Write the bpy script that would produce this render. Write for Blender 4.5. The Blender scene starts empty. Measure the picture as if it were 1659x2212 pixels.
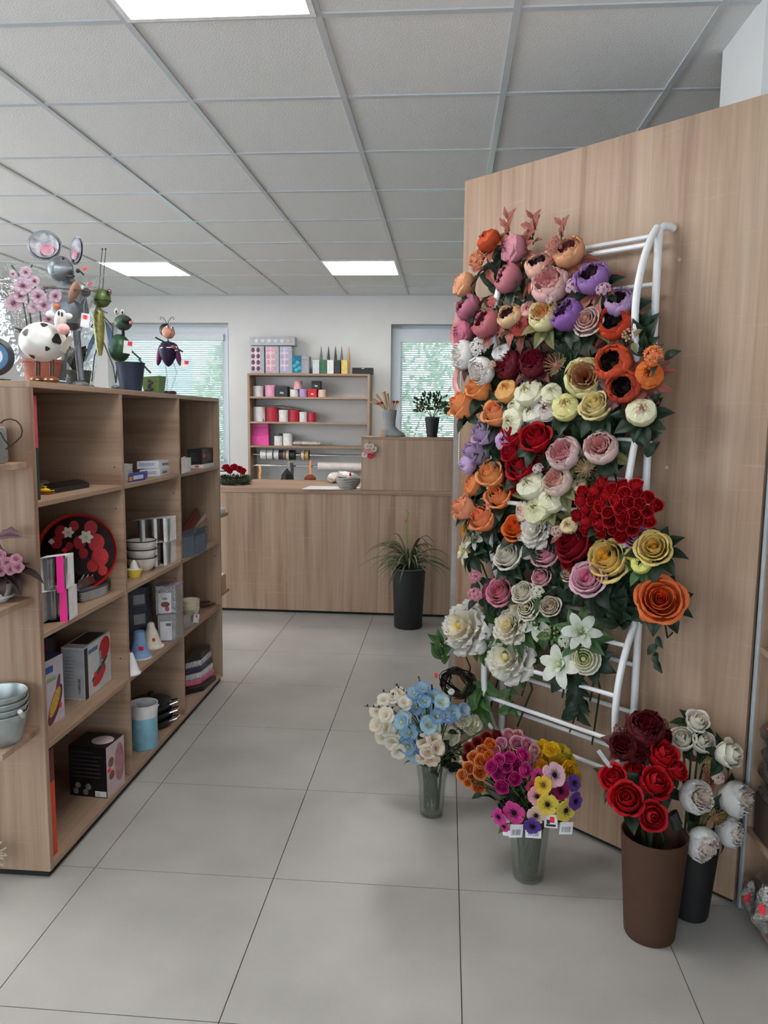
import bpy, math, random
import numpy as np
from mathutils import Vector, Matrix
random.seed(7)
SC = bpy.context.scene
COL = SC.collection
# ---------------------------------------------------------------- camera
FPX, YAW, PIT, ROL, HC = 1651.91, 0.0810122, 0.1207702, -0.0112550, 1.4853
_f = np.array([-math.sin(YAW)*math.cos(PIT), math.cos(YAW)*math.cos(PIT), -math.sin(PIT)])
_r = np.array([math.cos(YAW), math.sin(YAW), 0.0])
_d = np.cross(_f, _r)
RIGHT = math.cos(ROL)*_r + math.sin(ROL)*_d
DOWN = -math.sin(ROL)*_r + math.cos(ROL)*_d
CAMP = np.array([0, 0, HC])
cam = bpy.data.cameras.new('camera')
cam.sensor_fit = 'VERTICAL'; cam.sensor_height = 24.0; cam.lens = 24.0*FPX/2212
cam.clip_start = 0.05
camo = bpy.data.objects.new('camera', cam); COL.objects.link(camo)
camo.matrix_world = Matrix(((RIGHT[0], -DOWN[0], -_f[0], 0), (RIGHT[1], -DOWN[1], -_f[1], 0), (RIGHT[2], -DOWN[2], -_f[2], HC), (0, 0, 0, 1)))
SC.camera = camo
# ---------------------------------------------------------------- world, exposure, daylight
SC.view_settings.view_transform = 'Standard'; SC.view_settings.look = 'None'
SC.view_settings.gamma = 1.0; SC.view_settings.use_curve_mapping = False
SC.view_settings.exposure = 0.45
w = bpy.data.worlds.new('overcast_sky'); SC.world = w; w.use_nodes = True
bg = w.node_tree.nodes['Background']; bg.inputs[0].default_value = (0.92, 0.97, 1.0, 1); bg.inputs[1].default_value = 4.2
SC.cycles.use_adaptive_sampling = True; SC.cycles.adaptive_threshold = 0.10; SC.cycles.adaptive_min_samples = 16; SC.cycles.max_bounces = 5; SC.cycles.diffuse_bounces = 3; SC.cycles.glossy_bounces = 3; SC.cycles.transmission_bounces = 4; SC.cycles.transparent_max_bounces = 14; SC.cycles.caustics_reflective = False; SC.cycles.caustics_refractive = False
XL_ = -5.2
def area(name, loc, rot, sx, sy, power, col):
    l = bpy.data.lights.new(name, 'AREA'); l.shape = 'RECTANGLE'; l.size = sx; l.size_y = sy; l.energy = power; l.color = col
    o = bpy.data.objects.new(name, l); COL.objects.link(o); o.location = loc; o.rotation_euler = rot
    return o
# daylight entering by the long window in the left wall
area('side_window_daylight', (XL_+.02, 2.6, 1.72), (0, math.radians(-90), 0), 1.5, 4.8, 62, (0.96, 0.985, 1.0))
# ---------------------------------------------------------------- unprojection helpers (pixel of the 1659 x 2212 frame to a point of the room)
def ray(x, y): return (x-829.5)/FPX*RIGHT + (y-1106)/FPX*DOWN + _f
def onz(x, y, z): v = ray(x, y); return CAMP + v*(z-HC)/v[2]
def ony(x, y, Y): v = ray(x, y); return CAMP + v*Y/v[1]
def onx(x, y, X): v = ray(x, y); return CAMP + v*X/v[0]
P0 = np.array([.272, 2.864, 0]); PD = np.array([.736, -.677, 0]); PN = np.array([-.677, -.736, 0])
def W(u, s, z): return P0 + u*PD + s*PN + np.array([0, 0, z])
def onp(x, y, s):
    v = ray(x, y); q = P0 + s*PN
    return CAMP + v*(np.dot(q-CAMP, PN)/np.dot(v, PN))
def mpp(P): return float(np.dot(np.array(P)-CAMP, _f))/FPX      # metres per pixel at a point
# ---------------------------------------------------------------- materials
MATS = {}
def lin(c):
    if isinstance(c, str): c = tuple(int(c[i:i+2], 16) for i in (0, 2, 4))
    return tuple(((x/255)/12.92 if x/255 <= .04045 else ((x/255+.055)/1.055)**2.4) for x in c)
def _new(name):
    m = bpy.data.materials.new(name); m.use_nodes = True
    return m, m.node_tree.nodes, m.node_tree.links, m.node_tree.nodes['Principled BSDF']
def pm(c, rough=.55, metal=0.0, var=.10, scale=30.0, bump=0.0, spec=.5, trans=0.0, alpha=1.0, emit=None, est=0.0):
    key = (c, rough, metal, var, scale, bump, spec, trans, alpha, emit, est)
    if key in MATS: return MATS[key]
    m, N, L, b = _new('m_%s' % (c if isinstance(c, str) else 'col'))
    b.inputs['Roughness'].default_value = rough; b.inputs['Metallic'].default_value = metal
    b.inputs['Specular IOR Level'].default_value = spec
    b.inputs['Transmission Weight'].default_value = trans; b.inputs['Alpha'].default_value = alpha
    tc = N.new('ShaderNodeTexCoord'); nz = N.new('ShaderNodeTexNoise'); nz.inputs['Scale'].default_value = scale; nz.inputs['Detail'].default_value = 3
    L.new(tc.outputs['Object'], nz.inputs['Vector'])
    rp = N.new('ShaderNodeValToRGB'); L.new(nz.outputs['Fac'], rp.inputs['Fac'])
    a = lin(c); k = var
    rp.color_ramp.elements[0].position = .3; rp.color_ramp.elements[1].position = .7
    rp.color_ramp.elements[0].color = (*[x*(1-k) for x in a], 1); rp.color_ramp.elements[1].color = (*[min(1, x*(1+k)) for x in a], 1)
    L.new(rp.outputs['Color'], b.inputs['Base Color'])
    if bump:
        bp = N.new('ShaderNodeBump'); bp.inputs['Strength'].default_value = bump; bp.inputs['Distance'].default_value = .01
        L.new(nz.outputs['Fac'], bp.inputs['Height']); L.new(bp.outputs['Normal'], b.inputs['Normal'])
    if emit:
        b.inputs['Emission Color'].default_value = (*lin(emit), 1); b.inputs['Emission Strength'].default_value = est
    MATS[key] = m
    return m
def wood(axis='z', tone=.79):
    key = ('wood', axis, tone)
    if key in MATS: return MATS[key]
    m, N, L, b = _new('sonoma_oak_'+axis)
    tc = N.new('ShaderNodeTexCoord')
    def noise(sc, along, det, rough=.55, dist=0.0):
        mp = N.new('ShaderNodeMapping'); s = [sc]*3; s['xyz'.index(axis)] = along; mp.inputs['Scale'].default_value = s
        L.new(tc.outputs['Object'], mp.inputs['Vector'])
        n = N.new('ShaderNodeTexNoise'); n.inputs['Scale'].default_value = 1; n.inputs['Detail'].default_value = det; n.inputs['Roughness'].default_value = rough; n.inputs['Distortion'].default_value = dist
        L.new(mp.outputs['Vector'], n.inputs['Vector']); return n
    n1 = noise(13, .55, 5, .6, .35); n2 = noise(85, 1.6, 4, .6); n3 = noise(3.0, 60, 3, .7)
    r1 = N.new('ShaderNodeValToRGB'); L.new(n1.outputs['Fac'], r1.inputs['Fac'])
    e = r1.color_ramp.elements; e[0].position = .28; e[1].position = .72
    e[0].color = (*[x*tone for x in lin((146, 110, 89))], 1); e[1].color = (*[x*tone for x in lin((200, 172, 149))], 1)
    k = r1.color_ramp.elements.new(.47); k.color = (*[x*tone for x in lin((182, 150, 125))], 1)
    r2 = N.new('ShaderNodeValToRGB'); L.new(n2.outputs['Fac'], r2.inputs['Fac'])
    r2.color_ramp.elements[0].position = .3; r2.color_ramp.elements[0].color = (.80, .77, .74, 1); r2.color_ramp.elements[1].position = .62; r2.color_ramp.elements[1].color = (1, 1, 1, 1)
    mx = N.new('ShaderNodeMix'); mx.data_type = 'RGBA'; mx.blend_type = 'MULTIPLY'; mx.inputs['Factor'].default_value = .8
    L.new(r1.outputs['Color'], mx.inputs[6]); L.new(r2.outputs['Color'], mx.inputs[7])
    r3 = N.new('ShaderNodeValToRGB'); L.new(n3.outputs['Fac'], r3.inputs['Fac'])
    r3.color_ramp.elements[0].position = .60; r3.color_ramp.elements[0].color = (0, 0, 0, 1); r3.color_ramp.elements[1].position = .75; r3.color_ramp.elements[1].color = (.35, .35, .35, 1)
    m2 = N.new('ShaderNodeMix'); m2.data_type = 'RGBA'; m2.blend_type = 'MIX'
    L.new(r3.outputs['Color'], m2.inputs['Factor']); L.new(mx.outputs[2], m2.inputs[6]); m2.inputs[7].default_value = (*[x*tone for x in lin((208, 184, 163))], 1)
    L.new(m2.outputs[2], b.inputs['Base Color'])
    b.inputs['Roughness'].default_value = .48
    bp = N.new('ShaderNodeBump'); bp.inputs['Strength'].default_value = .06; L.new(n2.outputs['Fac'], bp.inputs['Height']); L.new(bp.outputs['Normal'], b.inputs['Normal'])
    MATS[key] = m
    return m
def vcol(rough=.6, sheen=.0, trans=.0, name='petal_fabric'):
    key = ('vcol', rough, name)
    if key in MATS: return MATS[key]
    m, N, L, b = _new(name)
    at = N.new('ShaderNodeAttribute'); at.attribute_name = 'Col'
    tc = N.new('ShaderNodeTexCoord'); nz = N.new('ShaderNodeTexNoise'); nz.inputs['Scale'].default_value = 7; nz.inputs['Detail'].default_value = 4
    L.new(tc.outputs['Object'], nz.inputs['Vector'])
    rp = N.new('ShaderNodeValToRGB'); L.new(nz.outputs['Fac'], rp.inputs['Fac'])
    rp.color_ramp.elements[0].position = .3; rp.color_ramp.elements[0].color = (.93, .92, .91, 1); rp.color_ramp.elements[1].position = .65; rp.color_ramp.elements[1].color = (1, 1, 1, 1)
    mx = N.new('ShaderNodeMix'); mx.data_type = 'RGBA'; mx.blend_type = 'MULTIPLY'; mx.inputs['Factor'].default_value = 1
    L.new(at.outputs['Color'], mx.inputs[6]); L.new(rp.outputs['Color'], mx.inputs[7]); L.new(mx.outputs[2], b.inputs['Base Color'])
    b.inputs['Roughness'].default_value = rough; b.inputs['Sheen Weight'].default_value = sheen; b.inputs['Specular IOR Level'].default_value = .3
    if name == 'petal_fabric':
        tr = N.new('ShaderNodeBsdfTranslucent'); L.new(mx.outputs[2], tr.inputs['Color']); ms = N.new('ShaderNodeMixShader'); ms.inputs[0].default_value = .38
        L.new(b.outputs[0], ms.inputs[1]); L.new(tr.outputs[0], ms.inputs[2]); L.new(ms.outputs[0], N['Material Output'].inputs['Surface'])
    MATS[key] = m
    return m
def clear(c=(.95, .98, 1), gloss=.12, rough=.08, name='clear_film', edge=.75):
    """thin clear film or thin-walled glass: mostly see-through, a little reflection"""
    key = ('clear', c, gloss, rough, edge)
    if key in MATS: return MATS[key]
    m, N, L, b = _new(name); N.remove(b); out = N['Material Output']
    t = N.new('ShaderNodeBsdfTransparent'); t.inputs[0].default_value = (*c, 1)
    g = N.new('ShaderNodeBsdfGlossy'); g.inputs['Roughness'].default_value = rough
    fr = N.new('ShaderNodeLayerWeight'); fr.inputs['Blend'].default_value = .35
    nz = N.new('ShaderNodeTexNoise'); nz.inputs['Scale'].default_value = 18
    ma = N.new('ShaderNodeMath'); ma.operation = 'MULTIPLY_ADD'; ma.inputs[1].default_value = edge; ma.inputs[2].default_value = gloss
    L.new(fr.outputs['Facing'], ma.inputs[0])
    bp = N.new('ShaderNodeBump'); bp.inputs['Strength'].default_value = .3; bp.inputs['Distance'].default_value = .02; L.new(nz.outputs['Fac'], bp.inputs['Height']); L.new(bp.outputs['Normal'], g.inputs['Normal'])
    mx = N.new('ShaderNodeMixShader'); L.new(ma.outputs[0], mx.inputs[0]); L.new(t.outputs[0], mx.inputs[1]); L.new(g.outputs[0], mx.inputs[2])
    L.new(mx.outputs[0], out.inputs['Surface'])
    MATS[key] = m
    return m
# ---------------------------------------------------------------- mesh helpers
class MB:
    def __init__(s): s.v = []; s.f = []; s.m = []; s.c = []
    def add(s, v, f, mi=0, c=None):
        o = len(s.v); s.v += [tuple(map(float, p)) for p in v]
        s.c += (c if isinstance(c, list) else [c or (1, 1, 1)]*len(v))
        for q in f: s.f.append(tuple(i+o for i in q)); s.m.append(mi)
        return s
    def box(s, x0, x1, y0, y1, z0, z1, mi=0, b=0.0):
        if b <= 0:
            v = [(x, y, z) for z in (z0, z1) for y in (y0, y1) for x in (x0, x1)]
            return s.add(v, [(0, 2, 3, 1), (4, 5, 7, 6), (0, 1, 5, 4), (2, 6, 7, 3), (0, 4, 6, 2), (1, 3, 7, 5)], mi)
        P = []
        def rng(z, ins):
            return [(x0+ins+b*a, y0+ins+b*c, z) if 0 else p for p in
                    [(x0+b, y0+ins, z), (x1-b, y0+ins, z), (x1-ins, y0+b, z), (x1-ins, y1-b, z), (x1-b, y1-ins, z), (x0+b, y1-ins, z), (x0+ins, y1-b, z), (x0+ins, y0+b, z)]]
        def ring0(z): return [(x0+b, y0+b, z), (x1-b, y0+b, z), (x1-b, y0+b, z), (x1-b, y1-b, z), (x1-b, y1-b, z), (x0+b, y1-b, z), (x0+b, y1-b, z), (x0+b, y0+b, z)]
        R = [ring0(z0), rng(z0+b, 0), rng(z1-b, 0), ring0(z1)]
        v = [p for r in R for p in r]; f = []
        for k in range(3):
            for i in range(8): j = (i+1) % 8; f.append((k*8+i, k*8+j, k*8+8+j, k*8+8+i))
        f.append((0, 6, 4, 2)); f.append((24, 26, 28, 30))
        return s.add(v, f, mi)
    def lathe(s, prof, n=24, c=(0, 0, 0), mi=0, col=None, ax=None, caps=True, jit=0.0):
        c = Vector(c); M = zrot(ax) if ax is not None else Matrix.Identity(3)
        v = []; cc = []
        for k, (r, z) in enumerate(prof):
            for i in range(n):
                a = 2*math.pi*i/n; rr = r*(1+random.uniform(-jit, jit))
                v.append(c + M @ Vector((rr*math.cos(a), rr*math.sin(a), z)))
                if col: cc.append(col[k] if isinstance(col[0], tuple) else col)
        f = [(k*n+i, k*n+(i+1) % n, k*n+n+(i+1) % n, k*n+n+i) for k in range(len(prof)-1) for i in range(n)]
        if caps:
            if prof[0][0] > 1e-6: f.append(tuple(reversed(range(n))))
            if prof[-1][0] > 1e-6: f.append(tuple((len(prof)-1)*n+i for i in range(n)))
        return s.add(v, f, mi, cc or None)
    def ell(s, c, r, n=16, m=10, mi=0, col=None, ax=None):
        if not hasattr(r, '__len__'): r = (r, r, r)
        c = Vector(c); M = zrot(ax) if ax is not None else Matrix.Identity(3)
        v = []
        for k in range(m+1):
            t = math.pi*k/m
            for i in range(n):
                a = 2*math.pi*i/n
                v.append(c + M @ Vector((r[0]*math.sin(t)*math.cos(a), r[1]*math.sin(t)*math.sin(a), -r[2]*math.cos(t))))
        f = [(k*n+i, k*n+(i+1) % n, k*n+n+(i+1) % n, k*n+n+i) for k in range(m) for i in range(n)]
        return s.add(v, f, mi, col)
    def tube(s, pts, r, n=8, mi=0, col=None, closed=False):
        P = [Vector(p) for p in pts]; K = len(P); v = []; up = Vector((0.13, .31, .95)).normalized(); cc = []
        for k in range(K):
            a = P[(k-1) % K] if (closed or k > 0) else P[k]; b = P[(k+1) % K] if (closed or k < K-1) else P[k]
            t = (b-a).normalized() if (b-a).length > 1e-9 else Vector((0, 0, 1))
            x = up.cross(t)
            if x.length < .05: x = Vector((1, 0, 0)).cross(t)
            x.normalize(); y = t.cross(x); up = y
            rr = r[k] if hasattr(r, '__len__') else r
            for i in range(n):
                q = 2*math.pi*i/n; v.append(P[k] + x*(rr*math.cos(q)) + y*(rr*math.sin(q)))
            if col: cc += [col[k] if isinstance(col, list) else col]*n
        f = [(k*n+i, k*n+(i+1) % n, ((k+1) % K)*n+(i+1) % n, ((k+1) % K)*n+i) for k in range(K if closed else K-1) for i in range(n)]
        if not closed: f += [tuple(reversed(range(n))), tuple((K-1)*n+i for i in range(n))]
        return s.add(v, f, mi, cc or None)
    def grid(s, rows, mi=0, col=None):
        nr, nc = len(rows), len(rows[0])
        return s.add([p for r in rows for p in r], [(k*nc+i, k*nc+i+1, k*nc+nc+i+1, k*nc+nc+i) for k in range(nr-1) for i in range(nc-1)], mi, col)
    def obj_box(s, c, ax, ay, az, hx, hy, hz, mi=0):
        c, ax, ay, az = map(lambda q: Vector(q), (c, ax, ay, az))
        v = [c + ax*(hx*i) + ay*(hy*j) + az*(hz*k) for k in (-1, 1) for j in (-1, 1) for i in (-1, 1)]
        return s.add(v, [(0, 2, 3, 1), (4, 5, 7, 6), (0, 1, 5, 4), (2, 6, 7, 3), (0, 4, 6, 2), (1, 3, 7, 5)], mi)
    def mesh(s, name, mats, smooth=True):
        me = bpy.data.meshes.new(name); me.from_pydata(s.v, [], s.f)
        mats = mats if isinstance(mats, (list, tuple)) else [mats]
        for m in mats: me.materials.append(m)
        if len(mats) > 1: me.polygons.foreach_set('material_index', s.m)
        if any(c != (1, 1, 1) for c in s.c):
            ca = me.color_attributes.new('Col', 'FLOAT_COLOR', 'POINT')
            ca.data.foreach_set('color', [x for c in s.c for x in (*c, 1.0)])
        if smooth:
            me.polygons.foreach_set('use_smooth', [True]*len(me.polygons)); me.set_sharp_from_angle(angle=math.radians(38))
        me.update(); return me
    def obj(s, name, mats, parent=None, smooth=True):
        return link(name, s.mesh(name, mats, smooth), parent)
def link(name, data, parent=None, M=None):
    o = bpy.data.objects.new(name, data); COL.objects.link(o)
    if parent is not None: o.parent = parent
    if M is not None: o.matrix_basis = M
    return o
def zrot(ax, spin=0.0):
    z = Vector(ax).normalized(); x = Vector((0, 0, 1)).cross(z)
    if x.length < 1e-4: x = Vector((1, 0, 0))
    x.normalize(); y = z.cross(x)
    M = Matrix((x, y, z)).transposed()
    return M @ Matrix.Rotation(spin, 3, 'Z')
def tag(o, label, cat, group=None, kind=None):
    o['label'] = label; o['category'] = cat
    if group: o['group'] = group
    if kind: o['kind'] = kind
    return o
def thing(name, label, cat, loc=(0, 0, 0), group=None):
    """an Empty at the thing's base; its parts are built in room coordinates and hung on it with part()"""
    o = bpy.data.objects.new(name, None); COL.objects.link(o); o.location = Vector(loc); o.empty_display_size = .02
    return tag(o, label, cat, group)
NEST = {'red_sticker': ('price_tag', 'card', 'wrapped_goods', 'plant_stick', 'clear_bag'), 'pupil': ('eye',), 'barcode_line': ('card',), 'printed_mark': ('card', 'body'), 'tag_string': ('price_tag',), 'ear_lining': ('ear',), 'logo_mark': ('body',), 'seal': ('body',), 'round_window': ('body',), 'soap_dot': ('window_panel',), 'soap_petal': ('window_panel',), 'rod_socket': ('rod',), 'black_spot': ('body',), 'red_tip': ('straw_bundle',), 'feeler_tip': ('feeler',)}
def part(mb, name, mats, th, smooth=True):
    """parts given in room coordinates: shift to the thing's own origin (th is an unrotated Empty or a part of one)"""
    hosts = NEST.get(name) or (('body', 'rim_plate', 'wrapped_goods') if name.startswith(('printed', 'price_sticker', 'barcode', 'label', 'sticker')) else None)
    if hosts:
        c = [o for o in th.children if o.name.split('.')[0] in hosts]
        if c: th = c[-1]
    o0 = Vector((0, 0, 0)); q = th
    while q is not None: o0 += q.location; q = q.parent
    mb.v = [(p[0]-o0.x, p[1]-o0.y, p[2]-o0.z) for p in mb.v]
    return mb.obj(name, mats, th, smooth)
def struct(name, mb, mats, smooth=False):
    o = mb.obj(name, mats, None, smooth); o['kind'] = 'structure'; return o
def mix(a, b, t): return tuple(x+(y-x)*t for x, y in zip(a, b))
# ================================================================ the setting
XL, XR, YN, YF, ZC = -5.2, 3.0, -2.5, 7.72, 2.70
white_wall = pm((220, 219, 218), .85, var=.02, scale=6, bump=.02)
tile_mat = None
def floor_tile_mat():
    m, N, L, b = _new('grey_porcelain_tile')
    tc = N.new('ShaderNodeTexCoord'); oi = N.new('ShaderNodeObjectInfo')
    ad = N.new('ShaderNodeVectorMath'); ad.operation = 'ADD'; L.new(tc.outputs['Object'], ad.inputs[0]); L.new(oi.outputs['Location'], ad.inputs[1])
    n1 = N.new('ShaderNodeTexNoise'); n1.inputs['Scale'].default_value = 2.6; n1.inputs['Detail'].default_value = 5; L.new(ad.outputs[0], n1.inputs['Vector'])
    n2 = N.new('ShaderNodeTexNoise'); n2.inputs['Scale'].default_value = 160; n2.inputs['Detail'].default_value = 3; L.new(ad.outputs[0], n2.inputs['Vector'])
    r = N.new('ShaderNodeValToRGB'); L.new(n1.outputs['Fac'], r.inputs['Fac'])
    r.color_ramp.elements[0].position = .32; r.color_ramp.elements[0].color = (*lin((174, 170, 165)), 1)
    r.color_ramp.elements[1].position = .68; r.color_ramp.elements[1].color = (*lin((192, 188, 183)), 1)
    r2 = N.new('ShaderNodeValToRGB'); L.new(n2.outputs['Fac'], r2.inputs['Fac']); r2.color_ramp.elements[0].position = .35; r2.color_ramp.elements[0].color = (.93, .93, .93, 1); r2.color_ramp.elements[1].color = (1, 1, 1, 1)
    mx = N.new('ShaderNodeMix'); mx.data_type = 'RGBA'; mx.blend_type = 'MULTIPLY'; mx.inputs['Factor'].default_value = 1
    L.new(r.outputs['Color'], mx.inputs[6]); L.new(r2.outputs['Color'], mx.inputs[7]); L.new(mx.outputs[2], b.inputs['Base Color'])
    b.inputs['Roughness'].default_value = .34; b.inputs['Specular IOR Level'].default_value = .42
    return m
floor = struct('floor', MB().box(XL, XR, YN, YF, -.10, -.005), pm((88, 84, 80), .9))
tm = floor_tile_mat(); tme = MB().box(-.2985, .2985, -.2985, .2985, -.012, 0).mesh('floor_tile', tm, False)
for i in range(-7, 7):
    for j in range(-7, 11):
        x, y = -1.1326+.6*i+.3, 1.6867+.6*j+.3
        if x-.3 < XL-.3 or y-.3 > YF-.02: continue
        link('tile', tme, floor).location = (x, y, 0)
# ceiling: mineral tiles in a white T grid
ceil = struct('ceiling', MB().box(XL, XR, YN, YF, ZC+.03, ZC+.12), pm((200, 200, 200), .9))
cme = MB().box(-.297, .297, -.297, .297, ZC+.006, ZC+.024).mesh('ceiling_tile', pm((228, 228, 227), .9, var=.05, scale=170, bump=.25), False)
GX, GY = -1.619, 2.4665
LIGHTS = {(1, -1): 'bright square light panel cut by the top of the ceiling nearest the room front', (-2, 6): 'bright square light panel in the ceiling above the left window', (1, 6): 'bright square light panel in the ceiling above the wall shelf'}
HIDDEN = {(-2, -1): 'square light panel over the aisle behind the tall shelf unit'}
for i in range(-6, 8):
    for j in range(-9, 9):
        if (i, j) in LIGHTS or (i, j) in HIDDEN: continue
        x, y = GX+.6*i+.3, GY+.6*j+.3
        if x > XR or x < XL or y < YN: continue
        o = link('ceiling_tile', cme, ceil); o.location = (x, y, 0)
rail_m = pm((196, 200, 204), .28, var=.02)
for i in range(-5, 8): MB().box(GX+.6*i-.012, GX+.6*i+.012, YN, YF, ZC, ZC+.014).obj('grid_rail', rail_m, ceil, False)
for j in range(-8, 9): MB().box(XL, XR, GY+.6*j-.012, GY+.6*j+.012, ZC+.001, ZC+.013).obj('grid_rail', rail_m, ceil, False)
MB().box(XL, XR, YF-.025, YF, ZC-.004, ZC+.014).obj('edge_trim', rail_m, ceil, False)
glow = pm((250, 250, 250), .5, var=0, emit=(255, 252, 246), est=14)
for (i, j), lab in {**LIGHTS, **HIDDEN}.items():
    x, y = GX+.6*i+.3, GY+.6*j+.3
    t = thing('ceiling_light', lab, 'ceiling light', (x, y, ZC-.001), 'square ceiling light panels')
    fr = MB()
    for a, b, c, d in ((-.296, .296, -.296, -.278), (-.296, .296, .278, .296), (-.296, -.278, -.278, .278), (.278, .296, -.278, .278)): fr.box(a, b, c, d, -.002, .02)
    fr.obj('frame', pm((240, 240, 240), .4), t, False)
    MB().box(-.278, .278, -.278, .278, .001, .015).obj('diffuser', glow, t, False)
# walls
WIN = [(-3.49, -2.223, .93, 2.433), (-.577, .66, .93, 2.422)]
wb = MB()
xs = [XL, WIN[0][0], WIN[0][1], WIN[1][0], WIN[1][1], XR]
for k in range(0, 6, 2): wb.box(xs[k], xs[k+1], YF, YF+.3, 0, ZC+.1)
for (a, b, c, d) in WIN: wb.box(a, b, YF, YF+.3, 0, c); wb.box(a, b, YF, YF+.3, d, ZC+.1)
struct('wall_back', wb, white_wall)
wl = MB(); wl.box(XL-.1, XL, YN, .1, 0, ZC+.1); wl.box(XL-.1, XL, 5.1, YF, 0, ZC+.1); wl.box(XL-.1, XL, .1, 5.1, 0, .92); wl.box(XL-.1, XL, .1, 5.1, 2.52, ZC+.1)
struct('wall_left', wl, white_wall)
struct('wall_right', MB().box(XR, XR+.1, 2.3, YF, 0, ZC+.1), white_wall)
struct('wall_pier', MB().box(.882, XR, 2.42, 2.777, 0, ZC+.1), white_wall)
struct('wall_side', MB().box(1.30, 1.40, YN, 2.42, 0, ZC+.1), white_wall)
wf = MB(); wf.box(XL, -3.6, YN-.1, YN, 0, ZC+.1); wf.box(1.3, XR, YN-.1, YN, 0, ZC+.1); wf.box(-3.6, 1.3, YN-.1, YN, 2.5, ZC+.1); wf.box(-3.6, 1.3, YN-.1, YN, 0, .4)
struct('wall_front', wf, white_wall)
win_m = pm((214, 222, 230), .35, var=.02)
def bars(mb, x0, x1, y0, y1, z0, z1, t): mb.box(x0, x1, y0, y1, z0, z0+t); mb.box(x0, x1, y0, y1, z1-t, z1); mb.box(x0, x0+t, y0, y1, z0+t, z1-t); mb.box(x1-t, x1, y0, y1, z0+t, z1-t)
m = MB(); bars(m, -3.6, 1.3, YN-.07, YN-.02, .4, 2.5, .06); m.box(-1.2, -1.14, YN-.07, YN-.02, .46, 2.44)
sw = struct('window_3', m, win_m); MB().box(-3.54, 1.24, YN-.05, YN-.044, .46, 2.44).obj('pane', clear(), sw, False)
m = MB()
for (a, b, c, d) in ((.1, 5.1, .92, .98), (.1, 5.1, 2.46, 2.52), (.1, .16, .98, 2.46), (5.04, 5.1, .98, 2.46), (1.7, 1.76, .98, 2.46), (3.4, 3.46, .98, 2.46)): m.box(XL-.08, XL-.03, a, b, c, d)
sw = struct('window_4', m, win_m); MB().box(XL-.058, XL-.052, .16, 5.04, .98, 2.46).obj('pane', clear(), sw, False)
for k, (a, b, c, d) in enumerate(WIN):
    m = MB(); bars(m, a, b, YF+.15, YF+.21, c, d, .045); bars(m, a+.045, b-.045, YF+.135, YF+.20, c+.045, d-.045, .065)
    wo = struct('window_%d' % (k+1), m, win_m)
    MB().box(a+.10, b-.10, YF+.165, YF+.171, c+.10, d-.10).obj('pane', clear((.93, .99, 1)), wo, False)
    MB().box(a, b, YF-.02, YF+.14, c-.03, c).obj('window_sill', pm((225, 228, 230), .4), wo, False)
    bl = thing('venetian_blind', ['white venetian blind half closed in the left window', 'white venetian blind half closed in the window behind the potted plants'][k], 'blind', (0, YF+.10, d-.1))
    part(MB().box(a+.08, b-.08, YF+.095, YF+.13, d-.16, d-.10), 'head_rail', win_m, bl)
    sl = MB(); z = d-.17; ca, sa = math.cos(.62), math.sin(.62)
    while z > c+.12:
        y = YF+.112; h = .0125
        sl.add([(a+.09, y-h*ca, z+h*sa), (b-.09, y-h*ca, z+h*sa), (b-.09, y, z+.0015), (a+.09, y, z+.0015), (b-.09, y+h*ca, z-h*sa), (a+.09, y+h*ca, z-h*sa)], [(0, 1, 2, 3), (3, 2, 4, 5)])
        z -= .0215
    o = part(sl, 'slats', pm((232, 238, 240), .45, var=.01), bl, False); o['kind'] = 'stuff'
    part(MB().box(a+.09, b-.09, YF+.10, YF+.125, c+.10, c+.12), 'bottom_rail', win_m, bl)
    cd = MB()
    for xx in (a+.25, (a+b)/2, b-.25): cd.tube([(xx, YF+.098, d-.16), (xx, YF+.098, c+.12)], .0012, 4)
    part(cd, 'ladder_cord', pm((225, 230, 235), .6), bl)['kind'] = 'stuff'
# outside: lawn, a pale house and shrubs seen through the blinds
struct('ground_outside', MB().box(-12, 10, YF+.3, 24, -.3, -.1), pm((120, 140, 110), .9))
hb = thing('house', 'pale house outside behind the left window blind', 'building', (-5, 12, -.1))
part(MB().box(-7.5, -3.9, 12, 15, -.1, 4.5), 'wall', pm((215, 225, 230), .8), hb, False)
for xx in (-6.6, -5.4, -4.6): part(MB().box(xx, xx+.55, 11.97, 12.0, .9, 2.4), 'window', pm((120, 160, 180), .2), hb, False)
def shrub(x, y, r, h, lab, n=1500):
    s = thing('garden_shrub', lab, 'shrub', (x, y, -.1), 'garden shrubs outside')
    fo = MB()
    for _ in range(n):
        a, e = random.uniform(0, 6.28), math.acos(random.uniform(-1, 1)); q = random.uniform(.72, 1)
        c = Vector((x+r*q*math.sin(e)*math.cos(a), y+r*q*math.sin(e)*math.sin(a), h*.55+h*.5*q*math.cos(e)))
        u = Vector((random.gauss(0, 1), random.gauss(0, 1), random.gauss(0, 1))).normalized(); v = u.orthogonal().normalized(); sz = random.uniform(.05, .10)
        fo.add([c-u*sz, c+v*sz*.5, c+u*sz, c-v*sz*.5], [(0, 1, 2, 3)], 0, mix(lin((70, 120, 70)), lin((150, 190, 130)), random.random()))
    part(fo, 'foliage', vcol(name='leaf'), s, False); part(MB().tube([(x, y, -.1), (x, y, h*.5)], .05, 6), 'stem', pm((80, 65, 50), .9), s)
for k, (x, y, r, h) in enumerate([(-.9, 10.6, 1.0, 3.6), (1.3, 10.9, 1.1, 3.9), (3.4, 11.0, 1.0, 3.5), (-2.9, 11.2, .9, 2.6)]):
    shrub(x, y, r, h, ['leafy shrub outside the right window, left of three', 'tall leafy shrub outside the right window, middle of three', 'leafy shrub outside, farthest right of three', 'small leafy shrub outside the left window'][k])
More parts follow.
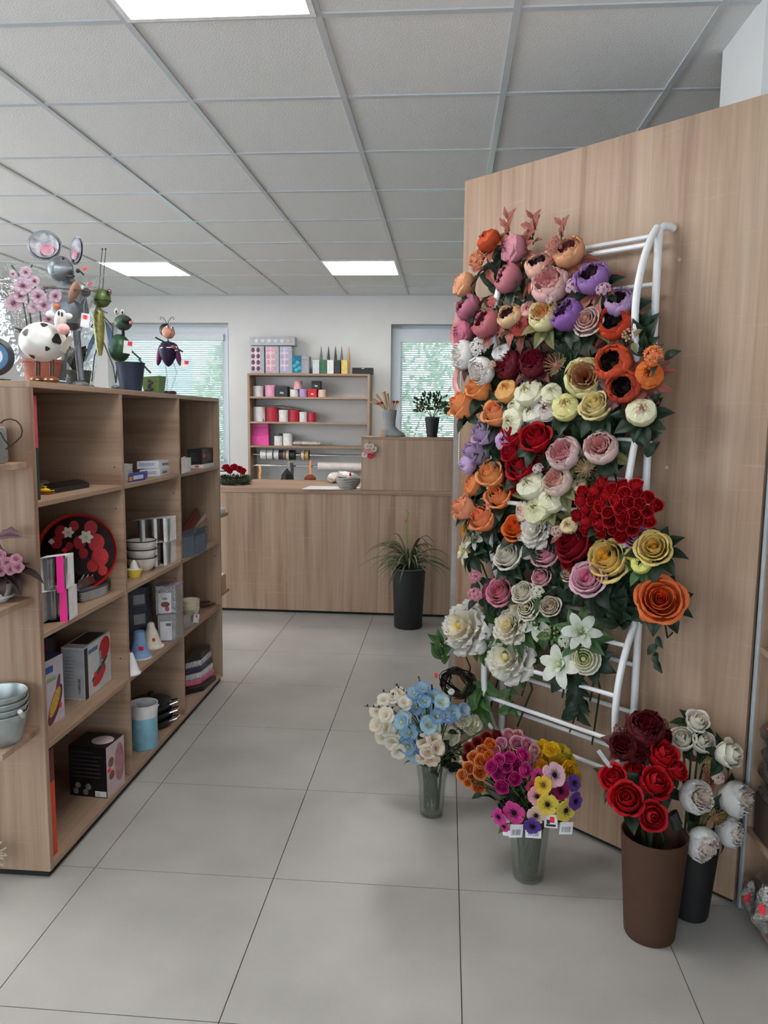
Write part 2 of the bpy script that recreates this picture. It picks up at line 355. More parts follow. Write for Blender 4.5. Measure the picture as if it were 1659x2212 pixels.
# ================================================================ diagonal oak partition
part_top = 2.392
pn = thing('partition_panel', 'tall light oak board standing diagonally behind the flower rack', 'partition', W(.28, 0, 0))
def wbox(u0, u1, s0, s1, z0, z1):
    m = MB(); c = W((u0+u1)/2, (s0+s1)/2, (z0+z1)/2)
    return m.obj_box(c, PD, PN, (0, 0, 1), (u1-u0)/2, abs(s1-s0)/2, (z1-z0)/2)
part(wbox(-.305, .866, -.02, 0, .025, part_top), 'board', wood('z'), pn, False)
part(wbox(-.28, .85, -.05, -.025, 0, .025), 'plinth', pm((30, 28, 26), .8), pn, False)
part(MB().box(.028, .047, 3.085, 3.60, 0, 1.95), 'support_board', pm((150, 142, 138), .5), pn, False)
sd = MB()
for (x, y) in ((1468, 561), (1440, 1010)):
    c = onp(x, y, .001); sd.lathe([(.006, 0), (.006, .0015), (0, .002)], 10, c, 0, None, PN)
    part(sd, 'screw_cap', pm((196, 176, 150), .5), pn); sd = MB()
# ================================================================ left shelf unit
FX, BX = -1.245, -1.665
Wy, Wx, Wz = wood('y'), wood('x'), wood('z')
su = thing('shelf_unit', 'long oak cube shelf with twelve open compartments along the aisle', 'shelf', (FX-.2, 3.17, 0))
def sp(x0, x1, y0, y1, z0, z1, nm, mt, bev=.0012): return part(MB().box(x0, x1, y0, y1, z0, z1, 0, bev), nm, mt, su, False)
YS = [2.213, 2.235, 2.850, 2.870, 3.482, 3.502, 4.105, 4.127]
ZB = [.045, .445, .808, 1.222]
sp(BX, FX, YS[0], YS[7], 1.568, 1.588, 'top_board', Wy)
sp(BX, FX, YS[0], YS[1], .024, 1.568, 'side_panel', Wz); sp(BX, FX, YS[6], YS[7], .024, 1.568, 'side_panel', Wz)
sp(BX, FX, YS[2], YS[3], .045, 1.568, 'divider', Wx); sp(BX, FX, YS[4], YS[5], .045, 1.568, 'divider', Wx)
sp(BX, FX, YS[1], YS[6], .025, .045, 'bottom_board', Wy)
sp(BX-.008, BX, YS[0], YS[7], .03, 1.586, 'back_panel', Wy)
sp(BX+.02, FX-.012, YS[0]+.012, YS[7]-.012, 0, .0235, 'plinth', pm((26, 24, 23), .8), 0)
for y0, y1 in ((YS[1], YS[2]), (YS[3], YS[4]), (YS[5], YS[6])):
    for z in ZB[1:]: sp(BX, FX-.002, y0, y1, z-.018, z, 'shelf_board', Wy)
for z in (1.345, .93, .51): sp(BX+.03, -1.262, 2.013, YS[0], z-.02, z, 'end_shelf', Wx)
for z in (.94, .49): sp(BX+.03, -1.262, YS[7], 4.33, z-.02, z, 'end_shelf', Wx)
hole = pm((40, 28, 20), .8)
for (yy, zz) in ((YS[2], 1.29), (YS[2], 1.13), (YS[2], .53), (YS[4], 1.13), (YS[4], .72), (YS[6], 1.29), (YS[6], .72), (YS[6], .37)):
    part(MB().lathe([(.003, 0), (.0025, .0006), (0, .0007)], 8, (FX-.03, yy, zz), 0, None, (0, -1, 0)), 'pin_hole', hole, su)
# ================================================================ right shelf unit
ru = thing('side_shelf_unit', 'oak shelf unit against the right wall, cut by the picture edge', 'shelf', (1.1, 1.8, 0))
def rp_(x0, x1, y0, y1, z0, z1, nm, mt, bev=.0012): return part(MB().box(x0, x1, y0, y1, z0, z1, 0, bev), nm, mt, ru, False)
rp_(.927, 1.29, 2.262, 2.28, .01, 1.433, 'side_panel', Wz); rp_(.927, 1.29, 1.20, 1.218, .01, 1.433, 'side_panel', Wz)
rp_(.920, .927, 2.262, 2.28, .01, 1.433, 'edge_strip', pm((176, 184, 190), .4))
for z in (1.433, 1.128, .835, .278, .05): rp_(.927, 1.29, 1.218, 2.262, z-.018, z, 'shelf_board', Wy)
rp_(1.29, 1.298, 1.20, 2.28, .02, 1.43, 'back_panel', Wz)
for z in (.39, .33, .225, .47): part(MB().lathe([(.003, 0), (.0025, .0006), (0, .0007)], 8, (.96, 2.262, z), 0, None, (0, -1, 0)), 'pin_hole', hole, ru)
# ================================================================ counter
YC = 5.64
co = thing('sales_counter', 'low oak sales counter with a wide worktop across the back', 'counter', (-.9, 6.05, 0))
part(MB().box(-1.95, .10, YC+.012, YC+.03, .025, .925, 0, .001), 'front_panel', Wz, co, False)
part(MB().box(-1.95, .10, YC, 6.47, .925, .96, 0, .0015), 'worktop', Wx, co, False)
part(MB().box(-1.95, -1.93, YC+.03, 6.45, .0, .925), 'side_panel', Wz, co, False); part(MB().box(.08, .10, YC+.03, 6.45, .0, .925), 'side_panel', Wz, co, False)
part(MB().box(-1.92, .08, YC+.05, YC+.07, 0, .03), 'plinth', pm((22, 20, 20), .8), co, False)
ch = thing('counter_riser', 'raised oak box screening the right end of the counter', 'counter', (-.28, 5.85, .9605))
part(MB().box(-.632, .066, YC+.008, YC+.026, .9605, 1.336, 0, .001), 'front_panel', Wz, ch, False)
part(MB().box(-.634, .068, YC+.004, 6.02, 1.336, 1.355, 0, .0015), 'top_board', Wx, ch, False)
part(MB().box(-.632, -.614, YC+.026, 6.0, .9605, 1.336), 'side_panel', Wz, ch, False); part(MB().box(.048, .066, YC+.026, 6.0, .9605, 1.336), 'side_panel', Wz, ch, False)
# ================================================================ wall shelf
YW = 7.46
a = ony(534, 806, YW); b_ = ony(799, 808, YW)
WSX0, WSX1, WSZ = a[0], b_[0], a[2]
ws = thing('wall_shelf', 'oak shelf with three boards and two rods hung on the back wall', 'shelf', ((WSX0+WSX1)/2, 7.59, 1.0))
WB = [ony(600, y, YW)[2] for y in (857, 911, 963)]
part(MB().box(WSX0, WSX1, YW, 7.715, WSZ-.02, WSZ, 0, .001), 'top_board', Wx, ws, False)
ZWB = ony(540, 1036, YW)[2]
part(MB().box(WSX0, WSX0+.022, YW, 7.715, ZWB-.1, WSZ-.02), 'side_panel', Wz, ws, False); part(MB().box(WSX1-.022, WSX1, YW, 7.715, ZWB-.1, WSZ-.02), 'side_panel', Wz, ws, False)
for z in WB: part(MB().box(WSX0+.022, WSX1-.022, YW+.004, 7.715, z-.018, z), 'shelf_board', Wx, ws, False)
chrome = pm((215, 215, 220), .15, 1.0, var=.02)
ZR1, ZR2 = ony(600, 982, YW+.09)[2], ony(600, 1006, YW+.09)[2]
for z in (ZR1, ZR2):
    part(MB().tube([(WSX0+.022, YW+.09, z), (WSX1-.022, YW+.09, z)], .010, 10), 'rod', chrome, ws)
    part(MB().lathe([(.018, 0), (.018, .01), (.012, .014)], 12, (WSX0+.022, YW+.09, z), 0, None, (1, 0, 0)), 'rod_socket', chrome, ws)
# ================================================================ white flower rack
rk = thing('flower_rack', 'white tubular metal rack with wavy rails hung on the oak board', 'rack', W(.26, .05, .3))
wm = pm((222, 222, 224), .32, var=.03)
UR, UL = .53, -.01
def wav(z):
    for z0, z1 in ((2.072, 1.555), (1.555, .845), (.845, .29)):
        if z0 >= z >= z1: return .055 + .105*math.sin(math.pi*(z0-z)/(z0-z1))**.75
    return .055
for u in (UR, UL):
    part(MB().tube([W(u+.02, .0, 2.074), W(u+.018, .012, 2.078), W(u+.006, .032, 2.078), W(u, .048, 2.066), W(u, .05, 2.03), W(u, .05, 1.2), W(u, .05, .3)], .0125, 12), 'upright', wm, rk)
    part(MB().tube([W(u-.004, wav(z), z) for z in np.linspace(2.072, .292, 60)], .0115, 10), 'wavy_rail', wm, rk)
def rung(z, s, dz=0): part(MB().tube([W(UL, s, z), W(UR, s, z+dz)], .0075, 8), 'rung', wm, rk)
for z in (2.05, 1.905, 1.555, 1.30, 1.0, .845, .70, .54, .40, .315): rung(z, .05)
for z in (2.015, 1.65, 1.43, 1.20, .775, .62, .468): rung(z, wav(z))
# ================================================================ artificial flowers
PET = vcol(); LEAFM = vcol(.45, 0.0, name='leaf')
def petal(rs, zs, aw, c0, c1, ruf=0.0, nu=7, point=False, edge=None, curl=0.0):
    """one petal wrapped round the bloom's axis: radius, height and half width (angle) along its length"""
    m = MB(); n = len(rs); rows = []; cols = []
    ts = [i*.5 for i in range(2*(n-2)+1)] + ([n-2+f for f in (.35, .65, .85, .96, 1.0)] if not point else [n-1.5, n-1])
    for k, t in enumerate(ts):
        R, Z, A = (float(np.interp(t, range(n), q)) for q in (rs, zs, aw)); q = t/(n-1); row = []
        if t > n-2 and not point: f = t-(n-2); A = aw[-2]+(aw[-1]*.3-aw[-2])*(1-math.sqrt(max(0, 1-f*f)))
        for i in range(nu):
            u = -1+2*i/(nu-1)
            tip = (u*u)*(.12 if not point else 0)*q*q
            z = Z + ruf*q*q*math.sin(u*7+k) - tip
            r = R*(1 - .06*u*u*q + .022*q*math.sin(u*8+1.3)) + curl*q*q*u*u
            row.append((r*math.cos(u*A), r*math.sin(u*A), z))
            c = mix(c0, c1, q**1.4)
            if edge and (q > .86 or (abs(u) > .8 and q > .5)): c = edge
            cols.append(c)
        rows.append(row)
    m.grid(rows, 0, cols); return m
ARCH = {}
def arch(kind, ca, cb, merged=False):
    """[(part name, mesh, matrix)] of a bloom of radius 1 that looks along +Z; ca outer colour, cb heart colour"""
    key = (kind, ca, cb, merged)
    if key in ARCH: return ARCH[key]
    rnd = random.Random(hash(kind) % 1000 if 0 else sum(map(ord, kind)))
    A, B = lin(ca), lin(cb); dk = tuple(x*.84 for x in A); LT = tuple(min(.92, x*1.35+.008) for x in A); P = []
    def ring(n, mb, off=0.0, js=.06, jt=.08, z=0.0):
        me = mb
        for i in range(n):
            M = Matrix.Rotation(2*math.pi*(i+off)/n + rnd.uniform(-.12, .12), 4, 'Z') @ Matrix.Rotation(rnd.uniform(-jt, jt), 4, 'Y') @ Matrix.Scale(1+rnd.uniform(-js, js), 4)
            M.translation = Vector((0, 0, z+rnd.uniform(-.02, .02))); P.append(('petal', me, M))
    I4 = Matrix.Identity(4)
    if kind == 'rose':
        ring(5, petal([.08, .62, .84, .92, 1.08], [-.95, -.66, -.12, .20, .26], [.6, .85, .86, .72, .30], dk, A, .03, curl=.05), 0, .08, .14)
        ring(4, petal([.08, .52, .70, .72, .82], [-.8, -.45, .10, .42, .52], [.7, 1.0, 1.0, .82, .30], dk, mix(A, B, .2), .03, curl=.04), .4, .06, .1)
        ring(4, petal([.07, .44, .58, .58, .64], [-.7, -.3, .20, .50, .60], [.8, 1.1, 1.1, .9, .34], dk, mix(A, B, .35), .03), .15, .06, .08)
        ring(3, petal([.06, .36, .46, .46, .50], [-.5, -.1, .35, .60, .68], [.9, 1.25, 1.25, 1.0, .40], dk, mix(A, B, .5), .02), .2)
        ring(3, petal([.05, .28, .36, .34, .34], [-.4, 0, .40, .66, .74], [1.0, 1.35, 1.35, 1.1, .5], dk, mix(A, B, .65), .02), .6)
        h = MB(); rows = []; cc = []
        for k, (zz, rr) in enumerate(((-.1, .9), (.4, .95), (.70, 1.0), (.76, 1.06))):
            rows.append([((.05+.20*t)*rr*math.cos(t*14), (.05+.20*t)*rr*math.sin(t*14), zz) for t in np.linspace(0, 1, 26)]); cc += [mix(mix(A, B, .8), B, k/3)]*26
        h.grid(rows, 0, cc); P.append(('heart', h, I4))
    elif kind == 'goblet':
        ring(5, petal([.08, .62, .84, .84, 1.0], [-1.0, -.68, -.1, .30, .42], [.6, .85, .86, .70, .22], dk, A, .03, curl=.07), 0, .08, .16)
        ring(4, petal([.08, .52, .66, .60, .60], [-.8, -.5, .05, .50, .70], [.7, 1.0, 1.0, .85, .30], dk, mix(A, B, .2), .03), .4, .05, .08)
        ring(3, petal([.06, .36, .44, .38, .32], [-.5, -.1, .35, .68, .84], [.9, 1.25, 1.25, 1.0, .40], dk, mix(A, B, .5), .02), .2)
        ring(2, petal([.05, .18, .22, .18], [0, .4, .7, .88], [1.4, 1.5, 1.4, .9], dk, B, .02), .6)
    elif kind == 'fullcup':
        ring(5, petal([.10, .66, .98, .98, .84], [-.85, -.66, -.12, .30, .56], [.6, .80, .80, .66, .26], dk, LT, .05), 0, .07, .20)
        ring(5, petal([.10, .58, .90, .88, .70], [-.8, -.6, -.1, .34, .62], [.7, .9, .92, .80, .36], dk, mix(A, LT, .5), .05), .5, .06, .12)
        for k, (n, r) in enumerate(((8, .70), (7, .54), (6, .38), (4, .2))):
            ring(n, petal([.08, .5*r, .9*r, r, .92*r], [-.5, -.1, .28+.05*k, .48+.05*k, .58+.05*k], [.5, .6, .62, .5, .25], mix(A, B, .3+.2*k), mix(A, B, .15+.22*k), .09), .3*k, .14, .14)
    elif kind in ('cup', 'bud'):
        o = (.80, .62) if kind == 'cup' else (.50, .16)
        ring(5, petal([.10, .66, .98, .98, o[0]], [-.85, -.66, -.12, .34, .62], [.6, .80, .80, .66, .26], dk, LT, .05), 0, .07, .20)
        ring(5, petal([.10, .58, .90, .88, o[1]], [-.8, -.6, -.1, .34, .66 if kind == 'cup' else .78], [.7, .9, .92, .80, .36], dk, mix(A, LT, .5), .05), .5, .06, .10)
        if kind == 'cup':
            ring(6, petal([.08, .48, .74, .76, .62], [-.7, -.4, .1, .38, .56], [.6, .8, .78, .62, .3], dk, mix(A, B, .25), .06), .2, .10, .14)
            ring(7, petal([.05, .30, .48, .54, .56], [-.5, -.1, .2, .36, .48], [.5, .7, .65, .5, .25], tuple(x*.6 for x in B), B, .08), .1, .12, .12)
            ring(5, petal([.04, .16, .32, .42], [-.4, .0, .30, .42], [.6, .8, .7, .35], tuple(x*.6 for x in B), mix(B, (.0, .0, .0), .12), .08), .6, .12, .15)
            P.append(('heart', MB().ell((0, 0, -.1), (.3, .3, .25), 10, 6, 0, tuple(x*.5 for x in B)), I4))
        else:
            ring(3, petal([.05, .30, .42, .30], [-.3, .2, .55, .80], [.9, 1.2, 1.2, .8], A, mix(A, B, .6), .03), .1)
    elif kind == 'peony':
        ring(9, petal([.10, .45, .80, 1.0, 1.06], [-.55, -.34, -.1, .02, -.04], [.3, .48, .48, .40, .16], mix(A, dk, .4), A, .08, curl=.05), 0, .14, .16)
        ring(8, petal([.10, .40, .66, .80, .86], [-.4, -.14, .12, .26, .30], [.35, .55, .55, .46, .18], mix(A, B, .15), A, .09, curl=.04), .5, .14, .16)
        ring(7, petal([.08, .30, .48, .58, .64], [-.3, .02, .28, .44, .50], [.45, .65, .66, .55, .24], mix(A, B, .3), A, .09), .2, .14, .15)
        ring(6, petal([.05, .16, .28, .36, .38], [-.15, .12, .38, .54, .60], [.6, .8, .8, .65, .30], mix(A, B, .5), mix(A, B, .1), .08), .7, .12, .15)
        P.append(('heart', MB().ell((0, 0, .30), (.14, .14, .16), 10, 6, 0, B), I4))
    elif kind == 'ranunculus':
        for k, (n, r, z) in enumerate(((8, 1.0, -.05), (8, .80, .18), (7, .62, .32), (6, .45, .42), (5, .28, .50))):
            ring(n, petal([.10*r, .6*r, .92*r, r, .90*r], [z-.5, z-.3, z-.06, z+.08, z+.14], [.4, .55, .6, .58, .36], mix(A, B, k*.18), mix(A, B, k*.2), .02), .3*k, .03, .04)
        P.append(('heart', MB().ell((0, 0, .42), (.16, .16, .14), 10, 6, 0, B), I4))
    elif kind == 'lily':
        ring(3, petal([.04, .30, .66, 1.0, 1.12], [-.5, .02, .14, .05, -.04], [.7, .75, .42, .18, .01], mix(A, B, .5), A, .0, point=True))
        ring(3, petal([.04, .28, .60, .92, 1.02], [-.5, .08, .22, .16, .08], [.7, .85, .52, .22, .01], mix(A, B, .5), A, .0, point=True), .5)
        ring(4, petal([.03, .16, .34, .44], [-.3, .14, .34, .36], [.7, .7, .5, .05], B, mix(A, B, .3), .02, point=True), .2)
        P.append(('heart', MB().ell((0, 0, .15), (.09, .09, .2), 8, 6, 0, B), I4))
    elif kind == 'anemone':
        ring(7, petal([.05, .35, .70, .96, 1.02], [-.1, .02, .10, .16, .12], [.4, .55, .55, .44, .22], A, A, .03))
        P.append(('heart', MB().ell((0, 0, .12), (.2, .2, .15), 10, 6, 0, B), I4))
        st = MB()
        for i in range(22):
            a = i*.2856; r = .30+.08*(i % 3); st.tube([(.1*math.cos(a), .1*math.sin(a), .1), (r*math.cos(a), r*math.sin(a), .22)], .014, 4, 0, B); st.ell((r*math.cos(a), r*math.sin(a), .23), .03, 5, 4, 0, B)
        P.append(('stamens', st, I4))
    elif kind == 'blossom':
        ring(5, petal([.05, .40, .74, .98, 1.06], [-.45, -.02, .18, .22, .16], [.4, .60, .66, .58, .3], mix(A, B, .45), A, .07, curl=.04), 0, .12, .2)
        ring(5, petal([.05, .32, .56, .74, .78], [-.35, .08, .30, .40, .38], [.45, .62, .66, .55, .3], mix(A, B, .5), A, .07), .5, .12, .2)
        P.append(('heart', MB().ell((0, 0, .12), (.12, .12, .16), 8, 6, 0, B), I4))
    elif kind == 'daisy':
        m = MB()
        for k, (n, r, z) in enumerate(((26, 1, 0), (22, .78, .12), (16, .52, .2))):
            for i in range(n):
                a = 2*math.pi*(i+.4*k)/n; p = petal([.1, .55*r, r], [z-.1, z, z+.04], [.10/r, .09/r, .03/r], mix(A, B, k*.2), mix(A, B, k*.25), 0, 3, True)
                R = Matrix.Rotation(a, 3, 'Z'); p.v = [tuple(R @ Vector(q)) for q in p.v]; m.add(p.v, p.f, 0, p.c)
        P.append(('petals', m, I4)); P.append(('heart', MB().ell((0, 0, .16), (.2, .2, .12), 10, 6, 0, B), I4))
    elif kind in ('spray', 'berry'):
        m = MB()
        for i in range(16):
            a = i*2.4; e = math.sqrt((i+.5)/16)*1.25; dr = Vector((math.sin(e)*math.cos(a), math.sin(e)*math.sin(a), math.cos(e)))
            c = dr*.82*rnd.uniform(.85, 1.05); R = zrot(dr, rnd.uniform(0, 6)).to_4x4(); R.translation = c
            if kind == 'berry': m.ell(c, .13, 7, 5, 0, mix(A, B, rnd.random())); continue
            m.tube([(0, 0, -.3), tuple(c)], .02, 4, 0, lin((90, 100, 70)))
            for j in range(5):
                p = petal([.02, .16, .27], [0, .05, .06], [.5, .55, .3], mix(A, B, .5), mix(A, B, rnd.random()*.4), 0, 3)
                Q = R @ Matrix.Rotation(j*1.2566, 4, 'Z'); m.add([tuple(Q @ Vector(q)) for q in p.v], p.f, 0, p.c)
            m.ell(c+dr*.05, .05, 6, 4, 0, mix(B, (1, 1, .8), .4))
        P.append(('florets', m, I4))
    elif kind == 'spider':
        m = MB(); m.ell((0, 0, 0), (.35, .35, .3), 12, 8, 0, A)
        for i in range(46):
            a = i*2.4; e = .15+1.5*math.sqrt((i+.5)/46); dr = Vector((math.sin(e)*math.cos(a), math.sin(e)*math.sin(a), math.cos(e)))
            q = dr*.95+Vector((0, 0, .12)); m.tube([dr*.25, dr*.62+Vector((0, 0, -.05)), q], [.03, .022, .018], 4, 0, mix(A, B, rnd.random())); m.ell(q, .045, 5, 4, 0, mix(A, B, .3))
        P.append(('florets', m, I4))
    if merged:
        g = MB()
        for nm, mb, M in P: g.add([tuple(M @ Vector(q)) for q in mb.v], mb.f, 0, list(mb.c))
        out = g.mesh('bloom', PET)
    else:
        cache = {}; out = []
        for nm, mb, M in P:
            if id(mb) not in cache: cache[id(mb)] = mb.mesh(nm, PET)
            out.append((nm, cache[id(mb)], M))
    ARCH[key] = out
    return out
def leaf_mesh(c0, c1, wd=.30, lobes=False, n=7):
    """leaf of length 1 along +X with a folded midrib"""
    m = MB(); rows = []; cols = []
    for k in range(n):
        t = k/(n-1); hw = wd*math.sin(math.pi*min(1, t*.93+.07)**.85)*(1 if not lobes else (.7+.3*abs(math.sin(t*9)))); hw = max(hw, .008)
        dz = .16*math.sin(t*2.2)-.22*t*t
        rows.append([(t, u*hw, dz+abs(u)*hw*.28) for u in (-1, -.5, 0, .5, 1)]); cols += [mix(c0, c1, .25), mix(c0, c1, .8), mix(c0, c1, 0), mix(c0, c1, .9), mix(c0, c1, .35)]
    return m.grid(rows, 0, cols).mesh('leaf', LEAFM)
LEAVES = {'green': leaf_mesh(lin((18, 34, 23)), lin((34, 55, 37))), 'light': leaf_mesh(lin((46, 74, 38)), lin((74, 106, 56)), .27), 'olive': leaf_mesh(lin((82, 84, 48)), lin((118, 116, 74)), .26),
          'rust': leaf_mesh(lin((120, 62, 52)), lin((158, 92, 80)), .25, True), 'plum': leaf_mesh(lin((62, 24, 28)), lin((96, 44, 42)), .28)}
def frame(c, face, r, spin=0.0):
    M = zrot(face, spin).to_4x4() @ Matrix.Scale(r, 4); M.translation = Vector(c); return M
def flower(name, label, cat, c, r, kind, ca, cb, face, leaf='green', nleaf=4, lsize=1.25, stem=None, group=None, merged=False, parent=None, spin=None):
    """a single artificial flower (or, with parent, one bloom of a bunch)"""
    M = frame(c, face, r, random.uniform(0, 6.28) if spin is None else spin)
    if parent is not None:
        o = link('bloom', arch(kind, ca, cb, True), parent, Matrix.Translation(-parent.location) @ M); return o
    root = bpy.data.objects.new(name, None); COL.objects.link(root); root.matrix_world = M; root.empty_display_size = .3; tag(root, label, cat, group)
    if merged: link('bloom', arch(kind, ca, cb, True), root)
    else:
        for nm, me, P in arch(kind, ca, cb): link(nm, me, root, P)
    for i in range(nleaf):
        a = 2*math.pi*(i+random.uniform(-.25, .25))/max(1, nleaf); s = lsize*random.uniform(.8, 1.25)
        s = min(s, .078/r); L = Matrix.Rotation(a, 4, 'Z') @ Matrix.Translation((.35, 0, -.75)) @ Matrix.Rotation(random.uniform(-.35, .25), 4, 'Y') @ Matrix.Rotation(random.uniform(-.5, .5), 4, 'X') @ Matrix.Scale(s, 4)
        link('leaf', LEAVES[leaf if isinstance(leaf, str) else random.choice(leaf)], root, L)
    if stem:
        inv = M.inverted(); pts = [inv @ Vector(q) for q in stem]
        MB().tube(pts, [.0032/r]*len(pts), 6, 0, lin((58, 76, 46))).obj('stem', PET, root)
    return root
def rack_flower(px, py, rp, kind, ca, cb, hx, hy, label, cat, name, s=None, **kw):
    s = (.165 + random.uniform(-.015, .03)) if s is None else s
    c = onp(px, py, s); r = rp*mpp(c)*{'rose': 1.15, 'goblet': 1.14, 'bud': 1.15, 'cup': 1.08, 'fullcup': 1.08, 'peony': 1.10}.get(kind, 1.05)
    face = Vector(PN) + Vector(PD)*hx*1.1 + Vector((0, 0, hy+(.42 if kind in ('rose', 'goblet', 'bud') else .22))); face.normalize()
    face = (face + (Vector(CAMP)-Vector(c)).normalized()*.12).normalized()
    b = Vector(c) - face*(r*.8); dn = Vector(PN)*(.085-s)
    st = [b, b+dn*.5+Vector((0, 0, -.05)), b+dn*.9+Vector((0, 0, -.12)), Vector(c)+dn+Vector((0, 0, -(random.uniform(.22, .32) if py > 1345 else random.uniform(.10, .14))))+Vector(PD)*random.uniform(-.03, .03)]
    return flower(name, label, cat, c, r, kind, ca, cb, face, stem=None if (px > 1375 and px != 1426) else st, group=kw.pop('group', 'artificial flowers on the white rack'), **kw)
PUR, PLUM = '9a72b0', '361226'
R = 'rust'; O = ['olive', 'green']
